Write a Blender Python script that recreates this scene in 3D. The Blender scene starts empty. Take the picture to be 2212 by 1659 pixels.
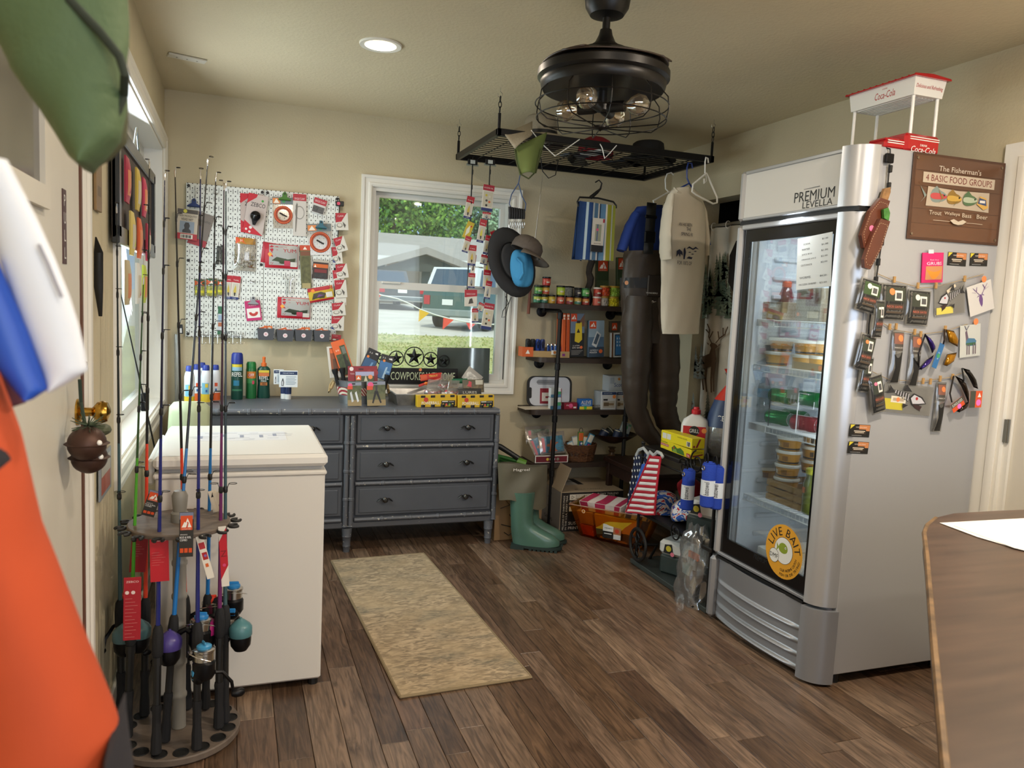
import bpy,math,random
from mathutils import Matrix,Vector
PI=math.pi
rnd=random.Random(7)
SC=bpy.context.scene
COL=SC.collection
# ---- camera
W_,H_,F_=2212,1659,1661.88
YAW,PIT,ROL=0.348475,0.101057,0.0476495
HC=1.42
def _axes():
 cy,sy=math.cos(YAW),math.sin(YAW)
 f=Vector((sy*math.cos(PIT),cy*math.cos(PIT),-math.sin(PIT)))
 r0=Vector((cy,-sy,0));u0=r0.cross(f)
 r=math.cos(ROL)*r0+math.sin(ROL)*u0
 u=-math.sin(ROL)*r0+math.cos(ROL)*u0
 return r,u,f
CR,CU,CF=_axes()
cam=bpy.data.cameras.new('camera');camo=bpy.data.objects.new('camera',cam);COL.objects.link(camo)
cam.sensor_width=36;cam.lens=F_/W_*36;cam.clip_start=.02;cam.clip_end=400
camo.matrix_world=Matrix(((CR.x,CU.x,-CF.x,0),(CR.y,CU.y,-CF.y,0),(CR.z,CU.z,-CF.z,HC),(0,0,0,1)))
cam.dof.use_dof=True;cam.dof.focus_distance=3.6;cam.dof.aperture_fstop=7.5
SC.camera=camo
# ---- world, lights, exposure
SC.view_settings.view_transform='Standard';SC.view_settings.look='None'
SC.view_settings.gamma=1;SC.view_settings.use_curve_mapping=False
SC.view_settings.exposure=0.3
wd=bpy.data.worlds.new('world');SC.world=wd;wd.use_nodes=True
wn,wl=wd.node_tree.nodes,wd.node_tree.links
wtc=wn.new('ShaderNodeTexCoord');wno=wn.new('ShaderNodeTexNoise');wno.inputs['Scale'].default_value=2.2;wno.inputs['Detail'].default_value=6
wra=wn.new('ShaderNodeValToRGB');wra.color_ramp.elements[0].position=.42;wra.color_ramp.elements[1].position=.56
wra.color_ramp.elements[0].color=(.36,.56,.9,1);wra.color_ramp.elements[1].color=(1,1,1,1)
wl.new(wtc.outputs['Generated'],wno.inputs['Vector']);wl.new(wno.outputs['Fac'],wra.inputs['Fac'])
wl.new(wra.outputs['Color'],wn['Background'].inputs['Color']);wn['Background'].inputs['Strength'].default_value=1.25
def light(kind,name,loc,energy,col=(1,1,1),size=1,size2=None,look=None,spread=None):
 l=bpy.data.lights.new(name,kind);l.energy=energy;l.color=col
 if kind=='AREA':
  l.size=size
  if size2:l.shape='RECTANGLE';l.size_y=size2
  else:l.shape='DISK'
  if spread:l.spread=spread
 elif kind=='SUN':l.angle=size
 else:l.shadow_soft_size=size
 o=bpy.data.objects.new(name,l);COL.objects.link(o);o.location=loc
 if look:o.rotation_euler=(Vector(look)-Vector(loc)).to_track_quat('-Z','Y').to_euler()
 return o
light('SUN','sun',(-2,-6,12),2.3,(1,.95,.86),.01,look=(-.6,2.2,0))
WARM=(1,.85,.68)
DOWN=[(.585,3.49,8),(.6,1.15,9),(1.95,1.15,34),(.6,-.6,10),(1.95,-.6,10)]
for x,y,e in DOWN:light('AREA','downlight_lamp',(x,y,2.505),e,WARM,.13,look=(x,y,0))
# daylight arriving through the shop-front window and open door behind the camera, and through the left window
light('AREA','front_window_daylight',(1.25,-1.42,1.45),22,(.84,.92,1),2.6,1.6,look=(1.25,3,1.9))
light('AREA','left_window_daylight',(-.62,3.75,1.55),42,(.86,.93,1),1.3,1.2,look=(3,2.7,.7))
cy_=SC.cycles
cy_.use_denoising=True;cy_.max_bounces=9;cy_.transparent_max_bounces=24;cy_.caustics_reflective=False;cy_.caustics_refractive=False
cy_.sample_clamp_indirect=6;cy_.use_adaptive_sampling=True;cy_.adaptive_threshold=.02
# ---- helpers: pixel of the photograph -> point on a real plane of the room
def ray(px,py):
 return CR*((px-W_/2)/F_)-CU*((py-H_/2)/F_)+CF
def at(px,py,x=None,y=None,z=None):
 d=ray(px,py)
 t=x/d.x if x is not None else(y/d.y if y is not None else(z-HC)/d.z)
 return Vector((0,0,HC))+d*t
def lin(c):
 return c/12.92 if c<=.04045 else((c+.055)/1.055)**2.4
def rgb(h):
 h=h.lstrip('#');return tuple(lin(int(h[i:i+2],16)/255)for i in(0,2,4))
_mats={}
def mt(col='#888888',r=.55,m=0.0,n=None,b=None,a=1.0,t=0.0,e=0.0,cc=0.0,sx=None):
 """principled material; n=(scale, amount) value noise, b=(scale, strength) bump, a alpha, t transmission, e emission, sx stretch of the noise"""
 key=(col,r,m,n,b,a,t,e,cc,sx)
 if key in _mats:return _mats[key]
 M=bpy.data.materials.new('m_'+col.strip('#'));M.use_nodes=True
 N,L=M.node_tree.nodes,M.node_tree.links;P=N['Principled BSDF']
 c=rgb(col);P.inputs['Base Color'].default_value=(*c,1);P.inputs['Roughness'].default_value=r;P.inputs['Metallic'].default_value=m
 P.inputs['Alpha'].default_value=a;P.inputs['Transmission Weight'].default_value=t;P.inputs['Coat Weight'].default_value=cc
 if e:P.inputs['Emission Color'].default_value=(*c,1);P.inputs['Emission Strength'].default_value=e
 if n or b:
  tc=N.new('ShaderNodeTexCoord');v=tc.outputs['Object']
  if sx:
   mp=N.new('ShaderNodeMapping');mp.inputs['Scale'].default_value=sx;L.new(v,mp.inputs['Vector']);v=mp.outputs['Vector']
 if n:
  no=N.new('ShaderNodeTexNoise');no.inputs['Scale'].default_value=n[0];no.inputs['Detail'].default_value=5;L.new(v,no.inputs['Vector'])
  ra=N.new('ShaderNodeValToRGB');ra.color_ramp.elements[0].position=.3;ra.color_ramp.elements[1].position=.7
  k0,k1=1-n[1],1+n[1]
  ra.color_ramp.elements[0].color=(c[0]*k0,c[1]*k0,c[2]*k0,1);ra.color_ramp.elements[1].color=tuple(min(1,q*k1)for q in c)+(1,)
  L.new(no.outputs['Fac'],ra.inputs['Fac']);L.new(ra.outputs['Color'],P.inputs['Base Color'])
 if b:
  no=N.new('ShaderNodeTexNoise');no.inputs['Scale'].default_value=b[0];no.inputs['Detail'].default_value=3;L.new(v,no.inputs['Vector'])
  bu=N.new('ShaderNodeBump');bu.inputs['Strength'].default_value=b[1];bu.inputs['Distance'].default_value=.004
  L.new(no.outputs['Fac'],bu.inputs['Height']);L.new(bu.outputs['Normal'],P.inputs['Normal'])
 _mats[key]=M
 return M
def film(col='#ffffff',gloss=.12,white=.08,r=.08,name='film',glow=None):
 """thin clear plastic or pane glass: transparent, with a share of gloss and of dusty diffuse"""
 key=(name,col,gloss,white,r)
 if key in _mats:return _mats[key]
 M=bpy.data.materials.new(name);M.use_nodes=True;N,L=M.node_tree.nodes,M.node_tree.links
 N.remove(N['Principled BSDF']);out=N['Material Output']
 T=N.new('ShaderNodeBsdfTransparent');T.inputs['Color'].default_value=(*rgb(col),1)
 G=N.new('ShaderNodeBsdfGlossy');G.inputs['Roughness'].default_value=r
 D=N.new('ShaderNodeBsdfDiffuse');D.inputs['Color'].default_value=(*[min(.9,.2+q*.7)for q in rgb(col)],1)
 if glow:D=N.new('ShaderNodeBsdfTranslucent');D.inputs['Color'].default_value=(*rgb(glow),1)
 lw=N.new('ShaderNodeLayerWeight');lw.inputs['Blend'].default_value=.25
 mul=N.new('ShaderNodeMath');mul.operation='MULTIPLY_ADD';mul.inputs[1].default_value=.55;mul.inputs[2].default_value=gloss*.5;L.new(lw.outputs['Fresnel'],mul.inputs[0])
 m1=N.new('ShaderNodeMixShader');m2=N.new('ShaderNodeMixShader');m2.inputs[0].default_value=white
 L.new(mul.outputs[0],m1.inputs[0]);L.new(T.outputs[0],m1.inputs[1]);L.new(G.outputs[0],m1.inputs[2])
 L.new(m1.outputs[0],m2.inputs[1]);L.new(D.outputs[0],m2.inputs[2]);L.new(m2.outputs[0],out.inputs['Surface'])
 _mats[key]=M
 return M
_txt={}
def glyphs(s,bold=0.0,shear=0.0):
 k=(s,bold,shear)
 if k in _txt:return _txt[k]
 cu=bpy.data.curves.new('t','FONT');cu.body=s;cu.size=1;cu.align_x='CENTER';cu.resolution_u=2;cu.offset=0;cu.shear=shear
 o=bpy.data.objects.new('t',cu);COL.objects.link(o)
 me=bpy.data.meshes.new_from_object(o.evaluated_get(bpy.context.evaluated_depsgraph_get()))
 vs=[(v.co.x,v.co.y)for v in me.vertices];fs=[tuple(p.vertices)for p in me.polygons]
 bpy.data.objects.remove(o);bpy.data.curves.remove(cu);bpy.data.meshes.remove(me)
 x0=min(v[0]for v in vs);x1=max(v[0]for v in vs);y0=min(v[1]for v in vs);y1=max(v[1]for v in vs)
 r=([((x-(x0+x1)/2)/(y1-y0),(y-y0)/(y1-y0))for x,y in vs],fs,(x1-x0)/(y1-y0))
 _txt[k]=r
 return r
class MB:
 def __init__(s,M=None):s.v=[];s.f=[];s.fm=[];s.mats=[];s.M=M
 def add(s,vs,fs,mat):
  if mat not in s.mats:s.mats.append(mat)
  mi=s.mats.index(mat);o=len(s.v)
  s.v+=[tuple(s.M@Vector(p))for p in vs]if s.M else[tuple(p)for p in vs]
  s.f+=[tuple(i+o for i in q)for q in fs];s.fm+=[mi]*len(fs)
  return s
 def box(s,c,d,mat,bev=0.0):
  cx,cy,cz=c;X,Y,Z=d[0]/2,d[1]/2,d[2]/2
  if bev<=0:
   vs=[(cx+i*X,cy+j*Y,cz+k*Z)for i in(-1,1)for j in(-1,1)for k in(-1,1)]
   return s.add(vs,[(0,1,3,2),(4,6,7,5),(0,4,5,1),(2,3,7,6),(0,2,6,4),(1,5,7,3)],mat)
  b=min(bev,X*.99,Y*.99,Z*.99);vs=[];ix={}
  for i in(-1,1):
   for j in(-1,1):
    for k in(-1,1):
     for a in range(3):
      p=[i*(X-b),j*(Y-b),k*(Z-b)];p[a]=(i*X,j*Y,k*Z)[a]
      ix[(i,j,k,a)]=len(vs);vs.append((cx+p[0],cy+p[1],cz+p[2]))
  fs=[]
  for sg in(-1,1):
   q=[(-1,-1),(1,-1),(1,1),(-1,1)]
   fs.append([ix[(sg,u,w,0)]for u,w in q][::sg]);fs.append([ix[(u,sg,w,1)]for u,w in q][::-sg]);fs.append([ix[(u,w,sg,2)]for u,w in q][::sg])
  for u in(-1,1):
   for w in(-1,1):
    g=u*w
    fs.append([ix[(-1,u,w,1)],ix[(1,u,w,1)],ix[(1,u,w,2)],ix[(-1,u,w,2)]][::g])
    fs.append([ix[(u,-1,w,2)],ix[(u,1,w,2)],ix[(u,1,w,0)],ix[(u,-1,w,0)]][::g])
    fs.append([ix[(u,w,-1,0)],ix[(u,w,1,0)],ix[(u,w,1,1)],ix[(u,w,-1,1)]][::g])
    for k in(-1,1):fs.append([ix[(u,w,k,a)]for a in range(3)][::u*w*k])
  return s.add(vs,fs,mat)
 def bx(s,x0,x1,y0,y1,z0,z1,mat,bev=0.0):
  return s.box(((x0+x1)/2,(y0+y1)/2,(z0+z1)/2),(abs(x1-x0),abs(y1-y0),abs(z1-z0)),mat,bev)
 def poly(s,pts,mat):return s.add(pts,[tuple(range(len(pts)))],mat)
 def prism(s,pts,h,mat,ax=2,o=0.0):
  """2-D outline extruded by h along axis ax from o"""
  def P(p,q):return{2:(p[0],p[1],q),1:(p[0],q,p[1]),0:(q,p[0],p[1])}[ax]
  n=len(pts);vs=[P(p,o)for p in pts]+[P(p,o+h)for p in pts]
  fs=[tuple(range(n))[::-1],tuple(range(n,2*n))]+[(i,(i+1)%n,n+(i+1)%n,n+i)for i in range(n)]
  return s.add(vs,fs,mat)
 def lathe(s,prof,mat,c=(0,0,0),n=16,ax=2,a0=0.0,a1=2*PI,sy=1.0,caps=True):
  full=abs(a1-a0-2*PI)<1e-6;m=n if full else n+1;vs=[]
  for r,z in prof:
   for i in range(m):
    a=a0+(a1-a0)*i/n;p=(r*math.cos(a),r*math.sin(a)*sy,z)
    if ax==1:p=(p[0],-p[2],p[1])
    elif ax==0:p=(p[2],p[0],p[1])
    elif ax==-1:p=(p[0],p[2],-p[1])
    vs.append((c[0]+p[0],c[1]+p[1],c[2]+p[2]))
  fs=[]
  for j in range(len(prof)-1):
   for i in range(n if full else n):
    k=(i+1)%m
    fs.append((j*m+i,j*m+k,(j+1)*m+k,(j+1)*m+i))
  if caps and full and not(len(prof)==2 and abs(prof[0][1]-prof[1][1])<1e-9):
   if prof[0][0]>1e-6:fs.append(tuple(range(m))[::-1])
   if prof[-1][0]>1e-6:fs.append(tuple(range((len(prof)-1)*m,len(prof)*m)))
  return s.add(vs,fs,mat)
 def cyl(s,c,r,h,mat,n=16,ax=2,r2=None):return s.lathe([(r,0),(r if r2 is None else r2,h)],mat,c,n,ax)
 def ball(s,c,r,mat,n=12,m=8):
  if not hasattr(r,'__len__'):r=(r,r,r)
  vs=[];fs=[]
  for j in range(m+1):
   t=PI*j/m
   for i in range(n):
    a=2*PI*i/n;vs.append((c[0]+r[0]*math.sin(t)*math.cos(a),c[1]+r[1]*math.sin(t)*math.sin(a),c[2]-r[2]*math.cos(t)))
  for j in range(m):
   for i in range(n):
    k=(i+1)%n;fs.append((j*n+i,j*n+k,(j+1)*n+k,(j+1)*n+i))
  return s.add(vs,fs,mat)
 def tube(s,pts,r,mat,n=8,closed=False,flat=1.0):
  P=[Vector(p)for p in pts];R=r if hasattr(r,'__len__')else[r]*len(P);vs=[];fs=[]
  up=Vector((0,0,1));L=len(P);prev=None
  for i,p in enumerate(P):
   if closed:t=P[(i+1)%L]-P[i-1]
   else:t=P[min(i+1,L-1)]-P[max(i-1,0)]
   t=t.normalized()if t.length>1e-9 else Vector((0,0,1))
   if prev is None:
    a=t.cross(up)
    if a.length<.05:a=t.cross(Vector((0,1,0)))
   else:a=prev-t*prev.dot(t)
   a.normalize();prev=a;b=t.cross(a)
   for k in range(n):
    g=2*PI*k/n;vs.append(p+a*(R[i]*math.cos(g))+b*(R[i]*math.sin(g)*flat))
  for i in range(L if closed else L-1):
   j=(i+1)%L
   for k in range(n):fs.append((i*n+k,i*n+(k+1)%n,j*n+(k+1)%n,j*n+k))
  if not closed:fs+=[tuple(range(n))[::-1],tuple(range((L-1)*n,L*n))]
  return s.add(vs,fs,mat)
 def grid(s,fn,nu,nv,mat,closed_u=False):
  vs=[fn(i/nu,j/nv)for j in range(nv+1)for i in range(nu if closed_u else nu+1)];m=nu if closed_u else nu+1;fs=[]
  for j in range(nv):
   for i in range(nu):k=(i+1)%m;fs.append((j*m+i,j*m+k,(j+1)*m+k,(j+1)*m+i))
  return s.add(vs,fs,mat)
 def text(s,t,c,h,mat,ux=(1,0,0),uy=(0,1,0),w=None,bold=0.0,shear=0.0,al=0):
  """flat lettering, cap height h, centred on c (or starting at c when al=-1), squeezed to width w when given"""
  vs,fs,asp=glyphs(t,bold,shear);ux,uy,c=Vector(ux),Vector(uy),Vector(c)
  k=(w/(asp*h))if w else 1.0;off=asp*h*k/2 if al==-1 else 0
  return s.add([c+ux*(x*h*k+off)+uy*((y-.5)*h)for x,y in vs],fs,mat)
 def build(s,name,parent=None,smooth=35,mw=None,kind=None,share=None):
  me=bpy.data.meshes.new(name);me.from_pydata(s.v,[],s.f);me.validate()
  for m in s.mats:me.materials.append(m)
  if len(me.polygons)==len(s.fm):me.polygons.foreach_set('material_index',s.fm)
  if smooth:me.shade_smooth();me.set_sharp_from_angle(angle=math.radians(smooth))
  o=bpy.data.objects.new(name,me);COL.objects.link(o)
  if parent is not None:o.parent=parent
  if mw is not None:o.matrix_world=mw
  if kind:o['kind']=kind
  return o
def solid(o,th,off=0.0):
 m=o.modifiers.new('thickness','SOLIDIFY');m.thickness=th;m.offset=off;return o
def tag(o,label,cat,group=None):
 o['label']=label;o['category']=cat
 if group:o['group']=group
 return o
def thing(name,label,cat,loc=(0,0,0),rz=0.0,group=None,mw=None):
 o=bpy.data.objects.new(name,None);o.empty_display_size=.05;COL.objects.link(o);o.location=loc;o.rotation_euler=(0,0,rz)
 if mw is not None:o.matrix_world=mw
 return tag(o,label,cat,group)
def dup(root,mw,label,group=None):
 def cp(o,par):
  c=o.copy();COL.objects.link(c)
  if par is not None:c.parent=par;c.matrix_parent_inverse=o.matrix_parent_inverse.copy()
  for ch in o.children:cp(ch,c)
  return c
 r=cp(root,None);r.matrix_world=mw;r['label']=label
 if group:r['group']=group
 return r
def frame(o,u,v):
 """matrix: local x=u, y=v, z=u x v at origin o"""
 u=Vector(u).normalized();n=u.cross(Vector(v)).normalized();v=n.cross(u);o=Vector(o)
 return Matrix(((u.x,v.x,n.x,o.x),(u.y,v.y,n.y,o.y),(u.z,v.z,n.z,o.z),(0,0,0,1)))
def TR(x,y,z,rz=0.0,rx=0.0,ry=0.0):
 return Matrix.Translation((x,y,z))@Matrix.Rotation(rz,4,'Z')@Matrix.Rotation(rx,4,'X')@Matrix.Rotation(ry,4,'Y')
def fan(mb,pts,P,m,n):
 if n==1:return mb.poly([P(x,y)for x,y in pts],m)
 cx,cy=sum(p[0]for p in pts)/len(pts),sum(p[1]for p in pts)/len(pts);N=len(pts);K=4
 vs=[P(cx,cy)]+[P(cx+(x-cx)*k/K,cy+(y-cy)*k/K)for k in range(1,K+1)for x,y in pts]
 mb.add(vs,[(0,1+i,1+(i+1)%N)for i in range(N)]+[(1+(k-1)*N+i,1+k*N+i,1+k*N+(i+1)%N,1+(k-1)*N+(i+1)%N)for k in range(1,K)for i in range(N)],m)
def deco(mb,w,h,items,z0,dep,n,back=None):
 """flat print: ('r',x0,y0,x1,y1,col) ('t',x,y,size,text,col[,width]) ('o',x,y,r,col) ('p',pts,col); coordinates 0..1 of the face"""
 k=0
 for it in items:
  k+=1;zz=z0+k*.00025
  def P(x,y):return((x-.5)*w,(y-.5)*h,zz+dep(x,y))
  q=it[0]
  if q=='r':
   _,x0,y0,x1,y1,c=it;m=c if not isinstance(c,str)else mt(c,.45)
   mb.grid(lambda u,v:P(x0+(x1-x0)*u,y0+(y1-y0)*v),n,n,m)
  elif q=='t':
   m=mt(it[5],.5);wd=it[6]*w if len(it)>6 else None
   vs,fs,asp=glyphs(it[4],.012);hh=it[3]*h;kk=wd/(asp*hh)if wd else 1.0
   mb.add([P(it[1]+x*hh*kk/w,it[2]+(y-.5)*hh/h)for x,y in vs],fs,m)
  elif q=='o':
   m=it[4]if not isinstance(it[4],str)else mt(it[4],.45);N=14
   fan(mb,[(it[1]+it[3]*math.cos(2*PI*i/N),it[2]+it[3]*math.sin(2*PI*i/N)*w/h)for i in range(N)],P,m,n)
  elif q=='p':
   m=it[2]if not isinstance(it[2],str)else mt(it[2],.45)
   fan(mb,it[1],P,m,n)
def card(name,label,cat,mw,w,h,base,items=(),th=.004,bulge=0.0,group=None,bev=None,base_mat=None):
 """a flat pack, box or pouch with its front in local +z; strings '+part' in items start a child part"""
 bm=base_mat or(mt(base,.45)if isinstance(base,str)else base)
 def dep(x,y):
  return bulge*max(0,1-abs(2*x-1)**3)*max(0,1-abs(2*y-1)**3)
 n=6 if bulge else 1
 mb=MB()
 if bulge:
  mb.grid(lambda u,v:((u-.5)*w,(v-.5)*h,th/2+dep(u,v)),8,8,bm)
  mb.grid(lambda u,v:((.5-u)*w,(v-.5)*h,-th/2),1,1,bm)
  for a,b_,c,d in((0,0,1,0),(1,0,1,1),(1,1,0,1),(0,1,0,0)):
   mb.add([((a-.5)*w,(b_-.5)*h,-th/2),((c-.5)*w,(d-.5)*h,-th/2),((c-.5)*w,(d-.5)*h,th/2),((a-.5)*w,(b_-.5)*h,th/2)],[(0,1,2,3)],bm)
 else:mb.box((0,0,0),(w,h,th),bm,min(.0015,th*.3)if bev is None else bev)
 groups=[(None,[])]
 for it in items:
  if isinstance(it,str):groups.append((it[1:],[]))
  else:groups[-1][1].append(it)
 deco(mb,w,h,groups[0][1],th/2,dep,n)
 o=mb.build(name,smooth=40 if bulge else 0,mw=mw)
 for g,its in groups[1:]:
  m2=MB();deco(m2,w,h,its,th/2+.0008,dep,n);m2.build(g,o,smooth=0)
 return tag(o,label,cat,group)
def pxcard(name,label,cat,p,plane,base,items=(),th=.004,lean=0.0,off=0.0,**kw):
 """card placed on a room plane: p = (left-top, right-top, left-bottom) pixels measured on the photograph; lean tips the top back (radians)"""
 a,b,c=[at(*q,**plane)for q in p]
 u=b-a;v=a-c;o=a+u/2-v/2
 uh,vh=u.normalized(),v.normalized();dg=(uh+vh).normalized();ag=(uh-vh).normalized()
 mw=frame(o,dg+ag,dg-ag)
 if lean:mw=mw@Matrix.Translation((0,-v.length/2,0))@Matrix.Rotation(-lean,4,'X')@Matrix.Translation((0,v.length/2,0))
 if off:mw=mw@Matrix.Translation((0,0,off))
 return card(name,label,cat,mw,u.length,v.length,base,items,th,**kw)
BLK,WHT,CHR,BRS=mt('#151515',.5),mt('#f0efea',.4),mt('#d8d8d8',.18,1),mt('#b98f3c',.2,1)
BLKM=mt('#17171a',.38,.6)
# ==== setting
XL,XR,YB,YF,ZC=-.38,2.87,4.82,-1.6,2.525
WALL=mt('#c9bd9f',.8,n=(3,.03),b=(90,.35))
CEIL=mt('#d5c8a8',.85,n=(2,.03),b=(75,.5))
TRIM=mt('#e6e3da',.35)
def struct(name,mb,parent=None,smooth=0):
 o=mb.build(name,parent,smooth)
 if parent is None:o['kind']='structure'
 return o
def wall_x(name,x0,x1,holes,y0,y1,mat=WALL):
 """wall slab normal to x with rectangular holes (ya, yb, za, zb)"""
 mb=MB();ys=sorted(set([y0,y1]+[h[0]for h in holes]+[h[1]for h in holes]))
 for a,b in zip(ys,ys[1:]):
  hs=[h for h in holes if h[0]<=a and h[1]>=b]
  if not hs:mb.bx(x0,x1,a,b,0,ZC,mat)
  for h in hs:
   if h[2]>0:mb.bx(x0,x1,a,b,0,h[2],mat)
   if h[3]<ZC:mb.bx(x0,x1,a,b,h[3],ZC,mat)
 return struct(name,mb)
def wall_y(name,y0,y1,holes,x0,x1,mat=WALL):
 mb=MB();xs=sorted(set([x0,x1]+[h[0]for h in holes]+[h[1]for h in holes]))
 for a,b in zip(xs,xs[1:]):
  hs=[h for h in holes if h[0]<=a and h[1]>=b]
  if not hs:mb.bx(a,b,y0,y1,0,ZC,mat)
  for h in hs:
   if h[2]>0:mb.bx(a,b,y0,y1,0,h[2],mat)
   if h[3]<ZC:mb.bx(a,b,y0,y1,h[3],ZC,mat)
 return struct(name,mb)
WB=(.785,1.69,.90,2.105)
WL=(2.93,4.74,.80,2.19)
wall_y('wall_back',YB,YB+.14,[WB],XL-.14,XR+.14)
wall_x('wall_left',XL-.14,XL,[(1.36,2.27,0,2.06),WL],YF,YB)
wall_x('wall_right',XR,XR+.14,[(1.30,2.20,0,2.06),(3.02,4.43,0,2.158)],YF,YB)
wall_y('wall_front',YF-.14,YF,[(-.05,2.55,.65,2.25)],XL-.14,XR+.14)
struct('ceiling',MB().bx(XL-.14,XR+.14,YF-.14,YB+.14,ZC,ZC+.1,CEIL))
fl=struct('floor',MB().bx(XL-.14,XR+.9,YF-.14,YB+.14,-.12,-.006,mt('#4a3a2e',.5)))
def plank_mat():
 M=bpy.data.materials.new('plank_wood');M.use_nodes=True;N,L=M.node_tree.nodes,M.node_tree.links;P=N['Principled BSDF']
 oi=N.new('ShaderNodeObjectInfo');tc=N.new('ShaderNodeTexCoord')
 ad=N.new('ShaderNodeVectorMath');ad.operation='MULTIPLY_ADD';ad.inputs[1].default_value=(1,1,1)
 mu=N.new('ShaderNodeVectorMath');mu.operation='SCALE';mu.inputs[0].default_value=(37,51,13);L.new(oi.outputs['Random'],mu.inputs['Scale'])
 L.new(tc.outputs['Object'],ad.inputs[0]);L.new(mu.outputs[0],ad.inputs[2])
 def noise(scale,sc,det=6,dist=0.0):
  mp=N.new('ShaderNodeMapping');mp.inputs['Scale'].default_value=sc;L.new(ad.outputs[0],mp.inputs['Vector'])
  no=N.new('ShaderNodeTexNoise');no.inputs['Scale'].default_value=scale;no.inputs['Detail'].default_value=det;no.inputs['Distortion'].default_value=dist
  L.new(mp.outputs[0],no.inputs['Vector']);return no.outputs['Fac']
 r1=N.new('ShaderNodeValToRGB');e=r1.color_ramp.elements
 e[0].position=0;e[0].color=(*rgb('#5a4638'),1);e[1].position=1;e[1].color=(*rgb('#8f7863'),1)
 for p,c in((.2,'#68523f'),(.4,'#786454'),(.6,'#6c5443'),(.8,'#7c6858')):
  q=e.new(p);q.color=(*rgb(c),1)
 L.new(oi.outputs['Random'],r1.inputs['Fac'])
 g=noise(16,(3.6,.3,1),8,1.6);gr=N.new('ShaderNodeValToRGB');gr.color_ramp.elements[0].position=.36;gr.color_ramp.elements[0].color=(.42,.40,.38,1);gr.color_ramp.elements[1].position=.66;gr.color_ramp.elements[1].color=(1.25,1.22,1.18,1)
 L.new(g,gr.inputs['Fac'])
 k=noise(5,(1.6,.7,1),4,.8);kr=N.new('ShaderNodeValToRGB');kr.color_ramp.elements[0].position=.28;kr.color_ramp.elements[0].color=(.45,.42,.4,1);kr.color_ramp.elements[1].position=.5;kr.color_ramp.elements[1].color=(1,1,1,1)
 L.new(k,kr.inputs['Fac'])
 m1=N.new('ShaderNodeMix');m1.data_type='RGBA';m1.blend_type='MULTIPLY';m1.inputs[0].default_value=.85
 m2=N.new('ShaderNodeMix');m2.data_type='RGBA';m2.blend_type='MULTIPLY';m2.inputs[0].default_value=.7
 L.new(r1.outputs['Color'],m1.inputs['A']);L.new(gr.outputs['Color'],m1.inputs['B']);L.new(m1.outputs['Result'],m2.inputs['A']);L.new(kr.outputs['Color'],m2.inputs['B'])
 L.new(m2.outputs['Result'],P.inputs['Base Color'])
 P.inputs['Roughness'].default_value=.33
 bu=N.new('ShaderNodeBump');bu.inputs['Strength'].default_value=.28;bu.inputs['Distance'].default_value=.003;L.new(g,bu.inputs['Height']);L.new(bu.outputs['Normal'],P.inputs['Normal'])
 return M
PLK=plank_mat()
def planks():
 x=XL+.004;r=random.Random(3);i=0
 while x<XR-.01:
  w=r.choice((.082,.092,.105,.12,.092));w=min(w,XR-.002-x);y=1.05-r.random()*.5
  while y<YB-.02:
   l=r.uniform(.55,1.15);y1=min(y+l,YB-.003)
   if y1>1.1 and not(x<-.1 and y1<1.9):
    mb=MB();mb.box((0,0,0),(w-.0016,y1-y-.0016,.006),PLK,.0012)
    o=mb.build('plank',fl,0);o.location=(x+w/2,(y+y1)/2,-.003)
   y=y1
  x+=w
planks()
for n_,b_ in(('baseboard_left',(XL,XL+.014,2.36,YB,0,.085)),('baseboard_back',(XL+.014,2.83,YB-.014,YB,0,.085)),('baseboard_right',(XR-.014,XR,2.30,3.0,0,.085))):
 struct(n_,MB().bx(*b_,TRIM,.006))
CAS=[(0,0),(0,.010),(.010,.016),(.022,.016),(.026,.011),(.045,.013),(.052,.019),(.066,.021),(.07,0)]
def ring(mb,a0,a1,b0,b1,prof,P,mat,open_bottom=False,sc=1.0):
 """mitred moulding round the opening a0..a1, b0..b1; P(a, b, t) gives the point, t away from the wall"""
 vs=[];fs=[];m=len(prof)
 for d,t in prof:
  d*=sc
  bb=b0 if open_bottom else b0-d
  vs+=[P(a0-d,bb,t),P(a0-d,b1+d,t),P(a1+d,b1+d,t),P(a1+d,bb,t)]
 for j in range(m-1):
  for i in range(3 if open_bottom else 4):
   k=(i+1)%4;fs.append((j*4+i,j*4+k,(j+1)*4+k,(j+1)*4+i))
 return mb.add(vs,fs,mat)
def frame_box(mb,a0,a1,b0,b1,w,t0,t1,P,mat):
 for(p,q,r_,s_)in((a0,a0+w,b0,b1),(a1-w,a1,b0,b1),(a0+w,a1-w,b0,b0+w),(a0+w,a1-w,b1-w,b1)):
  c=[P(i,j,k)for i in(p,q)for j in(r_,s_)for k in(t0,t1)]
  mb.add(c,[(0,1,3,2),(4,6,7,5),(0,4,5,1),(2,3,7,6),(0,2,6,4),(1,5,7,3)],mat)
 return mb
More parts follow.
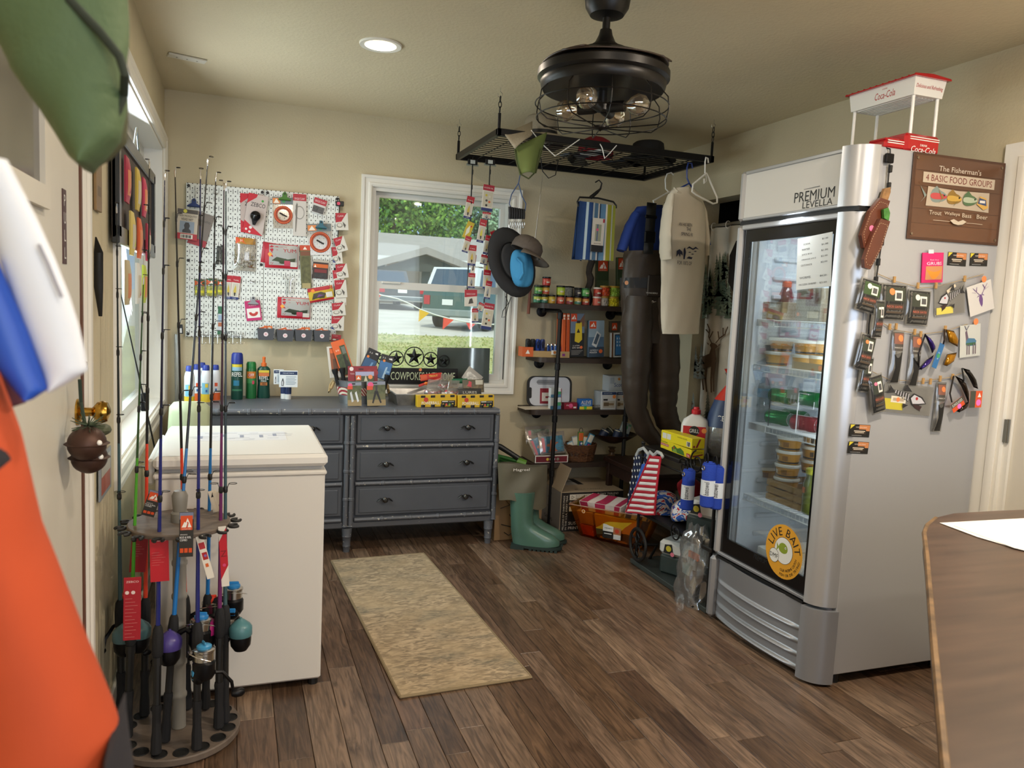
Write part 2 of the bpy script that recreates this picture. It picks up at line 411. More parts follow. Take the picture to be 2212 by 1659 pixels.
 # ---- window_1 in the back wall
PB=lambda a,b,t:(a,YB-t,b)
VIN=mt('#d9d8d2',.4);GLS=film('#eef6f4',.06,.045,.02,'window_glass')
w1=MB();ring(w1,WB[0],WB[1],WB[2],WB[3],CAS,PB,TRIM);w1=struct('window_1',w1,None,30)
mb=MB();frame_box(mb,WB[0],WB[1],WB[2],WB[3],.022,-.10,-.005,PB,VIN);mb.build('jamb',w1,0)
mb=MB();frame_box(mb,WB[0]+.018,WB[1]-.018,1.50,WB[3]-.016,.036,-.098,-.062,PB,VIN);su=mb.build('upper_sash',w1,0)
MB().bx(WB[0]+.05,WB[1]-.05,YB+.078,YB+.082,1.53,WB[3]-.05,GLS).build('pane',su,0)
mb=MB();frame_box(mb,WB[0]+.018,WB[1]-.018,WB[2]+.016,1.535,.045,-.060,-.022,PB,VIN);sl=mb.build('lower_sash',w1,0)
MB().bx(WB[0]+.06,WB[1]-.06,YB+.038,YB+.042,WB[2]+.058,1.495,GLS).build('pane',sl,0)
mb=MB();mb.bx(.86,.98,YB+.008,YB+.024,1.522,1.536,VIN,.003);mb.bx(1.40,1.52,YB+.008,YB+.024,1.522,1.536,VIN,.003);mb.build('lift_rail',sl,0)
MB().bx(WB[1]-.008,WB[1]-.003,YB+.002,YB+.006,.93,1.62,BLK).build('cord',w1,0)
# ---- window_2 in the left wall
PL=lambda a,b,t:(XL+t,a,b)
w2=MB();ring(w2,WL[0],WL[1],WL[2],WL[3],CAS,PL,TRIM);w2=struct('window_2',w2,None,30)
mb=MB();frame_box(mb,WL[0],WL[1],WL[2],WL[3],.012,-.105,-.002,PL,mt('#eceae4',.35));mb.build('jamb',w2,0)
mb=MB();frame_box(mb,WL[0]+.012,WL[1]-.012,WL[2]+.012,WL[3]-.012,.05,-.135,-.095,PL,VIN);mb.bx(XL-.135,XL-.095,3.78,3.84,WL[2]+.06,WL[3]-.06,VIN);sa=mb.build('sash',w2,0)
for a,b in((WL[0]+.055,3.785),(3.835,WL[1]-.055)):MB().bx(XL-.118,XL-.114,a,b,WL[2]+.055,WL[3]-.055,GLS).build('pane',sa,0)
# ---- door_1 (glazed entrance door, left) and its frame
DW=mt('#d8d3c6',.42,n=(6,.03))
d1=MB();ring(d1,1.36,2.27,0,2.06,CAS,PL,TRIM,True);d1=struct('door_1',d1,None,30)
mb=MB();mb.bx(XL-.05,XL+.006,1.385,2.243,.012,2.04,DW,.004);leaf=mb.build('door_leaf',d1,0)
mb=MB();gq=at(104,453,x=XL+.015);frame_box(mb,1.42,gq.y,gq.z,1.95,.045,.006,.020,PL,DW);mb.build('glazing_bead',leaf,0)
MB().bx(XL+.0065,XL+.010,1.46,gq.y-.04,gq.z+.04,1.91,mt('#59564e',.12,n=(5,.3))).build('pane',leaf,0)
MB().bx(XL-.05,XL+.009,2.251,2.274,.0,2.05,mt('#6a4432',.6)).build('stop_strip',d1,0);MB().bx(XL-.05,XL+.003,2.243,2.251,.0,2.05,BLK).build('gap_shade',d1,0)  # black strip stands in for the shade in the gap beside the leaf
mb=MB()
for z,s_ in((1.10,1),):
 c=(XL+.006,2.19,z)
 mb.lathe([(.034,0),(.034,.004),(.026,.010),(.012,.014),(.011,.034),(.016,.038),(.026,.046),(.029,.058),(.024,.070),(.010,.076),(.0,.077)],BRS,c,20,0)
mb.lathe([(.024,0),(.024,.006),(.014,.010),(.008,.022),(.0,.023)],BRS,(XL+.006,2.20,1.22),16,0)
mb.build('door_knob',leaf,40)
mb=MB();sy=at(140,490,x=XL+.008);mb.bx(XL+.0062,XL+.008,sy.y-.02,sy.y+.02,sy.z-.085,sy.z+.085,mt('#4a2a2a',.5));mb.build('pull_sign',leaf,0)
mb=MB()
for i,c in enumerate('PULL'):mb.text(c,(XL+.0085,sy.y,sy.z+.06-.04*i),.026,WHT,(0,1,0),(0,0,1))
mb.build('lettering',leaf,0)
# ---- door_2 with its casing, right
PR=lambda a,b,t:(XR-t,a,b)
d2=MB();ring(d2,1.30,2.20,0,2.06,CAS,PR,TRIM,True,1.25);d2=struct('door_2',d2,None,30)
mb=MB();mb.bx(XR+.035,XR+.075,1.315,2.185,.01,2.045,DW,.003);lf=mb.build('door_leaf',d2,0)
mb=MB();mb.bx(XR+.001,XR+.10,2.186,2.2,0,2.05,TRIM);mb.bx(XR+.02,XR+.034,2.16,2.186,0,2.05,TRIM);mb.build('jamb',d2,0)
for z in(.25,1.02,1.80):
 mb=MB();mb.bx(XR+.012,XR+.030,2.165,2.1855,z-.045,z+.045,mt('#8a8a84',.3,1));mb.cyl((XR+.014,2.168,z-.047),.006,.094,mt('#8a8a84',.3,1),8);mb.build('hinge',d2,30)
 # ---- dark closet recess behind the right wall
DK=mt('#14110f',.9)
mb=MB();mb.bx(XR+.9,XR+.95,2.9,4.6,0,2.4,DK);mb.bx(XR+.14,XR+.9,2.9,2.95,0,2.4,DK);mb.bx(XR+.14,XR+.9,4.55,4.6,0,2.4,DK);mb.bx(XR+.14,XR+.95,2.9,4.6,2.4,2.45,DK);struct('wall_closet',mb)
# ---- ceiling fittings
for i,(x,y,e)in enumerate(DOWN):
 t=thing('downlight',['round white recessed ceiling light glowing near the back wall','recessed ceiling light over the entrance door','recessed ceiling light over the wooden counter','recessed ceiling light by the shop front, on the door side','recessed ceiling light by the shop front, on the counter side'][i],'ceiling light',(x,y,ZC))
 MB().lathe([(.068,-.006),(.090,-.008),(.092,-.003),(.092,0)],mt('#efece2',.4),n=28,caps=False).build('trim_ring',t)
 MB().lathe([(0,-.007),(.068,-.007)],mt('#fff1d8',.5,e=4.0),n=28,caps=False).build('lens',t,0)
v=at(404,123,z=ZC)
t=thing('ceiling_vent','small white slotted plate on the ceiling in the far left corner','vent',(v.x,v.y,ZC-.001),math.radians(14))
mb=MB();mb.box((0,0,-.005),(.17,.055,.009),mt('#d8d4c6',.5),.002);mb.build('plate',t,0)
mb=MB()
for i in(-.045,0,.045):mb.cyl((i,0,-.0118),.004,.002,mt('#a8a294',.5),8)
mb.build('screw',t,0)
# ==== dresser, freezer, rug
def untag(o):
 for k in('label','category','group'):
  if k in o:del o[k]
 return o
def adopt(o,parent):
 """make a finished mesh a part of a thing, keeping its place"""
 bpy.context.view_layer.update()
 o.parent=parent;o.matrix_parent_inverse=parent.matrix_world.inverted();return untag(o)
def chips(col,chip,r=.4,thr=.66,sc=38):
 M=bpy.data.materials.new('chipped_paint');M.use_nodes=True;N,L=M.node_tree.nodes,M.node_tree.links;P=N['Principled BSDF']
 tc=N.new('ShaderNodeTexCoord');no=N.new('ShaderNodeTexNoise');no.inputs['Scale'].default_value=sc;no.inputs['Detail'].default_value=4;L.new(tc.outputs['Object'],no.inputs['Vector'])
 n2=N.new('ShaderNodeTexNoise');n2.inputs['Scale'].default_value=3;n2.inputs['Detail'].default_value=4;L.new(tc.outputs['Object'],n2.inputs['Vector'])
 ra=N.new('ShaderNodeValToRGB');ra.color_ramp.interpolation='LINEAR';ra.color_ramp.elements[0].position=thr;ra.color_ramp.elements[1].position=thr+.015
 ra.color_ramp.elements[0].color=(0,0,0,1);L.new(no.outputs['Fac'],ra.inputs['Fac'])
 mx=N.new('ShaderNodeMix');mx.data_type='RGBA';c=rgb(col)
 rb=N.new('ShaderNodeValToRGB');rb.color_ramp.elements[0].color=(*[q*.85 for q in c],1);rb.color_ramp.elements[1].color=(*[q*1.15 for q in c],1);L.new(n2.outputs['Fac'],rb.inputs['Fac'])
 mx.inputs['B'].default_value=(*rgb(chip),1);L.new(ra.outputs['Color'],mx.inputs['Factor']);L.new(rb.outputs['Color'],mx.inputs['A'])
 L.new(mx.outputs['Result'],P.inputs['Base Color']);P.inputs['Roughness'].default_value=r
 return M
DG=chips('#565960','#9a958a',.42,.72);DGE=chips('#5c5f66','#c9c2b2',.4,.665,60);DIN=mt('#4f535b',.5,n=(5,.08))
DY=4.235
dz=lambda py,px=920:at(px,py,y=DY).z
t=thing('dresser','long charcoal grey painted bamboo trimmed dresser with chipped edges under the window','dresser',(.62,4.5,0))
def wb(mb,name,parent,base=None,smooth=35,kind=None):
 """build a mesh written in room coordinates as a part of a thing that stands at base"""
 bpy.context.view_layer.update()
 o=mb.build(name,None,smooth,kind=kind);o.parent=parent;o.matrix_parent_inverse=parent.matrix_world.inverted();return o
X0,X1,XM=-.235,1.475,.604;ZT,ZB=.815,.135
wb(MB().bx(X0,X1,DY+.012,YB-.02,ZT-.028,ZT,DG,.006),'top',t)
wb(MB().bx(X0+.01,X1-.01,DY+.035,YB-.03,ZB,ZT-.028,DIN,.003),'body',t)
def bamboo(mb,a,b,r,k,mat=DGE):
 a,b=Vector(a),Vector(b);pts=[];R=[]
 for i in range(k+1):
  f=i/k
  for d,rr in((-.009,1),(-.006,1.22),(.006,1.22),(.009,1)):
   q=f+d/(b-a).length
   if-.001<=q<=1.001:pts.append(a.lerp(b,q));R.append(r*rr)
 return mb.tube(pts,R,mat,10)
rows=[(dz(895),dz(957)),(dz(970),dz(1036)),(dz(1047),dz(1109))]
wb(bamboo(MB(),(X0,DY+.008,ZT-.016),(X1,DY+.008,ZT-.016),.015,11),'top_rail',t)
for x in(X0+.014,XM-.014,XM+.016,X1-.012):wb(bamboo(MB(),(x,DY+.012,ZB+.01),(x,DY+.012,ZT-.03),.014,4),'post',t)
for z in(dz(963.5),dz(1041.5),dz(1117)):
 for a,b in((X0+.03,XM-.03),(XM+.03,X1-.026)):wb(bamboo(MB(),(a,DY+.016,z),(b,DY+.016,z),.011,5),'rail',t)
wb(MB().bx(X0+.01,X1-.01,DY+.02,DY+.05,ZB,dz(1122),DG,.006),'apron',t)
HM=mt('#4a4845',.3,.85,n=(40,.4))
for c,(a,b,hx)in enumerate(((X0+.035,XM-.035,(-.02,.40)),(XM+.04,X1-.032,(at(837,915,y=DY).x,at(1012,915,y=DY).x)))):
 for za,zb in rows:
  mb=MB();mb.bx(a,b,DY+.016,DY+.036,zb,za,DIN,.005);mb.bx(a+.02,b-.02,DY+.011,DY+.018,zb+.016,za-.016,DIN,.006);dr=wb(mb,'drawer',t)
  for x in hx:
   zc=(za+zb)/2+.006;mb=MB()
   mb.lathe([(0,.0),(.012,.002),(.008,.010),(.012,.016),(.016,.024),(.010,.030),(0,.031)],HM,(x,DY+.011,zc),12,1)
   for s in(-1,1):mb.tube([(x+s*.008,DY+.006,zc),(x+s*.022,DY+.004,zc+.006),(x+s*.036,DY+.007,zc-.005),(x+s*.046,DY+.009,zc-.012)],[.006,.007,.009,.003],HM,6,flat=.5)
   wb(mb,'handle',dr,smooth=40)
for x,y in((X0+.03,DY+.03),(XM,DY+.03),(X1-.035,DY+.03),(X0+.03,YB-.06),(X1-.035,YB-.06)):
 mb=MB();mb.lathe([(.018,0),(.020,.03),(.023,.034),(.021,.04),(.024,.085),(.028,.09),(.026,.096),(.03,ZB+.004)],DGE,(x,y,0),12);wb(mb,'leg',t)
 # ---- freezer
FZ=mt('#e9e8e4',.3);FZB=mt('#dedbd5',.38)
t=thing('chest_freezer','small white chest freezer standing against the left wall','freezer',(.03,3.06,0))
wb(MB().bx(-.243,.309,2.752,3.385,.03,.80,FZB,.008),'body',t)
wb(MB().bx(-.25,.314,2.744,3.39,.79,.808,FZB,.006),'rim',t)
wb(MB().bx(-.235,.300,2.765,3.38,.806,.826,mt('#a9aaac',.6),.004),'gasket',t)
mb=MB()
mb.bx(-.25,.316,2.738,3.385,.824,.868,FZ,.012)
mb.grid(lambda u,v:(-.236+.538*u,2.752+.62*v,.8688+.008*(1-(2*u-1)**4)*(1-(2*v-1)**4)),10,10,FZ);lid=wb(mb,'lid',t)
wb(MB().bx(-.272,-.25,2.80,3.28,.76,.85,FZ,.008),'hinge_cover',t)
for x,y in((-.22,2.79),(.285,2.79),(-.22,3.34),(.285,3.34)):wb(MB().cyl((x,y,0),.018,.032,BLK,10),'foot',t)
mb=MB();gy=mt('#b9bcc8',.5);dk=mt('#8f95aa',.5);zl=.8772
mb.bx(-.13,.19,2.98,3.17,zl-.0014,zl,mt('#e2e3e8',.4))
r5=random.Random(5)
for i in range(16):
 x=-.12+.3*r5.random();y=2.99+.16*r5.random();mb.box((x,y,zl+.0003),(.02+.1*r5.random(),.003,.0004),gy)
for x in(-.115,-.04,.03,.10,.15):mb.box((x,3.05+.05*r5.random(),zl+.0004),(.014,.05,.0004),dk)
wb(mb,'lid_sticker',lid,smooth=0)
# ---- pale green chair behind the freezer
GC=mt('#c2cca8',.4)
t=thing('plastic_chair','pale green moulded plastic chair back behind the freezer','chair',(-.2,3.72,0))
a=at(338,930,y=3.62);b=at(402,925,y=3.62);top=at(372,868,y=3.62).z
def bk(u,v):
 w=.17-.03*v**2;return(-.185+(2*u-1)*w*.55,3.60+.06*(2*u-1)**2-.02*v+.05,.42+(top-.42)*(v-.06*v*v*(2*u-1)**6))
mb=MB();mb.grid(bk,8,10,GC);o=wb(mb,'backrest',t);solid(o,.018)
o=wb(MB().bx(-.32,-.05,3.62,3.98,.40,.425,GC,.012),'seat',t)
for x in(-.30,-.07):
 for y in(3.65,3.95):wb(MB().tube([(x,y,.41),(x,y,0)],[.02,.014],GC,8),'leg',t)
 # ---- rug
def rug_mat():
 M=bpy.data.materials.new('rug_weave');M.use_nodes=True;N,L=M.node_tree.nodes,M.node_tree.links;P=N['Principled BSDF']
 tc=N.new('ShaderNodeTexCoord')
 def no(sc,s,det=5,dist=0):
  mp=N.new('ShaderNodeMapping');mp.inputs['Scale'].default_value=s;L.new(tc.outputs['Object'],mp.inputs['Vector'])
  n=N.new('ShaderNodeTexNoise');n.inputs['Scale'].default_value=sc;n.inputs['Detail'].default_value=det;n.inputs['Distortion'].default_value=dist;L.new(mp.outputs[0],n.inputs['Vector']);return n.outputs['Fac']
 def ramp(f,p0,c0,p1,c1):
  r=N.new('ShaderNodeValToRGB');e=r.color_ramp.elements;e[0].position=p0;e[1].position=p1;e[0].color=(*rgb(c0),1);e[1].color=(*rgb(c1),1);L.new(f,r.inputs['Fac']);return r.outputs['Color']
 def mix(f,a,b):
  m=N.new('ShaderNodeMix');m.data_type='RGBA';L.new(f,m.inputs['Factor']);L.new(a,m.inputs['A']);L.new(b,m.inputs['B']);return m.outputs['Result']
 base=ramp(no(5,(1,1,1),6,.5),.35,'#948062',.65,'#b4a080')
 worn=ramp(no(40,(.55,1.6,1),7,1.2),.40,'#837560',.60,'#bda88a')
 f1=ramp(no(4.5,(1,1,1),6),.40,'#202020',.6,'#d0d0d0')
 c=mix(f1,worn,base)
 grey=ramp(no(60,(.7,1.5,1),4),.4,'#4c524e',.62,'#9c9078')
 f2=ramp(no(4.2,(.8,1.6,1),7,.5),.50,'#000000',.64,'#c8c8c8')
 L.new(mix(f2,c,grey),P.inputs['Base Color']);P.inputs['Roughness'].default_value=.95
 bu=N.new('ShaderNodeBump');bu.inputs['Strength'].default_value=.4;bu.inputs['Distance'].default_value=.003;L.new(no(220,(1,1,1)),bu.inputs['Height']);L.new(bu.outputs['Normal'],P.inputs['Normal'])
 return M
t=thing('runner_rug','faded beige runner rug with worn grey patches on the wood floor','rug',(.795,3.36,0),.045)
mb=MB();mb.box((0,0,.006),(.508,1.51,.008),rug_mat(),.002);mb.build('pile',t,0)
mb=MB();BD=mt('#8a7a5e',.9,b=(200,.4))
for(cx,cy,dx,dy)in((0,.757,.522,.012),(0,-.757,.522,.012),(.257,0,.012,1.502),(-.257,0,.012,1.502)):mb.box((cx,cy,.0055),(dx,dy,.011),BD,.004)
mb.build('binding',t)
# ==== rod rack and rods
RX,RY=-.155,2.545
RW=mt('#6b5f55',.6,n=(14,.18),sx=(1,5,1));RK=mt('#1d1c1b',.6)
zd=at(385,1128,y=RY).z
t=thing('rod_rack','round floor rack with grey wood grain discs holding the fishing rods','rod rack',(RX,RY,0))
NH=16
mb=MB();mb.lathe([(.0,.004),(.183,.004),(.186,.008),(.186,.024),(.183,.028),(0,.028)],RW,n=40);mb.build('base_disc',t)
for i in range(NH):
 a=2*PI*i/NH+.1;mb=MB();mb.lathe([(.012,.0282),(.021,.0282),(.0215,.0315),(.023,.0315),(.0235,.0282)],RK,(.155*math.cos(a),.155*math.sin(a),0),14);mb.cyl((.155*math.cos(a),.155*math.sin(a),.0282),.0205,.0006,mt('#0b0b0b',.8),14);mb.build('socket',t)
mb=MB();mb.lathe([(0,zd-.012),(.147,zd-.012),(.149,zd-.009),(.149,zd),(.146,zd+.003),(0,zd+.003)],RW,n=40);mb.build('top_disc',t)
for i in range(NH):
 a=2*PI*i/NH+.1;mb=MB();mb.tube([(.166*math.cos(a)+.014*math.cos(q),.166*math.sin(a)+.014*math.sin(q),zd-.006)for q in[a+PI*.35+2*PI*.8*k/10-.0 for k in range(11)]],.0048,RK,6);mb.build('clip',t)
POL=mt('#8c8982',.45,n=(9,.08))
mb=MB();prof=[(.021,.03)]
for i in range(1,6):
 z=.03+(zd-.05)*i/6;prof+=[(.020,z-.012),(.0235,z-.006),(.0235,z+.004),(.020,z+.010)]
prof+=[(.02,zd-.012),(.026,zd+.004),(.026,zd+.03),(.02,zd+.036),(.023,zd+.07),(.024,zd+.085),(.017,zd+.1),(0,zd+.103)]
mb.lathe(prof,POL,n=16);mb.build('pole',t)
GUI=mt('#3c3c40',.25,.9)
def rod(label,tip,base,tip_y,cols,split,reel=None,group='fishing rods standing in the round rack',grip=mt('#17171a',.8),yb=None):
 """tip, base: pixels; base on the rack disc; cols (lower, upper) blank colours meeting at fraction split of the length"""
 B=at(*base,z=.034);T=at(*tip,y=B.y+tip_y);L=(T-B).length;d=(T-B)/L
 side=Vector((0,-1,0))if not reel else Vector((math.cos(reel[2]),math.sin(reel[2]),0));side=(side-d*side.dot(d)).normalized();o3=side.cross(d)
 M=Matrix(((side.x,o3.x,d.x,B.x),(side.y,o3.y,d.y,B.y),(side.z,o3.z,d.z,B.z),(0,0,0,1)))
 r=thing('fishing_rod',label,'fishing rod',group=group,mw=M)
 rr=lambda z:.0085-.0068*(z/L)**.75
 mb=MB();lo,hi=[mt(c,.22,n=(300,.0))if False else mt(c,.22)for c in cols];zs=split*L
 mb.tube([(0,0,.02),(0,0,zs)],[rr(0),rr(zs)],lo,8);mb.tube([(0,0,zs),(0,0,(zs+L)/2),(0,0,L)],[rr(zs),rr((zs+L)/2),rr(L)],hi,8);mb.build('blank',r)
 g=MB();g.lathe([(.013,.0),(.016,.004),(.015,.05),(.0125,.07),(.0125,.12),(.0145,.14),(.013,.15)],grip,n=10);g.build('rear_grip',r)
 g=MB();g.lathe([(.0125,.295),(.0165,.305),(.0165,.35),(.0135,.38),(.009,.39)],grip,n=10);g.build('fore_grip',r)
 g=MB();g.lathe([(.011,.15),(.0115,.295)],BLK,n=10);g.lathe([(.0145,.27),(.0145,.295)],BLK,n=10);g.build('reel_seat',r)
 for k,f in enumerate((.45,.60,.73,.84,.92,1.0)):
  z=L*f;q=rr(z);R=.011*(1.25-f)+.0035;g=MB();h=q+R*1.5
  if k==5:h=q+.008
  g.tube([(h+R*math.cos(2*PI*i/10),R*math.sin(2*PI*i/10),z+.012)for i in range(10)],.0011,GUI,5,True)
  g.tube([(q*.6,0,z-.010),(h-R,.0,z+.012)],.0012,GUI if k<5 else CHR,5);g.lathe([(q*1.05,z-.018),(q*1.5,z-.014),(q*1.5,z-.002),(q*1.05,z+.004)],BLK if k<5 else CHR,n=8);g.build('guide',r)
 if reel:make_reel(r,reel[0],reel[1],reel[3]if len(reel)>3 else .30)
 return r
def make_reel(r,kind,col,z):
 c=mt(col,.35)
 if kind=='spin':
  z=z/1.3
  b=MB();b.tube([(.010,0,z),(.03,0,z+.012),(.052,0,z+.0)],[.008,.007,.010],BLKM,8);b.lathe([(.019,-.03),(.025,-.02),(.025,.006),(.02,.012)],BLKM,(.062,0,z),14);b.ball((.062,.012,z-.022),(.018,.016,.02),BLKM,10,6);b.box((.062,.0235,z-.018),(.016,.006,.02),c,.002);rb=b.build('reel',r);rb.scale=(1.3,1.3,1.3)
  b=MB();b.lathe([(.019,.010),(.0215,.012),(.0215,.030),(.0235,.032),(.0235,.037),(.016,.040)],mt('#b9b6ae',.22,1),(.062,0,z),18);b.build('spool',rb)
  b=MB();b.lathe([(.0165,.038),(.0165,.045),(.012,.048),(0,.049)],c,(.062,0,z),14);b.box((.062,0,z+.050),(.026,.005,.008),c,.002);b.build('drag_knob',rb)
  b=MB();b.tube([(.062+.033*math.cos(q),.033*math.sin(q),z+.02+.014*math.sin(q))for q in[PI*.05*i-.2 for i in range(24)]],.0014,CHR,6);b.build('bail',rb)
  b=MB();b.tube([(.062,-.016,z-.02),(.062,-.04,z-.024),(.066,-.06,z-.05),(.068,-.064,z-.075)],[.004,.0045,.0045,.0035],BLKM,6);b.lathe([(.006,0),(.010,.008),(.010,.022),(.006,.028)],BLKM,(.068,-.060,z-.078),10,1);b.build('crank',rb)
 else:
  b=MB();b.tube([(.008,0,z),(.03,0,z-.005)],.009,BLKM,8);b.lathe([(.020,-.045),(.031,-.028),(.033,-.01),(.033,.004)],BLKM,(.048,0,z),16);rb=b.build('reel',r)
  b=MB();b.lathe([(.034,.002),(.036,.006),(.036,.030),(.030,.040),(.010,.056),(.004,.058),(.004,.062),(0,.062)],c,(.048,0,z),18);b.build('spool_cover',rb)
  b=MB();b.tube([(.05,-.03,z-.02),(.05,-.05,z-.022),(.056,-.055,z-.05)],.004,BLKM,6);b.lathe([(.006,0),(.009,.006),(.009,.02),(.005,.026)],BLKM,(.056,-.05,z-.052),10,1);b.build('crank',rb)
def tagcard(r,p,y,base,items,name='hang_tag',**kw):
 o=pxcard(name,'','',p,dict(y=y),base,items,.0012,**kw);adopt(o,r);return o
MTN=lambda x0,y0,x1,y1:[('p',[(x0,y0),(x0+(x1-x0)*.28,y0+(y1-y0)*.6),(x0+(x1-x0)*.4,y0+(y1-y0)*.5),(x0+(x1-x0)*.58,y1),(x1,y0)],'#f2efe8'),('p',[(x0+(x1-x0)*.45,y0),(x0+(x1-x0)*.58,y0+(y1-y0)*.45),(x0+(x1-x0)*.5,y0+(y1-y0)*.5),(x0+(x1-x0)*.62,y0+(y1-y0)*.62),(x0+(x1-x0)*.7,y0+(y1-y0)*.45),(x0+(x1-x0)*.6,y0)],'#c8401f')]
ORT=[('r',.02,.84,.98,.99,'#77809a'),('r',.08,.60,.92,.92,'#d8501f')]+MTN(.16,.66,.86,.87)+[('t',.5,.625,.022,'OUTDOOR GEAR','#f0e8e0',.6),('t',.33,.50,.028,'SPINNING','#e8e6e0',.5),('t',.45,.44,.045,'ROD & REEL','#ffffff',.8),('t',.32,.38,.045,'COMBO','#ffffff',.5),('r',.08,.10,.32,.2,'#d8501f'),('r',.38,.10,.62,.2,'#d8501f'),('r',.68,.10,.92,.2,'#d8501f')]
ZRD=lambda n=9:[('t',.5,.93,.03,'ZEBCO','#f2d8d4',.72),('o',.2,.76,.12,'#e9d3cf'),('o',.55,.76,.12,'#e9d3cf')]+[('r',.1,.66-.055*i,.5+.4*((i*7)%5)/5,.665-.055*i,'#d98a86')for i in range(n)]
RED,GRN,NAV,BLU,PUR,TEA='#e2462e','#4fa22f','#232a72','#1f74bf','#6d2a63','#3e5a61'
R1=rod('teal rod at the back of the rack by the door wall',(252,448),(262,1548),.04,(TEA,'#20282b'),.55,('cast','#5d7f86',-1.2,.27))
R2=rod('bright green rod with a long red card at its handle',(310,602),(275,1592),.02,(GRN,'#2c4a26'),.62,('cast','#4a6a70',1.2,.30))
R3=rod('black tipped rod with short orange base, second from the window trim',(323,352),(312,1545),.10,(RED,'#18181a'),.50,('spin','#d9432b',2.4,.33))
R4=rod('navy blue rod at the front left of the rack',(356,376),(337,1628),.12,(NAV,'#151a3a'),.55,('cast','#4b3f86',.9,.30))
R5=rod('black rod with orange base behind the rack pole',(378,370),(405,1530),.04,(RED,'#18181a'),.50,('spin','#e2462e',0,.31))
R6=rod('bright blue and black rod leaning across the rack front',(449,346),(356,1602),.20,(BLU,'#18191b'),.50,('spin','#2a7fc0',-.2,.33))
R7=rod('navy blue rod at the front of the rack with the light blue capped reel',(433,374),(425,1618),.14,(NAV,'#1b2050'),.55,('spin','#3f93c4',-1.3,.285))
R8=rod('bright blue and black rod at the rear right of the rack',(466,380),(444,1530),.06,(BLU,'#18191b'),.50,('spin','#2a7fc0',-.1,.36))
R9=rod('purple rod at the right edge of the rack',(484,398),(472,1572),.10,(PUR,'#3a2038'),.55,('cast','#a3206b',2.6,.30))
R10=rod('dark teal rod beside the purple rod with a round teal reel',(488,400),(486,1560),.06,(TEA,'#26363b'),.55,('cast','#4f7f86',-.2,.285))
tagcard(R3,((328,1060),(356,1063),(300,1112)),2.52,'#2d2c28',ORT)
tagcard(R6,((386,1106),(417,1106),(388,1203)),2.345,'#2d2c28',ORT)
tagcard(R2,((267,1248),(305,1246),(266,1384)),2.40,'#a81c2a',ZRD(12))
tagcard(R4,((323,1163),(364,1160),(325,1258)),2.42,'#c01f2d',ZRD(6)[0:1]+ZRD(6)[3:])
tagcard(R1,((274,1142),(308,1150),(292,1231)),2.60,'#a01c2a',ZRD(6)[3:])
tagcard(R7,((429,1160),(444,1154),(442,1254)),2.40,'#e8e2d6',[('r',.1,.7,.9,.85,'#b0303a'),('r',.2,.45,.9,.62,'#b0202a'),('o',.6,.54,.2,'#8a6ab0'),('r',.3,.28,.7,.36,'#e06a30')])
tagcard(R9,((472,1138),(489,1136),(478,1268)),2.44,'#e6e0d6',[('p',[(0,.75),(1,.98),(1,.35),(0,.12)],'#c02030'),('t',.5,.55,.10,'Z','#7a1a20'),('o',.5,.36,.22,'#d94a7a')])
tagcard(R8,((450,1062),(467,1057),(460,1108)),2.62,'#e8dfce',[('p',[(.2,.7),(.5,.92),(.8,.7)],'#222222')])
tagcard(R10,((462,1066),(475,1060),(471,1110)),2.60,'#e3d9c6',[('r',.3,.3,.7,.4,'#888888')])
# slim whip rod with a black clip-on box, leaning in the window corner
A=at(237,527,y=2.95);B=at(338,985,y=3.55)
t=thing('whip_pole','thin black pole with a small black box leaning across the left window','pole',B)
mb=MB();mb.tube([(0,0,0),(A-B)*.5,A-B],[.004,.003,.0016],BLK,6);mb.build('shaft',t)
c=(at(313,868,y=3.40)-B);mb=MB(M=Matrix.Translation(c));mb.box((0,0,0),(.03,.022,.075),BLKM,.004);mb.build('clip_box',t)
mb=MB();v=Vector((B.x,B.y,0))-B;mb.tube([(0,0,0),v+Vector((.02,.05,0))],[.004,.006],BLK,6);mb.build('butt',t)
# ==== fridge
FS,FSL,FSD=mt('#b4b6ba',.38,.35),mt('#c4c6ca',.3,.55),mt('#9fa2a8',.36,.5)
LIN=mt('#c9cfd6',.4);WIR=mt('#eceeee',.35);FX,FXB,FY0,FY1,FH=2.135,2.84,2.262,2.972,2.062
fr=thing('display_fridge','tall silver glass door display fridge full of drinks and bait tubs','fridge',(2.48,2.62,0))
mb=MB();mb.bx(2.20,FXB,FY0,FY0+.03,.045,FH,FS,.004);wb(mb,'side_panel',fr)
mb=MB();mb.bx(2.20,FXB,FY1-.03,FY1,.045,FH,FS,.004);wb(mb,'side_panel',fr)
wb(MB().bx(FXB-.03,FXB-.001,FY0+.03,FY1-.03,.045,FH,FS),'back_panel',fr)
wb(MB().bx(2.20,FXB-.03,FY0+.03,FY1-.03,FH-.03,FH-.002,FS),'top_panel',fr)
mb=MB();a,b=FY0+.031,FY1-.031
mb.bx(2.215,2.80,a,a+.012,.32,1.84,LIN);mb.bx(2.215,2.80,b-.012,b,.32,1.84,LIN);mb.bx(2.79,2.805,a,b,.32,1.84,LIN);mb.bx(2.215,2.80,a,b,.305,.32,LIN);mb.bx(2.215,2.80,a,b,1.84,1.855,LIN)
for z in[.40+.085*i for i in range(16)]:
 if all(abs(z-q)>.03 for q in(.605,.935,1.205,1.41)):mb.bx(2.30,2.72,b-.024,b-.011,z,z+.022,LIN,.005);mb.bx(2.30,2.72,a+.011,a+.024,z,z+.022,LIN,.005)
wb(mb,'liner',fr,smooth=0)
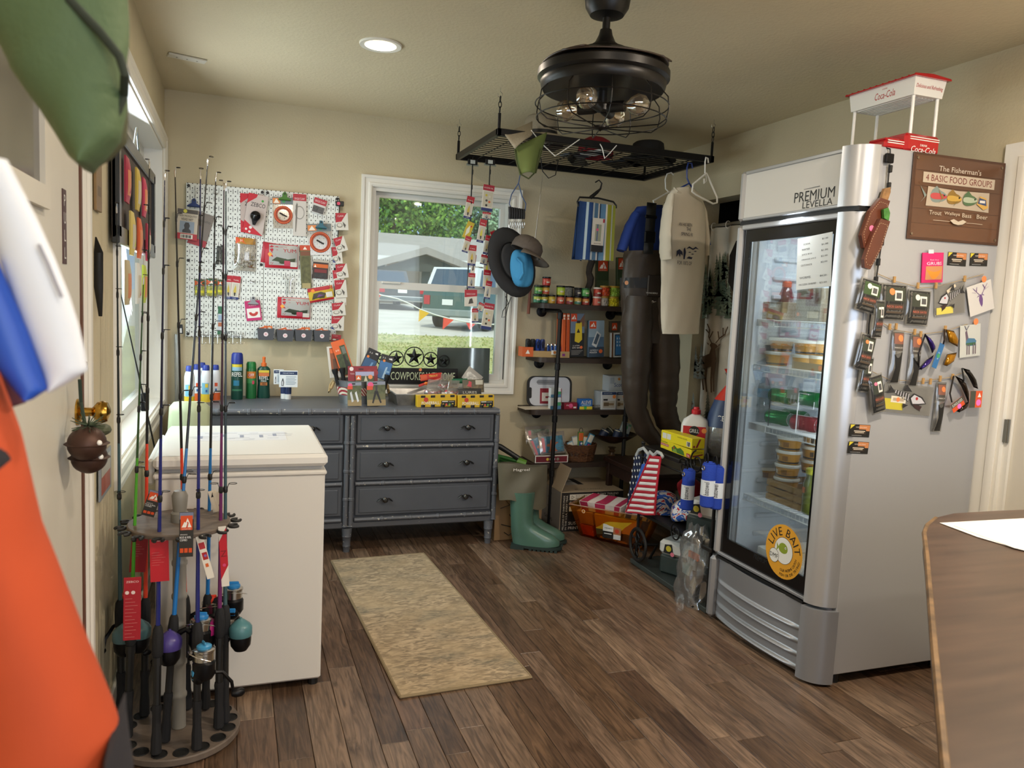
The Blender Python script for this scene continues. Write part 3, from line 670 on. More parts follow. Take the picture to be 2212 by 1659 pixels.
def rcol(mb,xc,yc,r,z0,z1,mat,a0=PI,a1=1.5*PI,n=8):
 mb.lathe([(r,z0),(r,z1)],mat,(xc,yc,0),n,2,a0,a1)
 vs=[(xc,yc,z)for z in(z0,z1)]
 for k,z in enumerate((z0,z1)):
  pts=[(xc,yc,z)]+[(xc+r*math.cos(a0+(a1-a0)*i/n),yc+r*math.sin(a0+(a1-a0)*i/n),z)for i in range(n+1)]
  mb.poly(pts if k else pts[::-1],mat)
 return mb
 # header
mb=MB();rcol(mb,2.205,2.352,.093,1.845,2.066,FSL);mb.bx(2.12,2.2,2.945,2.978,1.845,2.062,FSL,.01);mb.bx(2.125,2.2,2.352,2.946,1.845,1.858,FSL,.003);mb.bx(2.125,2.2,2.352,2.946,2.046,2.062,FSL,.003);wb(mb,'header_frame',fr)
wb(MB().bx(2.13,2.19,2.356,2.944,1.857,2.047,mt('#dedbd6',.3)),'header_panel',fr,smooth=0)
mb=MB();uy=Vector((0,-1,0));uz=Vector((0,0,1))
c1,c2=at(1758,421,x=2.129),at(1765,439,x=2.129)
mb.text('PREMIUM',(2.1292,c1.y,c1.z),.040,BLK,uy,uz,.225,.006);mb.text('LEVELLA',(2.1292,c2.y,c2.z),.026,BLK,uy,uz,.165,.005)
mb.add([(2.1292,c1.y+.06,c1.z+.029),(2.1292,c1.y-.03,c1.z+.032),(2.1292,c1.y-.03,c1.z+.028),(2.1292,c1.y+.06,c1.z+.027)],[(0,1,2,3)],mt('#777777',.5))
wb(mb,'lettering',fr,smooth=0)
wb(MB().bx(2.14,2.2,FY0+.01,2.978,1.828,1.845,BLK),'gap_seal',fr)
# door
ZD0,ZD1=.318,1.826
mb=MB();rcol(mb,2.205,2.352,.088,ZD0,ZD1,FSL);mb.bx(2.119,2.2,2.938,2.976,ZD0,ZD1,FSL,.012);mb.bx(2.122,2.2,2.352,2.94,ZD1-.022,ZD1,FSL,.004);mb.bx(2.122,2.2,2.352,2.94,ZD0,ZD0+.014,FSD,.003);dr=wb(mb,'door',fr)
mb=MB();FRB=mt('#0d0e10',.12);wx=2.137
for(ya,yb,za,zb)in((2.353,2.385,ZD0+.014,ZD1-.022),(2.895,2.938,ZD0+.014,ZD1-.022),(2.385,2.895,ZD1-.075,ZD1-.022),(2.385,2.895,ZD0+.014,ZD0+.085)):mb.bx(wx,wx+.012,ya,yb,za,zb,FRB)
wb(mb,'glass_border',dr,smooth=0)
GD=film('#f2f6f6',.0,.006,.01,'fridge_glass')
wb(MB().bx(wx+.001,wx+.006,2.384,2.896,ZD0+.085,ZD1-.075,GD),'glass',dr,smooth=0)
c=at(1638,1213,x=wx-.001)
mb=MB();mb.text('PREMIUM',(wx-.0005,c.y-.01,.388),.022,mt('#202226',.5),uy,uz,.085,.02);wb(mb,'lettering',dr,smooth=0)
# grille
wb(rcol(MB(),2.205,2.352,.098,.012,.305,FSD),'grille_post',fr);wb(MB().bx(2.106,2.2,2.938,2.982,.012,.305,FSD,.014),'grille_post',fr)
def gr(u,v):
 y=2.36+.58*u;z=.02+.285*v;bow=.03*(1-(2*u-1)**2)
 rib=0 if z>.235 else .014*max(0,math.sin((z-.02)/.0269*PI))**2*min(1,12*min(u,1-u))
 return(2.125-bow+.012-rib*1.0,y,z)
mb=MB();mb.grid(gr,24,84,FSD);mb.bx(2.14,2.2,2.36,2.94,.02,.30,FSD);wb(mb,'grille',fr,smooth=60)
wb(MB().bx(2.12,2.2,2.36,2.94,.303,.314,BLK),'grille_slot',fr)
for x,y in((2.25,2.30),(2.25,2.93),(2.78,2.30),(2.78,2.93)):wb(MB().cyl((x,y,0),.02,.05,BLK,10),'foot',fr)
light('AREA','fridge_lamp',(2.30,2.62,1.835),4,(.88,.95,1),.10,.5,look=(2.34,2.62,0));light('AREA','fridge_side_fill',(2.225,2.315,1.08),5,(.88,.95,1),.03,1.4,look=(2.55,2.8,1.08))  # side strip is an added, unseen fill that brightens the shelves
# shelves
SHZ=(.60,.935,1.203,1.407);SX=2.235
for zi,z in enumerate(SHZ):
 mb=MB();a,b=FY0+.05,FY1-.10 if zi<0 else FY1-.045
 for zz in(z-.022,z+.004):mb.tube([(SX,a,zz),(SX,b,zz)],.0028,WIR,6)
 for i in range(27):y=a+(b-a)*i/26;mb.tube([(SX,y,z-.022),(SX,y,z+.004),(2.77,y,z+.004)],.0019,WIR,5)
 mb.tube([(2.5,a,z),(2.5,b,z)],.0028,WIR,6);mb.tube([(2.77,a,z),(2.77,b,z)],.0028,WIR,6)
 o=wb(mb,'wire_shelf',fr,kind='stuff')
for z in(.935,1.407):
 mb=MB();mb.bx(SX-.010,SX-.005,2.80,FY1-.05,z-.024,z+.008,film('#f4f4f4',.1,.5,.2,'label_holder'),.002);wb(mb,'label_holder',fr)
 # ---- on the door: price list and round bait sticker
P4=lambda p,x:[at(*q,x=x)for q in p]
def xcard(name,label,cat,p,x,base,items,th=.0012,**kw):return pxcard(name,label,cat,p,dict(x=x),base,items,th,off=th/2,**kw)
pr=[('t',.28,.865,.034,'SODA','#333333',.2),('t',.80,.905,.034,'$1.00','#333333',.16),('t',.26,.765,.034,'WATER','#333333',.24),('t',.80,.80,.034,'$1.00','#333333',.18),('t',.30,.665,.034,'JUICE BOX','#333333',.30),('t',.80,.69,.034,'$1.00','#333333',.18),('t',.36,.565,.034,'ORANGE JUICE','#333333',.42),('t',.80,.58,.034,'$2.00','#333333',.18),('t',.30,.46,.034,'GATORADE','#333333',.32),('t',.80,.47,.034,'$2.00','#333333',.18),('t',.27,.22,.045,'WORMS','#333333',.32),('t',.79,.215,.038,'$4.20','#333333',.18),('t',.35,.09,.034,'FROZEN SHRIMP','#333333',.5),('t',.80,.085,.034,'$3.00','#333333',.2)]
xcard('price_list','white paper price list taped inside the fridge door glass','sign',((1724,517),(1800,499),(1719,628)),wx-.001,'#dfe2e0',pr,.0006)
c=(P4([(1693,1192)],wx)[0]);R=.112
t=thing('bait_sticker','round orange live bait sticker at the foot of the fridge door glass','sticker',mw=frame((wx-.0012,c.y,c.z),uy,uz))
mb=MB();mb.lathe([(0,.0),(R,0)],mt('#e8a632',.4),n=40);mb.lathe([(R,-.0004),(R,0)],mt('#e8a632',.4),n=40,caps=False);mb.build('disc',t,0)
mb=MB();mb.lathe([(0,.0005),(R*.50,.0005)],mt('#3a2a20',.5),(0,.004,0),32);mb.lathe([(0,.0008),(R*.485,.0008)],WHT,(0,.004,0),32);mb.lathe([(0,.0011),(R*.27,.0011)],mt('#3a2a20',.5),(-.055,-.030,0),24);mb.lathe([(0,.0014),(R*.255,.0014)],WHT,(-.055,-.030,0),24);mb.build('badge',t,0)
mb=MB();FGN=mt('#8fa02c',.5)
mb.poly([(-.03+.055*(.5-.5*math.cos(PI*i/10)),.012+.024*math.sin(PI*i/10),.0011)for i in range(11)]+[(.025-.055*(.5-.5*math.cos(PI*i/10)),.012-.020*math.sin(PI*i/10),.0011)for i in range(11)],FGN);mb.poly([(-.028,.012,.0012),(-.045,.03,.0012),(-.04,.01,.0012),(-.044,-.008,.0012)],FGN);mb.lathe([(0,.0013),(.005,.0013)],WHT,(.012,.018,0),12);mb.lathe([(0,.0015),(.0024,.0015)],BLK,(.013,.018,0),10);mb.build('fish_print',t,0)
def arc_text(mb,s,r,a0,a1,h,mat,z=.0008,c=(0,0),inward=False):
 ws=[glyphs(ch)[2]if ch!=' 'else .4 for ch in s];tot=sum(ws)+.25*(len(s)-1);k=0
 for ch,w in zip(s,ws):
  a=a0+(a1-a0)*((k+w/2)/tot);k+=w+.25
  if ch==' ':continue
  up=Vector((math.cos(a),math.sin(a),0));rt=Vector((math.sin(a),-math.cos(a),0))
  if inward:up,rt=-up,-rt
  hh=h*(1 if ch.isalnum()else .9)
  mb.text(ch,(c[0]+r*math.cos(a),c[1]+r*math.sin(a),z),hh,mat,rt,up,None,.02)
mb=MB();arc_text(mb,'LIVE BAIT',R*.75,math.radians(168),math.radians(8),.034,BLK);arc_text(mb,'OUR WORMS CATCH',R*.69,math.radians(262),math.radians(352),.011,BLK,inward=True);arc_text(mb,'FISH OR DIE TRYING!',R*.86,math.radians(262),math.radians(352),.011,BLK,inward=True);mb.text('DMF',(-.055,-.030,.0018),.018,BLK);mb.build('lettering',t,0)
# ---- things inside the fridge
def cup(label,px,py,x,z,s=1.0,group='bait tubs in the fridge',first=[None]):
 p=at(px,py,x=x);mw=Matrix.Translation((x,p.y,z))
 if first[0]is None:
  t=thing('bait_tub',label,'tub',mw=mw,group=group)
  m=MB();m.lathe([(.044,0),(.052,.045),(.053,.050)],mt('#c98f2c',.45,n=(30,.12)),n=20);m.lathe([(.0448,.004),(.0462,.012)],mt('#2a2018',.5),n=20,caps=False);m.build('tub',t)
  m=MB();m.lathe([(.056,.048),(.0575,.051),(.0575,.058),(.054,.062),(.051,.0605),(0,.0605)],mt('#e9e6dc',.35),n=20);m.build('lid',t)
  m=MB()
  for a,w in((2.6,.30),(3.9,.5)):
   m.lathe([(.0492,.016),(.0518,.038)],mt('#3a2a1a',.5)if w<.4 else mt('#8a5c1c',.5),n=4,a0=a,a1=a+w,caps=False)
  m.lathe([(.0497,.018),(.0517,.036)],mt('#e6e0d0',.5),n=4,a0=3.25,a1=3.5,caps=False);m.build('label_print',t);first[0]=t;return t
 return dup(first[0],mw@Matrix.Rotation(px*.37,4,'Z'),label,group)
S0,S1,S2,S3=[z+.0075 for z in SHZ]
# crate
t=thing('wooden_crate','small slatted wooden crate holding bait tubs on the lowest fridge shelf','crate',(2.385,2.66,S0))
CW=mt('#a5814f',.7,n=(20,.2),sx=(1,.3,3))
for i,z in enumerate((.012,.045,.078)):
 for x in(-.105,.105):MB().box((x,0,z),(.008,.33,.026),CW,.001).build('slat',t,0)
 for y in(-.165,.165):MB().box((0,y,z),(.202,.008,.026),CW,.001).build('slat',t,0)
for x in(-.094,.094):
 for y in(-.154,.154):MB().box((x,y,.046),(.014,.014,.092),CW).build('corner_post',t,0)
MB().box((0,0,.004),(.2,.32,.006),CW).build('bottom',t,0)
yc=at(1649,1050,x=2.37).y;ys=at(1697,1060,x=2.36).y
cup('yellow bait tub alone at the left of the wooden crate',1649,1050,2.37,S0+.055)
for i in range(4):cup(['lowest','second lowest','second highest','topmost'][i]+' yellow bait tub of the tall stack in the crate',1697,1060,2.36,S0+.040+.0625*i)
for i in range(3):cup(['lowest','middle','top'][i]+' yellow bait tub of the stack beside the pickle jar',1752,1045,2.47,S0+.0+.0625*(i+2.0))
MB()
p=at(1754,1060,x=2.29);t=thing('pickle_jar','large green pickle jar with a yellow lid on the lowest fridge shelf','jar',(2.30,p.y,S0))
m=MB();m.lathe([(.040,0),(.046,.008),(.046,.13),(.036,.16),(.036,.172)],mt('#5d6420',.2,n=(25,.35),cc=.6),n=18);m.build('glass',t);MB().lathe([(.038,.17),(.039,.172),(.039,.19),(.036,.193),(0,.193)],mt('#b9b52e',.4),n=18).build('lid',t);MB().lathe([(.0466,.09),(.0466,.115)],mt('#e8804a',.5),n=3,a0=2.6,a1=3.1,caps=False).build('price_sticker',t)
# shelf 2: cans and water
def can(label,px,py,x,z,col,group,rz=0.0,kept={}):
 p=at(px,py,x=x);mw=Matrix.Translation((x,p.y,z))@Matrix.Rotation(rz,4,'Z')@Matrix.Rotation(PI/2,4,'X')
 if col not in kept:
  t=thing('soda_can',label,'can',mw=mw,group=group)
  m=MB();m.lathe([(.026,-.061),(.033,-.053),(.033,.046),(.027,.058)],mt(col,.22,.45),n=20);m.build('body',t)
  m=MB();m.lathe([(.027,.058),(.0275,.061),(.025,.061),(.024,.057),(0,.057)],mt('#c9c9c9',.25,1),n=20);m.box((.004,0,.058),(.018,.010,.002),mt('#c9c9c9',.25,1),.0008);m.build('lid',t)
  m=MB();m.lathe([(.0333,-.03),(.0333,.02)],mt('#d8e6d8'if col!='#8e1220'else '#f0dcdc',.3),n=5,a0=-2.2,a1=-1.5,caps=False);m.lathe([(.0333,-.04),(.0333,.035)],mt('#d8e6d8'if col!='#8e1220'else '#f0dcdc',.3),n=5,a0=1.4,a1=1.8,caps=False);m.build('print',t);kept[col]=t;return t
 return dup(kept[col],mw,label,group)
g='soda cans lying on the middle fridge shelf'
can('green soda can lying in front on the can shelf',1682,912,2.30,S1+.036,'#0f7a3a',g,.25)
can('green soda can lying second in the lower row',1716,912,2.40,S1+.036,'#0f7a3a',g,.3)
can('green soda can lying on the upper tier of the can rack',1690,853,2.30,S1+.135,'#0f7a3a',g,.1)
can('green soda can at the right of the upper tier',1752,857,2.36,S1+.135,'#0f7a3a',g,.2)
can('dark red soda can lying at the right of the can shelf',1738,929,2.30,S1+.036,'#8e1220',g,.3)
can('dark red soda can behind the door column',1775,935,2.34,S1+.036,'#8e1220',g,.3)
t=thing('can_rack','white wire rack holding soda cans in the fridge','rack',(2.33,at(1722,890,x=2.33).y,S1));m=MB()
for x in(-.08,.0,.08):m.tube([(x,.08,.098),(x,-.10,.098),(x,-.10,.13)],.0022,WIR,6)
m.tube([(-.08,.08,.098),(.08,.08,.098)],.0025,WIR,6);m.tube([(-.085,-.10,0),(-.085,-.10,.17),(-.085,-.16,.17)],.003,WIR,6);m.tube([(-.085,.08,0),(-.085,.08,.16)],.003,mt('#222222',.4),6);m.build('wires',t,kind='stuff');MB().box((-.09,-.07,.165),(.003,.07,.05),film('#e8ecec',.15,.3,.1,'clear_tag')).build('label_tag',t,0)
p=at(1647,868,x=2.30);t=thing('water_bottle','clear water bottle with a blue label in the fridge','bottle',(2.30,p.y,S1));CLR=film('#e6f0f4',.25,.12,.06,'clear_plastic')
m=MB();pf=[(.028,0),(.032,.006)]
for i in range(8):pf+=[(.032,.012+.013*i),(.030,.018+.013*i)]
pf+=[(.032,.12),(.032,.16),(.022,.19),(.013,.205),(.013,.215)]
m.lathe(pf,CLR,n=16);m.build('bottle',t);MB().lathe([(.0326,.115),(.0326,.155)],mt('#7fb4d8',.4),n=16,caps=False).build('label',t);MB().lathe([(.0145,.207),(.0145,.224),(0,.225)],mt('#e8e8ea',.4),n=12).build('cap',t)
# shelf 3: tubs on cardboard tray
for i,(px,py,x,dz_)in enumerate(((1678,785,2.31,0),(1688,755,2.33,.0625),(1738,790,2.31,0),(1742,760,2.31,.0625),(1772,790,2.34,0),(1775,762,2.36,.0625))):
 cup('yellow bait tub on the third fridge shelf, '+['front left below','front left on top','middle below','middle on top','right below','right on top'][i],px,py,x,S2+dz_)
p=at(1745,800,x=2.27);t=thing('cardboard_tray','brown cardboard tray edge with an orange price dot on the third fridge shelf','tray',(2.255,p.y-.02,S2));MB().box((0,0,.016),(.004,.20,.030),mt('#a98f6a',.8)).build('front',t,0);MB().lathe([(0,0),(.011,0)],mt('#f0905a',.5),(-.0024,-.07,.016),14,0).build('price_dot',t,0)
# shelf 4
p=at(1678,668,x=2.29);t=card('cardboard_box','brown cardboard carton on the top fridge shelf','box',frame((2.28,p.y,S3+.04),uy,uz)@Matrix.Translation((0,0,-.06)),.15,.078,'#8f7350',[('o',.16,.5,.065,'#e9804c'),('r',.42,.7,.72,.98,'#c8c4ba')],.16)
for i,(px,x)in enumerate(((1688,2.42),(1707,2.46),(1697,2.38))):
 p=at(px,640,x=x);t=thing('sports_drink',['red sports drink bottle behind the brown carton','second red sports drink bottle, right of the first','red sports drink bottle at the back left of the carton'][i],'bottle',(x,p.y,S3),group='sports drinks on the top fridge shelf')
 m=MB();m.lathe([(.034,0),(.037,.01),(.037,.06),(.033,.066),(.033,.074),(.037,.08),(.037,.11),(.026,.14),(.020,.152)],mt('#6e1420',.15,cc=.5),n=18);m.build('bottle',t);MB().lathe([(.023,.15),(.023,.172),(.020,.176),(0,.176)],mt('#d2582c',.4),n=16).build('cap',t)
p=at(1757,668,x=2.3);card('cardboard_box','clear wrapped brown carton with an orange price dot, right of the top fridge shelf','box',frame((2.28,p.y,S3+.07),uy,uz)@Matrix.Translation((0,0,-.06)),.15,.14,'#7a6a52',[('o',.12,.2,.06,'#e9804c'),('r',.4,.45,.9,.85,'#5a2a28'),('r',.5,.1,.95,.3,'#c9b89a')],.14)
# bottom: white tray
t=thing('freezer_tray','white plastic tray on the fridge floor','tray',(2.42,2.63,.3215));m=MB();m.box((0,0,.004),(.3,.42,.006),WHT,.002)
for s in(-1,1):m.box((.15*s,0,.03),(.005,.42,.056),WHT,.002);m.box((0,.21*s,.03),(.3,.005,.056),WHT,.002)
m.build('tray',t);p=at(1735,1205,x=2.4);t=card('snack_pouch','red and blue frozen shrimp pouch in the white fridge tray','pouch',frame((2.33,2.46,.40),uy,uz),.13,.13,'#a03a2c',[('r',0,0,1,.4,'#3a4a8a'),('r',.1,.5,.9,.8,'#d9d0c8')],.01,bulge=.015)
# ==== on and above the fridge
RC=mt('#b3141c',.25,cc=.5)
t=thing('soda_stand_roof','white toy drinks stand with red roof on four posts on top of the fridge','stand',(2.45,2.46,FH));z0=FH
A,B_,C_=at(1846,300,x=2.24),at(1960,245,x=2.24),at(2041,225,y=2.42)
mb=MB();x0,x1,y0,y1,zb,zt=2.375,2.53,2.30,2.63,2.28,2.345
p0,p1=[(x0+.007,y0+.008,zb),(x1-.007,y0+.008,zb),(x1-.007,y1-.008,zb),(x0+.007,y1-.008,zb)],[(x0,y0,zt),(x1,y0,zt),(x1,y1,zt),(x0,y1,zt)]
mb.add(p0+p1,[(0,3,2,1),(0,1,5,4),(1,2,6,5),(2,3,7,6),(3,0,4,7)],WHT);cp=wb(mb,'canopy_box',t,smooth=0)
mb=MB()
for i in range(7):mb.bx(x0+.02+.017*i,x0+.028+.017*i,y0+.03,y1-.03,zb-.003,zb,WHT,.001)
wb(mb,'underside_ribs',cp,smooth=0,kind='stuff')
mb=MB();mb.prism([(x0-.012,zt-.002),(x1+.012,zt-.002),(x1+.012,zt+.003),((x0+x1)/2,zt+.010),(x0-.012,zt+.003)],y1-y0+.022,RC,1,y0-.011)
for i in range(12):y=y0-.008+(y1-y0+.016)*i/11;mb.tube([(x0-.011,y,zt+.004),((x0+x1)/2,y,zt+.011),(x1+.011,y,zt+.004)],.0025,RC,5)
wb(mb,'roof',t)
for x in(x0+.018,x1-.018):
 for y in(y0+.018,y1-.018):wb(MB().cyl((x,y,FH),.0062,zb-FH,WHT,10),'post',t)
sl=Vector((0,.012,0));mb=MB();RD_=mt('#b5161e',.4);nx=Vector((-.11,0,.012)).normalized()
mb.text('DRINK',(x0+.0012,(y0+y1)/2-.02,zt-.013),.006,RD_,uy,(0,0,1),None,.01);mb.text('Coca-Cola',(x0+.0034,(y0+y1)/2-.02,zt-.036),.026,RD_,uy,Vector((-.1,0,1)).normalized(),.10,.02,.35)
mb.text('Delicious and Refreshing',((x0+x1)/2,y0+.0033,zt-.034),.018,RD_,(1,0,0),Vector((0,-.1,1)).normalized(),.132,.008,.3);wb(mb,'lettering',cp,smooth=0)
t=thing('red_cooler_box','glossy red toy cooler with white stripes on top of the fridge','cooler',(2.42,2.36,FH));mb=MB();mb.bx(2.345,2.515,2.285,2.40,FH,FH+.072,RC,.012);wb(mb,'body',t)
mb=MB();mb.bx(2.255,2.35,2.29,2.395,FH,FH+.040,RC,.012);mb.bx(2.262,2.35,2.30,2.385,FH+.036,FH+.046,RC,.004);wb(mb,'bin_front',t)
mb=MB()
for z in(.056,.048):mb.bx(2.362,2.505,2.2835,2.2855,FH+z,FH+z+.003,WHT);mb.bx(2.262,2.34,2.2885,2.2905,FH+z-.024,FH+z-.021,WHT)
wb(mb,'stripes',t,smooth=0);mb=MB();mb.text('DRINK',(2.43,2.2835,FH+.030),.008,WHT,(1,0,0),(0,0,1));mb.text('Coca-Cola',(2.43,2.2835,FH+.014),.022,WHT,(1,0,0),(0,0,1),.12,.02,.35);wb(mb,'lettering',t,smooth=0)
# ==== on the fridge side
SY=FY0-.001
def sc(name,label,cat,p,base,items=(),th=.003,off=.0,**kw):return pxcard(name,label,cat,p,dict(y=SY),base,items,th,off=th/2+off,**kw)
BRN=mt('#5c3a22',.35,n=(3,.25),sx=(.6,1,9),cc=.4)
DKB='#3a2216'
def fishp(cx,cy,s,c1,c2,up=1):
 b=[(cx+s*.12*math.cos(q)*(.75+.25*math.cos(q)),cy+s*.075*math.sin(q))for q in[2*PI*i/16 for i in range(16)]]
 bb=[(cx+s*.12*math.cos(q)*.9,cy+s*.02+s*.05*abs(math.sin(q))*math.sin(q))for q in[2*PI*i/16 for i in range(16)]]
 return[('p',b,c1),('p',[(cx-s*.10,cy),(cx-s*.17,cy+s*.10*up),(cx-s*.12,cy-s*.02),(cx-s*.16,cy-s*.09)],c1),('p',[(cx-s*.05,cy+s*.06),(cx,cy+s*.12),(cx+s*.05,cy+s*.06)],c1),('p',[(x,cy+(y-cy)*.5)for x,y in b],c2),('o',cx+s*.085,cy+s*.015,.008,'#111111')]
it=[('r',.03,.03,.97,.97,BRN)]+[('r',.03,z,.97,z+.004,DKB)for z in(.19,.36,.62,.80)]
it+=[('t',.5,.845,.062,"The Fisherman's",'#cfc4b4',.46),('r',.11,.665,.89,.785,'#b9ab97'),('t',.5,.725,.075,'4 BASIC FOOD GROUPS','#6d2420',.72),('p',[(.16,.40),(.17,.625),(.5,.605),(.84,.62),(.85,.385),(.5,.40)],'#b5a692')]
it+=fishp(.26,.52,1.0,'#7d8a84','#b9484a',1)+fishp(.43,.51,.9,'#8a6a2c','#c09a44',1)+fishp(.60,.51,.9,'#4f6b48','#a9b39a',-1)
it+=[('p',[(.70,.47),(.73,.57),(.80,.55),(.83,.44),(.78,.41)],'#c9a050'),('p',[(.71,.48),(.725,.55),(.80,.53),(.81,.46)],'#38496e'),('r',.73,.49,.79,.52,'#d8d4cc')]
it+=[('t',x,.325,.05,w,'#c8bba6',wd)for x,w,wd in((.26,'Trout',.13),(.44,'Walleye',.17),(.60,'Bass',.1),(.77,'Beer',.12))]
it+=[('r',.24,.235,.42,.24,'#c8bba6'),('r',.60,.235,.78,.24,'#c8bba6'),('p',[(.42,.25),(.46,.27),(.51,.245),(.56,.27),(.60,.25),(.56,.215),(.51,.205),(.46,.215)],'#c8bba6')]
o=sc('tin_sign','brown wood look tin sign about four basic food groups on the fridge side','sign',((1973,329),(2171,352),(1955,517)),'#4b2f1e',it,.004,.002)
mb=MB();w_,h_=o.dimensions.x,o.dimensions.y
for sx in(-1,1):
 for sy in(-1,1):mb=MB();mb.lathe([(.006,0),(.005,.003),(0,.0035)],mt('#8a7a66',.3,.8),(sx*(w_/2-.02),sy*(h_/2-.02),.002),10);mb.build('rivet',o)
CARDI=[('r',.02,.03,.98,.97,'#181818'),('r',.45,.5,.98,.97,'#c98350'),('r',.2,.2,.8,.62,'#30261e'),('t',.55,.78,.09,'HOMETOWN FISHING','#f0e6d8',.55),('r',.2,.44,.75,.50,'#e8dccb'),('r',.25,.32,.7,.38,'#d9cbb5'),('p',[(0,.97),(.22,.97),(0,.62)],'#d9c83c'),('r',.1,.1,.6,.13,'#a9a9a9')]
for i,(p,l)in enumerate(((((2048,543),(2088,548),(2046,572)),'left of the two dark sunset business cards under the tin sign'),(((2096,546),(2134,548),(2094,574)),'right of the two dark sunset business cards under the tin sign'),(((1837,915),(1880,919),(1834,942)),'upper of the two dark business cards low on the fridge side'),(((1834,952),(1877,956),(1831,978)),'lower of the two dark business cards low on the fridge side'))):
 sc('business_card',l,'card',p,'#1a1a1a',CARDI,.0008,group='dark sunset business cards stuck to the fridge')
 # magnet clip strip with knife sheaths
o=thing('clip_strip','black hanging clip strip with a square magnet on the fridge side','clip strip',(at(1921,340,y=SY)))
B0=o.location.copy();SYN=SY-.012
def L(px,py,d=.0):q=at(px,py,y=SYN-d);return(q.x-B0.x,q.y-B0.y,q.z-B0.z)
mb=MB();a=L(1921,342);mb.box(a,(.036,.014,.034),BLKM,.003);mb.build('magnet',o)
mb=MB();mb.tube([L(1923,333),L(1923,322),(L(1921,316)[0],.01,L(1921,316)[2]+.0),(L(1919,312)[0],.05,L(1919,314)[2]+.004)],.0028,BLKM,6);mb.build('hook',o)
mb=MB();mb.tube([L(1921,355),L(1917,410),L(1905,520),L(1893,600),L(1877,700),L(1873,790)],.004,BLK,6,flat=.5);mb.build('strip',o)
for px,py in((1923,365),(1920,402),(1905,523),(1897,566),(1892,605),(1880,760),(1876,800)):mb=MB();q=L(px,py,.004);mb.box(q,(.010,.016,.026),BLK,.002);mb.build('clip',o)
def sheath(label,pts,blade,hcol,d):
 t=thing('knife_sheath',label,'sheath',at(*pts[0],y=SY-d));O=t.location
 P=[at(*p,y=SY-d)-O for p in pts];lth=mt('#5a2e1e',.32,n=(14,.15))
 mb=MB();n=len(P);f=[(v.x,0,v.z)for v in P];bk_=[(v.x,.016,v.z)for v in P];mb.add(f+bk_,[tuple(range(n))[::-1],tuple(range(n,2*n))]+[(i,(i+1)%n,n+(i+1)%n,n+i)for i in range(n)],lth);mb.build('sheath',t,20)
 Q=[at(*p,y=SY-d)-O for p in blade];mb=MB();m2=len(Q);mb.add([(v.x,.002,v.z)for v in Q]+[(v.x,.013,v.z)for v in Q],[tuple(range(m2))[::-1],tuple(range(m2,2*m2))]+[(i,(i+1)%m2,m2+(i+1)%m2,m2+i)for i in range(m2)],mt(hcol,.3,n=(60,.3)));mb.build('handle',t,20)
 ce=sum((v for v in P),Vector())/n;mb=MB();S=[ce+(v-ce)*.84 for v in P]
 for i in range(n):
  a,b=S[i],S[(i+1)%n];k=max(1,int((b-a).length/.009))
  for j in range(k):q=a.lerp(b,(j+.3)/k);q2=a.lerp(b,(j+.75)/k);mb.tube([(q.x,-.0008,q.z),(q2.x,-.0008,q2.z)],.0008,mt('#cdb894',.6),4)
 mb.build('stitching',t,kind='stuff')
 return t
t=sheath('larger brown leather knife sheath with a wooden handled knife, upper on the strip',[(1903,427),(1923,434),(1911,470),(1880,541),(1866,535),(1861,508),(1880,455)],[(1905,428),(1912,407),(1925,404),(1925,415),(1919,433)],'#8f6a42',.028)
mb=MB();q=at(1883,493,y=SY-.0295)-t.location;mb.lathe([(0,0),(.011,0)],mt('#e2789c',.5),(q.x,q.y,q.z),14,-1);mb.build('price_dot',t,0)
sheath('smaller brown leather knife sheath with a green handled knife, lower on the strip',[(1903,472),(1923,478),(1905,535),(1880,582),(1868,578),(1867,560),(1884,510)],[(1911,471),(1910,452),(1920,448),(1924,460),(1921,477)],'#3f7a34',.046)
# strings with clothes pegs
STR=mt('#a8926a',.8);PEG=mt('#b9935c',.7)
for i,(pts,l,pegs)in enumerate((([(1893,590),(1930,606),(1990,622),(2020,620),(2085,603),(2125,592)],'upper jute string of small pegs across the fridge side',[(1932,604),(1983,617),(2022,617),(2084,602)]),([(1895,690),(1930,712),(1990,722),(2040,716),(2090,700)],'middle jute string of small pegs across the fridge side',[(1922,706),(1936,705),(1976,717),(1989,722),(2042,710)]),([(1885,803),(1920,820),(1990,824),(2055,815),(2085,803)],'lower jute string of small pegs across the fridge side',[(1994,823),(2010,824),(2031,818),(2058,814)]))):
 t=thing('peg_string',l,'string',at(*pts[0],y=SY-.006),group='peg strings on the fridge');O=t.location
 mb=MB();mb.tube([at(*p,y=SY-.006)-O for p in pts],.0013,STR,5);mb.build('string',t)
 for p in pegs:q=at(*p,y=SY-.012)-O;mb=MB();mb.box((q.x-.0026,q.y,q.z),(.004,.008,.024),PEG,.0012);mb.box((q.x+.0026,q.y,q.z),(.004,.008,.024),PEG,.0012);mb.build('peg',t,0)
FLM=film('#e6e6e4',.3,.06,.08,'pouch_film')
def gaiter(label,p,dot='#f08a50',off=.006,green=False):
 it=[('r',.06,.04,.94,.96,mt('#1f201f',.5,n=(40,.3))),('r',.15,.52,.9,.9,'#3d5530'if green else '#3b4034'),('r',.2,.3,.85,.45,'#4a3a30'),('t',.5,.38,.06,'NECK GAITER','#d0705a',.6),('r',.2,.2,.8,.25,'#584a3c'),('r',.45,.55,.75,.82,'#e6e3da'),('r',.5,.6,.7,.76,'#555555'),'+price_dot',('o',.35,.78,.1,dot)]
 return sc('gaiter_pouch',label,'pouch',p,FLM,it,.004,off,bulge=.012,group='black camouflage pouches on the fridge side')
gaiter('leftmost black camouflage pouch beside the upper string',((1852,598),(1898,612),(1834,668)),'#e6e3da',.02,True)
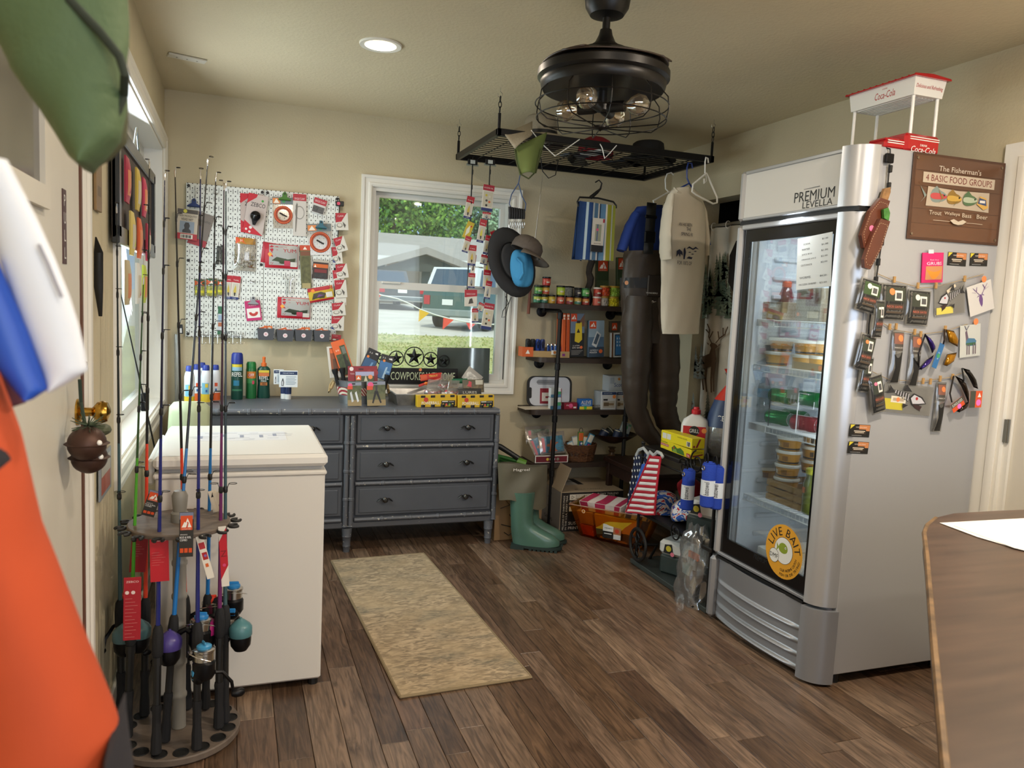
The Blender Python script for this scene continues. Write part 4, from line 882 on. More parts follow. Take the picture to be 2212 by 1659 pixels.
gaiter('second black camouflage pouch hanging from the upper string, dot reading 3',((1900,610),(1956,616),(1893,690)))
gaiter('third black camouflage pouch hanging from the upper string',((1957,622),(2006,630),(1951,700)),'#e6e3da')
gaiter('narrow camouflage pouch seen edgewise on the clip strip',((1872,645),(1893,650),(1870,728)),'#e6e3da',.03)
gaiter('black camouflage pouch left of the middle string',((1853,718),(1886,726),(1832,795)),'#f08a50',.018)
gaiter('black camouflage pouch tucked behind the two lower ones',((1858,768),(1882,772),(1845,845)),'#e6e3da',.010)
gaiter('lowest black camouflage pouch on the clip strip with a pink dot',((1860,812),(1890,806),(1876,892)),'#f07a9a',.022)
sc('grub_pouch','bright pink pouch of orange fishing grubs stuck high on the fridge side','pouch',((1989,545),(2034,547),(1988,610)),'#d2236c',[('t',.5,.76,.05,'Red Ace','#f3c9da',.4),('t',.5,.64,.1,'GRUBS','#f7e6ee',.7),('r',.12,.1,.92,.55,'#c98a5a'),('p',[(.15+.7*i/10,.42-.3*math.sin(PI*i/10))for i in range(11)]+[(.85-.7*i/10,.44-.08*math.sin(PI*i/10))for i in range(11)],'#f0902c'),'+hook_tab',('r',.25,.97,.5,1.1,'#dcdce4')],.004,.004,bulge=.008)
BONE,DKG='#c9c9cf','#26262a'
def skel(fl=1):
 f=(lambda x:x)if fl>0 else(lambda x:1-x)
 it=[('p',[(f(.12),.40),(f(.22),.62),(f(.40),.72),(f(.48),.55),(f(.42),.32),(f(.30),.20),(f(.22),.12),(f(.26),.34)],DKG),('p',[(f(.15),.42),(f(.24),.58),(f(.39),.67),(f(.45),.54),(f(.40),.36),(f(.28),.38)],BONE),('p',[(f(.20),.30),(f(.40),.36),(f(.34),.22),(f(.24),.15)],'#3a2426'),('o',f(.33),.55,.025,'#b03030')]
 for i in range(6):x=.49+.055*i;h=.20-.022*i;it+=[('p',[(f(x),.56+h*.8+.03*i),(f(x+.03),.56+h*.7+.03*i),(f(x+.04),.56-h*.6+.03*i),(f(x+.01),.56-h*.7+.03*i)],DKG),('p',[(f(x+.008),.56+h*.7+.03*i),(f(x+.022),.56+h*.6+.03*i),(f(x+.032),.56-h*.5+.03*i),(f(x+.016),.56-h*.6+.03*i)],BONE)]
 it+=[('p',[(f(.80),.70),(f(.92),.92),(f(.90),.74),(f(.97),.62),(f(.84),.66)],DKG),('p',[(f(.46),.76),(f(.58),.98),(f(.62),.76)],DKG),('p',[(f(.5),.30),(f(.6),.18),(f(.62),.34)],DKG)]
 return it
sc('fish_decal','skeleton fish decal facing left with a paper strip, on the upper string','decal',((2016,618),(2082,606),(2014,686)),FLM,[('r',.06,.04,.6,.26,'#d9cc5c')]+skel(1)+['+paper_strip',('p',[(.38,.78),(.66,.96),(.70,.88),(.42,.68)],'#d9cdb4')],.002,.006)
sc('fish_decal','skeleton fish decal facing right over a yellow card, on the lower string','decal',((1909,822),(2014,838),(1900,886)),FLM,[('r',.02,.1,.42,.46,'#cdbf3c'),('r',.16,.34,.46,.56,'#e3dcc8'),('r',.2,.4,.42,.5,'#b9a58a')]+skel(-1)+['+price_dot',('o',.30,.45,.035,'#f08a50')],.002,.006)
DEER=lambda c:[('p',[(.42,.45),(.46,.62),(.55,.62),(.58,.45),(.55,.28),(.5,.2),(.45,.3)],c),('p',[(.34,.55),(.42,.62),(.44,.58)],c),('p',[(.57,.58),(.66,.55),(.58,.63)],c)]+[('p',[(a,b),(c_,d),(c_+.02,d),(a+.03,b)],c)for a,b,c_,d in((.45,.62,.30,.80),(.30,.80,.22,.90),(.34,.76,.38,.90),(.30,.72,.16,.78),(.54,.62,.68,.80),(.68,.80,.62,.93),(.66,.77,.80,.92),(.64,.74,.84,.80))]
sc('deer_decal','white square decal of a purple deer head at the right of the upper string','decal',((2083,622),(2135,602),(2090,686)),'#d6d3cf',DEER('#6a4a86')+['+price_dot',('o',.72,1.08,.1,'#f08a50')],.002,.01)
sc('deer_decal','pale decal of a standing deer with a lake print below the purple deer','decal',((2069,702),(2113,701),(2071,771)),'#c8cbc6',[('p',[(.28,.40),(.30,.60),(.70,.56),(.80,.48),(.74,.34),(.4,.34)],'#4a7a9a'),('p',[(.30,.5),(.24,.78),(.32,.84),(.40,.60)],'#6a5a6a'),('r',.30,.36,.75,.44,'#3f6a4a')]+[('r',x,.08,x+.045,.40,'#6a5a66')for x in(.32,.42,.62,.72)]+[('p',[(.28,.84),(.18,.98),(.22,.98),(.31,.84)],'#5a5a70'),('p',[(.30,.84),(.42,.98),(.38,.98),(.28,.86)],'#5a5a70'),'+price_dot',('o',.75,1.08,.12,'#f08a50')],.002,.006)
for p,l in((((1921,712),(1946,716),(1917,826)),'left slim black rope pack hanging from the middle string'),(((1962,720),(1986,723),(1956,833)),'second slim black rope pack hanging from the middle string'),(((2018,824),(2038,826),(2010,931)),'slim black rope pack hanging from the lower string')):
 sc('rope_pack',l,'pack',p,FLM,[('r',.08,.62,.92,.97,'#4f4a44'),('r',.12,.75,.88,.95,'#8a5a4a'),('t',.5,.68,.03,'PARACORD','#d8d4cc',.7),('p',[(.2,.02),(.3,.3),(.18,.55),(.8,.6),(.75,.3),(.82,.02)],'#141414'),'+price_dot',('o',.6,.86,.22,'#f08a50')],.004,.006,bulge=.012,group='slim rope packs on the fridge strings')
def shades(label,pts,lens,lc,fc,tags=()):
 t=thing('sunglasses',label,'sunglasses',at(*pts[0],y=SY-.02),group='sunglasses hanging on the fridge strings');O=t.location
 mb=MB();P=[at(*p,y=SY-.015-.03*math.sin(PI*i/(len(pts)-1)))-O for i,p in enumerate(pts)];mb.tube(P,.0032,mt(fc,.3),6);mb.build('temple_arm',t)
 for l in lens:
  Q=[at(*p,y=SY-.022)-O for p in l];n=len(Q);ce=sum(Q,Vector())/n;mb=MB()
  mb.add([ce+Vector((0,-.012,0))]+[ce+(q-ce)*.6+Vector((0,-.009,0))for q in Q]+Q,[(0,1+i,1+(i+1)%n)for i in range(n)]+[(1+i,1+n+i,1+n+(i+1)%n,1+(i+1)%n)for i in range(n)],mt(lc,.08,.6));o=mb.build('lens',t,60);solid(o,.002)
  mb=MB();mb.tube(Q,.0022,mt(fc,.3),5,True);mb.build('frame_rim',t)
 for nm,p,base,its in tags:adopt(pxcard(nm,'','',p,dict(y=SY-.03),base,its,.001),t)
 return t
shades('purple lensed sunglasses hanging from the middle string',[(1999,722),(1984,765),(1985,798)],[[(1998,722),(2010,732),(2020,752),(2014,762),(2008,745)],[(2016,768),(2008,784),(1990,798),(1984,797),(2002,778)]],'#3b2a7a','#1a1a22')
shades('amber mirror sunglasses with a long blue tag on the middle string',[(2040,712),(2040,735),(2036,750)],[[(2044,712),(2060,716),(2070,735),(2068,748),(2050,738)],[(2066,762),(2060,780),(2045,790),(2038,788),(2046,766)]],'#b07a18','#2a1c14',[('hang_tag',((2032,741),(2042,745),(2011,792)),'#2f6fa8',[('t',.5,.5,.3,'TAG','#cfe0ee',.3),('o',.5,.5,.35,'#3f9a6a')])])
shades('dark sunglasses with an orange price card on the lower string',[(2060,812),(2052,850),(2056,868)],[[(2064,812),(2082,822),(2092,850),(2092,868),(2078,835)],[(2092,868),(2086,882),(2072,890),(2066,888),(2084,872)]],'#33251c','#1b1715',[('hang_tag',((2052,874),(2078,858),(2060,890)),'#e2582a',[('r',0,.5,1,1,'#4a4c40'),('t',.5,.72,.3,'SUNGLASSES','#f0eee8',.85),('o',.55,.25,.16,'#f07ad0')])])
shades('dark wraparound sunglasses, rightmost on the lower string',[(2078,796),(2082,820),(2080,830)],[[(2080,795),(2094,800),(2108,822),(2112,840),(2104,836),(2092,812)]],'#2a2420','#151515',[('hang_tag',((2096,844),(2122,845),(2094,880)),'#e2582a',[('r',0,0,.45,1,'#4a4c40'),('o',.72,.3,.2,'#f07ad0'),('p',[(.6,.62),(.74,.9),(.9,.62)],'#f0eee8')])])
# ==== pegboard and what hangs on it
PY=4.795
def peg_mat():
 M=bpy.data.materials.new('pegboard_steel');M.use_nodes=True;N,L=M.node_tree.nodes,M.node_tree.links;P=N['Principled BSDF']
 tc=N.new('ShaderNodeTexCoord');sp=N.new('ShaderNodeSeparateXYZ');L.new(tc.outputs['Object'],sp.inputs[0])
 def ma(op,a,b=None,c=None):
  n=N.new('ShaderNodeMath');n.operation=op
  for i,q in enumerate((a,b,c)):
   if q is None:continue
   if isinstance(q,(int,float)):n.inputs[i].default_value=q
   else:L.new(q,n.inputs[i])
  return n.outputs[0]
 def cell(s,per,off):return ma('MULTIPLY',ma('SUBTRACT',ma('FRACT',ma('ADD',ma('DIVIDE',s,per),off)),.5),per)
 x,y=sp.outputs['X'],sp.outputs['Y']
 def dots(ox,oy):
  a,b=cell(x,.0508,ox),cell(y,.0508,oy);return ma('LESS_THAN',ma('ADD',ma('MULTIPLY',a,a),ma('MULTIPLY',b,b)),.0034**2)
 def slots(ox,oy):
  a,b=cell(x,.0508,ox),cell(y,.0508,oy);return ma('MULTIPLY',ma('LESS_THAN',ma('ABSOLUTE',a),.0014),ma('LESS_THAN',ma('ABSOLUTE',b),.0135))
 m=ma('MAXIMUM',ma('MAXIMUM',dots(0,0),dots(.5,0)),ma('MAXIMUM',slots(.25,.5),slots(.75,.5)))
 m=ma('MAXIMUM',m,ma('MAXIMUM',dots(0,.5),dots(.5,.5)))
 mx=N.new('ShaderNodeMix');mx.data_type='RGBA';mx.inputs['A'].default_value=(*rgb('#dfe2dd'),1);mx.inputs['B'].default_value=(*rgb('#1c1c1c'),1);L.new(m,mx.inputs['Factor'])
 L.new(mx.outputs['Result'],P.inputs['Base Color']);P.inputs['Roughness'].default_value=.35
 return M
PM=peg_mat();SCR=mt('#3a3a3a',.4,.8)
for i,(xa,xb,l)in enumerate((('L',0,'left panel of the white steel pegboard on the back wall'),('R',0,'right panel of the white steel pegboard on the back wall'))):
 xl,xm,xr=at(402,394,y=PY).x,at(572.5,409,y=PY).x,at(733,423,y=PY).x;zt,zb=at(402,394,y=PY).z,at(404,727,y=PY).z
 a,b=((xl,xm-.001),(xm+.001,xr))[i]
 t=thing('pegboard',l,'pegboard',mw=frame(((a+b)/2,PY,(zt+zb)/2),(1,0,0),(0,0,1)),group='white steel pegboard panels')
 mb=MB();mb.box((0,0,-.009),(b-a,zt-zb,.018),PM,.002);mb.build('panel',t,0)
 for sx in(-1,1):
  for sy in(-1,0,1):mb=MB();mb.lathe([(.009,0),(.008,.003),(0,.0045)],SCR,(sx*((b-a)/2-.013),sy*((zt-zb)/2-.016),0),12);mb.build('screw',t)
def pc(name,label,cat,p,base,items=(),th=.003,off=.004,**kw):return pxcard(name,label,cat,p,dict(y=PY),base,items,th,off=th/2+off,**kw)
def hook(px,py,n=1):
 q=at(px,py,y=PY);mb=MB(M=Matrix.Translation(q))
 return q,mb
def bulldog(label,px,py,col,w=.036,d=.014):
 q=at(px,py,y=PY-d);t=thing('bulldog_clip',label,'clip',q,group='bulldog clips on the pegboard');c=mt(col,.35,.5)
 mb=MB();mb.prism([(-w*.35,0),(-w*1.0,-.014),(-w*1.0,-.020),(w*1.0,-.020),(w*1.0,-.014),(w*.35,0),(w*.32,.018),(w*.16,.026),(-w*.16,.026),(-w*.32,.018)],.006,c,1,-.003);mb.build('jaw',t)
 mb=MB();mb.cyl((0,-.004,.016),.005,.0022,BLK,10,1);mb.build('hole',t,0)
 mb=MB();mb.tube([(-w*.9,.0,-.018),(w*.9,.0,-.018)],.004,c,8);mb.build('spring_roll',t)
 return t
bulldog('dark blue bulldog clip holding the mosquito net pack',419,439,'#25345e',.036,.02)
bulldog('green bulldog clip over the first coiled rope pack',615,425,'#3f6a2a',.036,.02)
bulldog('teal bulldog clip over the second coiled rope pack',694,486,'#35606e',.034,.02)
bulldog('grey bulldog clip on the pink shrimp pack',547,650,'#8b8c90',.030,.018)
NETI=[('r',.0,.0,1,.20,'#b02a34'),('r',.02,.86,.98,.99,'#4e463f'),('t',.5,.77,.075,'MESH MOSQUITO','#2a2622',.86),('t',.5,.665,.075,'HEAD NET','#2a2622',.55),('r',.16,.22,.84,.6,'#8d99a8'),('p',[(.3,.22),(.3,.3),(.4,.36),(.36,.46),(.42,.56),(.58,.56),(.64,.46),(.6,.36),(.7,.3),(.7,.22)],'#3a3838'),('r',.22,.03,.8,.17,'#e8e2d4')]+[('r',.25+.05*i,.05,.27+.05*i+.01*(i%3),.15,'#2a2a2a')for i in range(10)]+['+price_dot',('o',.38,.93,.09,'#d9d04a')]
pc('head_net_pack','second mosquito head net pack tucked behind, tilted the other way','pack',((425,455),(463,468),(405,524)),'#7a7068',[('r',0,0,1,.2,'#a02a34'),('t',.5,.75,.07,'MOSQUITO','#2a2622',.8)],.004,.004)
pc('head_net_pack','mosquito head net pack with red foot and barcode at the upper left of the pegboard','pack',((384,450),(430,456),(379,515)),'#c4b7a4',NETI,.006,.018)
ZB=lambda:[('p',[(0,.0),(0,.32),(1,-.0)],'#c01c2e'),('p',[(0,1),(0,.74),(.42,.92),(.46,1)],'#c01c2e'),('t',.55,.74,.1,'ZEBCO','#141414',.72),('o',.74,.86,.06,'#3f9a3a'),('o',.15,.1,.06,'#e8d8d4'),('o',.35,.16,.08,'#e8d8d4'),('o',.33,.05,.06,'#e8d8d4')]
pc('reel_pack','rear red and clear fishing reel blister pack on the pegboard','pack',((519.6,418),(570,420),(519,502)),'#b9a9a2',ZB(),.004,.002)
o=pc('reel_pack','front red and clear reel blister pack with a black reel inside','pack',((532,413),(574,428),(530,500)),'#c3b5ae',ZB(),.004,.014)
mb=MB();w_,h_=.11,.2;mb.lathe([(.026,0),(.030,.010),(.027,.024),(.016,.034),(.005,.040),(0,.041)],mt('#121214',.15),(0,-.01,.003),18);mb.prism([(-.022,-.02),(.022,-.02),(.006,-.062),(-.008,-.062)],.02,BLKM,2,.003);mb.build('reel',o)
POUCH=film('#efeae0',.3,.10,.1,'pouch_clear')
o=pc('worm_bag','clear bag of tangled olive worms with an orange and gold header','bag',((509,512),(554,515),(504,584)),POUCH,[('r',.02,.8,.98,.99,'#b07f2c'),('p',[(.04,.8),(.04,.99),(.5,.99),(.55,.8)],'#d9521f'),('t',.3,.90,.08,'$4','#f4e8d0',.12)],.006,.004,bulge=.018)
mb=MB();r9=random.Random(9)
for i in range(70):
 x,y=r9.uniform(-.05,.05),r9.uniform(-.08,-.0);a=r9.uniform(0,PI);l=r9.uniform(.012,.03)
 mb.tube([(x,y,.008),(x+l*.5*math.cos(a),y+l*.5*math.sin(a),.014),(x+l*math.cos(a),y+l*math.sin(a),.010)],.0014,mt(r9.choice(('#6e6a3c','#8a7a4a','#5a5632','#a08a58','#7a4a3a'))),4)
mb.build('worms',o,kind='stuff')
for p,l in((((467.5,531),(473.5,532),(468,571)),'left of two slim black tube packs behind the rods'),(((476,529.5),(483,530),(477,571)),'right of two slim black tube packs behind the rods')):
 pc('tube_pack',l,'pack',p,'#23241f',[('r',.2,.1,.8,.6,'#3c4034'),('r',.1,.75,.9,.9,'#4a4a44')],.008,.004,group='slim black tube packs on the pegboard')
LURE_B=lambda:[('r',.04,.62,.96,.97,'#2c4a2c'),('p',[(.06,.62),(.06,.9),(.9,.9),(.9,.62)],'#d2551f'),('p',[(.3,.7),(.5,.88),(.7,.7)],'#f0e6d8'),('r',.06,.06,.94,.58,mt('#9a9a4a',.3,n=(80,.5))),('r',.1,.2,.9,.34,'#d8cf3a')]
for i,(p,l)in enumerate((((420,602),(443,603),(420,640)),((445,600),(469,601),(445,641)),((470,603),(483,604),(469,638)))[k]+(['leftmost','middle','rightmost'][k]+' orange headed jar lure pouch of the row behind the rods',)if False else((((420,602),(443,603),(420,640)),((445,600),(469,601),(445,641)),((470,603),(483,604),(469,638)))[k],['leftmost','middle','rightmost'][k]+' orange and green lure pouch of the row behind the rods')for k in range(3)):
 pc('lure_pouch',l,'pouch',p,POUCH,LURE_B(),.004,.004+.003*i,bulge=.012,group='orange and green lure pouches')
SPN=lambda b='#20306e',h='#b01f2e',c='#c9b04a':[('r',.03,.03,.97,.97,'#d9d4c8'),('r',0,.72,1,1,h),('r',0,0,1,.10,b),('t',.5,.82,.05,'TAIL','#f3e6e0',.7),('r',.16,.14,.84,.68,'#c8c2b2'),('p',[(.42,.2),(.3,.36),(.42,.52),(.5,.62),(.6,.5),(.66,.34),(.55,.2)],c),('p',[(.45,.14),(.36,.26),(.5,.3),(.62,.26),(.56,.14)],'#4a4438'),('t',.5,.05,.035,'LURE','#e6e6f0',.4)]
pc('spinner_pack','left red and blue spinner lure card at the middle of the pegboard','pack',((484,594),(500,596),(487,645)),'#b02a3a',SPN(),.003,.006)
pc('spinner_pack','right red and blue spinner lure card, tilted, at the middle of the pegboard','pack',((502,595),(520,598),(497,645)),'#b02a3a',SPN(),.003,.008)
pc('lure_strip','narrow many coloured lure strip low on the left pegboard panel','pack',((470,660),(480,661),(471,722)),'#c9cfd4',[('r',0,.72,1,.98,'#2f6a4a'),('r',.1,.45,.9,.68,'#9ab0c8'),('r',.1,.28,.9,.42,'#b06a4a'),('r',0,.0,1,.14,'#2f6a4a')],.003,.004)
pc('shrimp_pack','pink framed pack of red shrimp lures under the grey clip','pack',((528,651),(561,648),(533,694)),'#c02a6a',[('r',.08,.14,.92,.62,'#ece6e2'),('t',.5,.76,.05,'SHRIMP','#f4d8e4',.5)]+[('p',[(.5+.3*math.cos(q)*k,.42+.2*math.sin(q)*k)for q in[PI+PI*i/8 for i in range(9)]]+[(.5+.2*math.cos(q)*k,.44+.12*math.sin(q)*k)for q in[2*PI-PI*i/8 for i in range(9)]],'#c03a34')for k in(1.0,.7)],.004,.006)
YUMI=lambda c='#3f4a34':[('p',[(0,0),(0,1),(.18,1),(.10,.55),(.2,.14),(1,.10),(1,0)],'#b0162a'),('r',.12,.12,.99,.97,mt('#a9a9a6',.35)),('t',.74,.74,.15,'YUM','#b0162a',.40),('p',[(.2,.30),(.35,.46),(.6,.40),(.92,.44),(.9,.22),(.5,.18)],c),('r',.58,.10,.76,.32,'#c44a62'),('r',.77,.08,.97,.28,'#e4e0da'),'+price_dot',('p',[(.08,.56),(.14,.66),(.22,.56),(.14,.44)],'#e89a3a')]
pc('worm_pouch','rear red soft worm pouch peeking out left of the larger one','pouch',((569,522),(600,527),(562,566)),'#a3162a',[],.004,.002,bulge=.008)
pc('worm_pouch','large red and silver soft worm pouch in the middle of the right pegboard panel','pouch',((573,526),(644,530),(571.5,578)),'#b0162a',YUMI(),.004,.010,bulge=.014)
pc('worm_pouch','red and silver soft worm pouch above the grey bins','pouch',((599,640),(670,646),(599,685)),'#b0162a',YUMI('#22301e'),.004,.006,bulge=.014)
def ropepack(label,p,ph):
 o=pc('rope_ring_pack',label,'pack',p,POUCH,[('r',0,.76,1,.99,'#6f7c80'),('r',.02,.78,.38,.96,'#e08a4a'),('p',[(.06,.8),(.2,.94),(.34,.8)],'#f0e8dc'),('o',.55,.86,.08,'#3f9a5a')],.003,.004,group='coiled rope packs on the pegboard')
 w_=(at(*p[1],y=PY)-at(*p[0],y=PY)).length;mb=MB()
 for k,(c,q)in enumerate((('#b8492c',0),('#d9663a',.004),('#2a2622',.008),('#b8492c',.012))):R=w_*.42-q;mb.tube([(R*math.cos(2*PI*i/24),-w_*.12+R*math.sin(2*PI*i/24),.006+.002*(k%2))for i in range(24)],.0038,mt(c,.5),6,True)
 mb.tube([(-.02,-w_*.02,.01),(.005,-w_*.14,.012),(.02,-w_*.2,.01)],.004,BLK,6);mb.build('rope_coil',o)
ropepack('coiled orange rope pack under the green clip',((588,425),(633,426),(590,493)),0)
ropepack('coiled orange rope pack under the teal clip',((664,485),(715,482),(667,553)),1)
pc('stringer_pack','tall clear fish stringer pack with a red header beside the green clip','pack',((633.7,419),(662.5,420.5),(631.5,510)),'#cfc9c2',[('r',0,.84,1,1,'#b01f30'),('t',.5,.89,.05,'EAGLE CLAW','#f0dada',.75)]+[('p',[(.5+.36*math.cos(q)-.0,.56+.16*math.sin(q))for q in[2*PI*i/16 for i in range(16)]],'#8d8a84'),('p',[(.5+.31*math.cos(q),.56+.138*math.sin(q))for q in[2*PI*i/16 for i in range(16)]],'#cfc9c2'),('p',[(.2,.72),(.3,.80),(.36,.74),(.3,.4),(.22,.1),(.16,.1),(.2,.5)],'#77726a')],.004,.006)
pc('hook_pack','small tilted pack of dark hooks with a red header, top right of the pegboard','pack',((680,426),(707,435),(671,457)),'#cfccc8',[('r',0,.62,1,1,'#b01f34'),('t',.5,.8,.14,'EAGLE CLAW','#f0dada',.8),('r',.06,.05,.94,.48,mt('#4a4a4a',.4,n=(90,.6)))],.006,.006)
pc('lure_pack','long olive strip pack with an orange header','pack',((647.5,530),(670,530),(650,623)),'#6a6844',[('r',0,.88,1,1,'#c4492a'),('p',[(.3,.9),(.5,.97),(.7,.9)],'#f0e6d8'),('r',.05,.76,.95,.86,'#7a4a34'),('r',.12,.1,.88,.74,mt('#5b5a34',.4,n=(40,.4))),('r',.1,.0,.9,.12,'#a89a6a')],.005,.006)
pc('lure_pack','small orange banded pack of dark grubs under the rope coil','pack',((676,560),(709,564),(675,600)),'#3a2a28',[('r',0,.88,1,1,'#b9b2a6'),('r',.02,.58,.98,.78,'#d0662a'),('p',[(.06,.6),(.14,.74),(.22,.6)],'#f0e6d8'),('r',.1,.32,.9,.5,'#7a2a2c'),('r',.1,.05,.9,.28,mt('#2a2a2a',.4,n=(80,.6)))],.006,.008)
pc('lure_pack','red and yellow bait pouch, tilted, beside the hook strip','pouch',((662,623),(716,617),(670,653)),'#c9a92c',[('r',0,.74,1,1,'#b01f30'),('r',0,0,1,.14,'#b01f30'),('o',.2,.8,.07,'#e88a3a'),('p',[(.1,.2),(.2,.6),(.5,.66),(.7,.5),(.6,.2)],'#4a4434'),('p',[(.3,.3),(.4,.5),(.6,.4)],'#7a4a8a'),('r',.68,.2,.94,.56,'#e6e2d8')],.004,.012,bulge=.008)
# hook strip at the right edge
q=at(734,440,y=PY-.02);t=thing('hook_strip','black clip strip at the right edge of the pegboard','clip strip',q)
mb=MB();mb.box((0,0,0),(.048,.012,.030),BLK,.003);mb.build('magnet',t);mb=MB();mb.lathe([(0,0),(.010,0)],mt('#d8486a',.5),(-.008,-.0065,0),14,-1);mb.build('price_dot',t,0)
mb=MB();mb.tube([(0,0,-.01),(-.006,0,-.2),(-.015,.002,-.45),(-.02,.004,-.70)],.003,BLK,6);mb.tube([(-.003,0,.014),(-.004,.004,.03),(-.012,.015,.035)],.0025,BLK,6);mb.build('strip',t)
for i,(p,hc)in enumerate(((((722,460),(749,462),(726,497)),'r'),(((717,516),(740,511),(729,546)),'r'),(((714,534),(735,534),(720,570)),'b'),(((722,572),(747,570),(728,602)),'r'),(((716,584),(739,583),(722,617)),'r'),(((721,606),(746,604),(724,644)),'r'),(((720,640),(746,642),(722,658)),'n'),(((716,656),(744,652),(717,684)),'r'),(((714,680),(741,684),(716,712)),'b'),(((716,722),(736,723),(714,737)),'r'))):
 it=[('p',[(0,1),(.9,1),(.45,.5),(0,.45)],'#b01f30')]if hc!='n'else[]
 if hc=='b':it+=[('p',[(0,.1),(0,.3),(.3,.05)],'#2a3a7a')]
 it+=[('p',[(.3+.25*math.cos(2*PI*k/10),.28+.14*math.sin(2*PI*k/10))for k in range(10)],'#8a867c'),('p',[(.3+.18*math.cos(2*PI*k/10),.3+.1*math.sin(2*PI*k/10))for k in range(10)],'#d8d4ca'),('p',[(.55,.5),(.8,.3),(.7,.12),(.6,.3)],'#5a5650'),('t',.4,.82,.1,'CLAW','#f0dada',.5)]
 pc('hook_card',['top','second','third','fourth','fifth','sixth','seventh','eighth','ninth','lowest'][i]+' white and red fish hook card on the pegboard clip strip','hook card',p,'#d9d5cb'if i<9 else '#a01f30',it,.003,.022+.006*(i%2),group='fish hook cards on the clip strip')
 # long metal hooks, bins, hook rail
t=thing('hook_bundle','bundle of long silver hooks on the right pegboard panel','hooks',at(624,600,y=PY));mb=MB();O=t.location
for k,dx in enumerate((-.022,-.010,.004,.016)):mb=MB();q=at(624,602,y=PY)-O;e=at(624,641,y=PY)-O;mb.tube([(dx*1.5,-.002,.01),(dx*1.5,-.02,.0),(dx*.6,-.02,-.02),(dx*.5,-.02,e.z+.01*k)],.0016,CHR,5);mb.build('hook',t)
for i,(px0,px1,py,n_)in enumerate(((556,593,708,'$2'),(597.5,635,711,'$3'),(637,675,711,'$3'),(678,714,712,'$3'))):
 a,b=at(px0,py+2,y=PY-.07),at(px1,py+2,y=PY-.07);w=(b-a).length;zc=at((px0+px1)/2,py+14,y=PY-.07).z
 t=thing('parts_bin',['leftmost','second','third','rightmost'][i]+' small dark grey bin along the foot of the pegboard','bin',((a.x+b.x)/2,PY-.036,zc),group='grey bins under the pegboard')
 BG=mt('#4a4c52',.45);h=.068;d=.07;mb=MB();u=.86
 P0=[(-w/2*u,-d/2*u),(w/2*u,-d/2*u),(w/2*u,d/2),(-w/2*u,d/2)];P1=[(-w/2,-d/2),(w/2,-d/2),(w/2,d/2),(-w/2,d/2)]
 vs=[(x,y,-h/2)for x,y in P0]+[(x,y,h/2)for x,y in P1]+[(x*.93,y*.93,h/2)for x,y in P1]+[(x*.90,y*.90,-h/2+.006)for x,y in P0]
 fs=[(3,2,1,0)]+[(j,(j+1)%4,4+(j+1)%4,4+j)for j in range(4)]+[(4+j,4+(j+1)%4,8+(j+1)%4,8+j)for j in range(4)]+[(8+j,8+(j+1)%4,12+(j+1)%4,12+j)for j in range(4)]+[(12,13,14,15)]
 mb.add(vs,fs,BG);mb.build('tub',t,0)
 mb=MB();mb.lathe([(0,0),(.013,0)],mt('#e8d8da',.5),(0,-d/2*.955-.001,0),16,-1);mb.lathe([(.0105,.0004),(.0128,.0004)],mt('#d8486a',.5),(0,-d/2*.955-.001,0),16,-1,caps=False);mb.text(n_,(0,-d/2*.955-.0016,0),.011,mt('#c02a4a',.5),(1,0,0),(0,0,1));mb.build('price_sticker',t,0)
 for k,(cx,cz,c)in enumerate(((-w*.12,.024,'#d2602a'),(w*.14,.030 if i in(0,2)else .018,'#c43a2a'if i==1 else '#e07a3c'),(0,.030,'#b9bcc0'))):
  mb=MB(M=Matrix.Translation((cx,.006*k-.008,cz))@Matrix.Rotation(.3*(k-1),4,'Y'));mb.box((0,0,0),(w*.5,.004,.036),mt(c,.4)if k<2 else POUCH,.001);mb.box((0,-.0024,.004),(w*.3,.0006,.010),mt('#ece2d6',.5));o=mb.build('bait_packet',None,0);o.location=t.location;tag(o,['orange','brighter orange','clear'][k]+' bait packet standing in the '+['leftmost','second','third','rightmost'][i]+' grey bin','packet','bait packets in the grey bins')
t=thing('hook_rail','wire rail with empty double hooks under the left pegboard panel','rail',at(458,722,y=PY));O=t.location
mb=MB();mb.tube([at(430,716,y=PY)-O,at(430,724,y=PY-.01)-O,at(525,727,y=PY-.01)-O,at(525,718,y=PY)-O],.0022,CHR,6);mb.build('rail',t)
for px in(437,453,470,486,503,520):
 a=at(px,723,y=PY-.014)-O;b=at(px,742,y=PY-.014)-O;mb=MB();mb.tube([a+Vector((-.014,-.02,.006)),a+Vector((-.01,0,0)),a+Vector((.01,0,0)),a+Vector((.014,-.02,.006))],.0016,CHR,5);mb.tube([a,b],.0014,CHR,5);mb.tube([b+Vector((-.02,-.03,.006)),b+Vector((-.012,0,-.002)),b+Vector((.012,0,-.002)),b+Vector((.02,-.03,.006))],.0018,CHR,5);mb.build('hook',t)
for(px,py)in((422,412),(466,418),(545,608)):
 q=at(px,py,y=PY);t=thing('wire_hook',['empty wire hook above the blue clip','empty wire hook high on the left pegboard panel','empty wire hook in the middle of the pegboard'][(422,466,545).index(px)],'hook',q);mb=MB();mb.tube([(-.014,0,.006),(-.012,-.02,-.004),(0,-.026,-.006),(.012,-.02,-.004),(.014,0,.006)],.0018,CHR,6);mb.tube([(0,-.026,-.006),(0,-.004,-.03)]if px==422 else[(-.012,-.003,0),(.012,-.003,0)],.0015,CHR,5);mb.build('wire',t)
o=pxcard('blister_pack','black and white pack hanging on the corner wall beside the pegboard','pack',((384,702),(396,700),(382,722)),dict(y=PY-.02),'#1c1c20',[('r',.15,.1,.8,.6,'#d8d8d8')],.003)
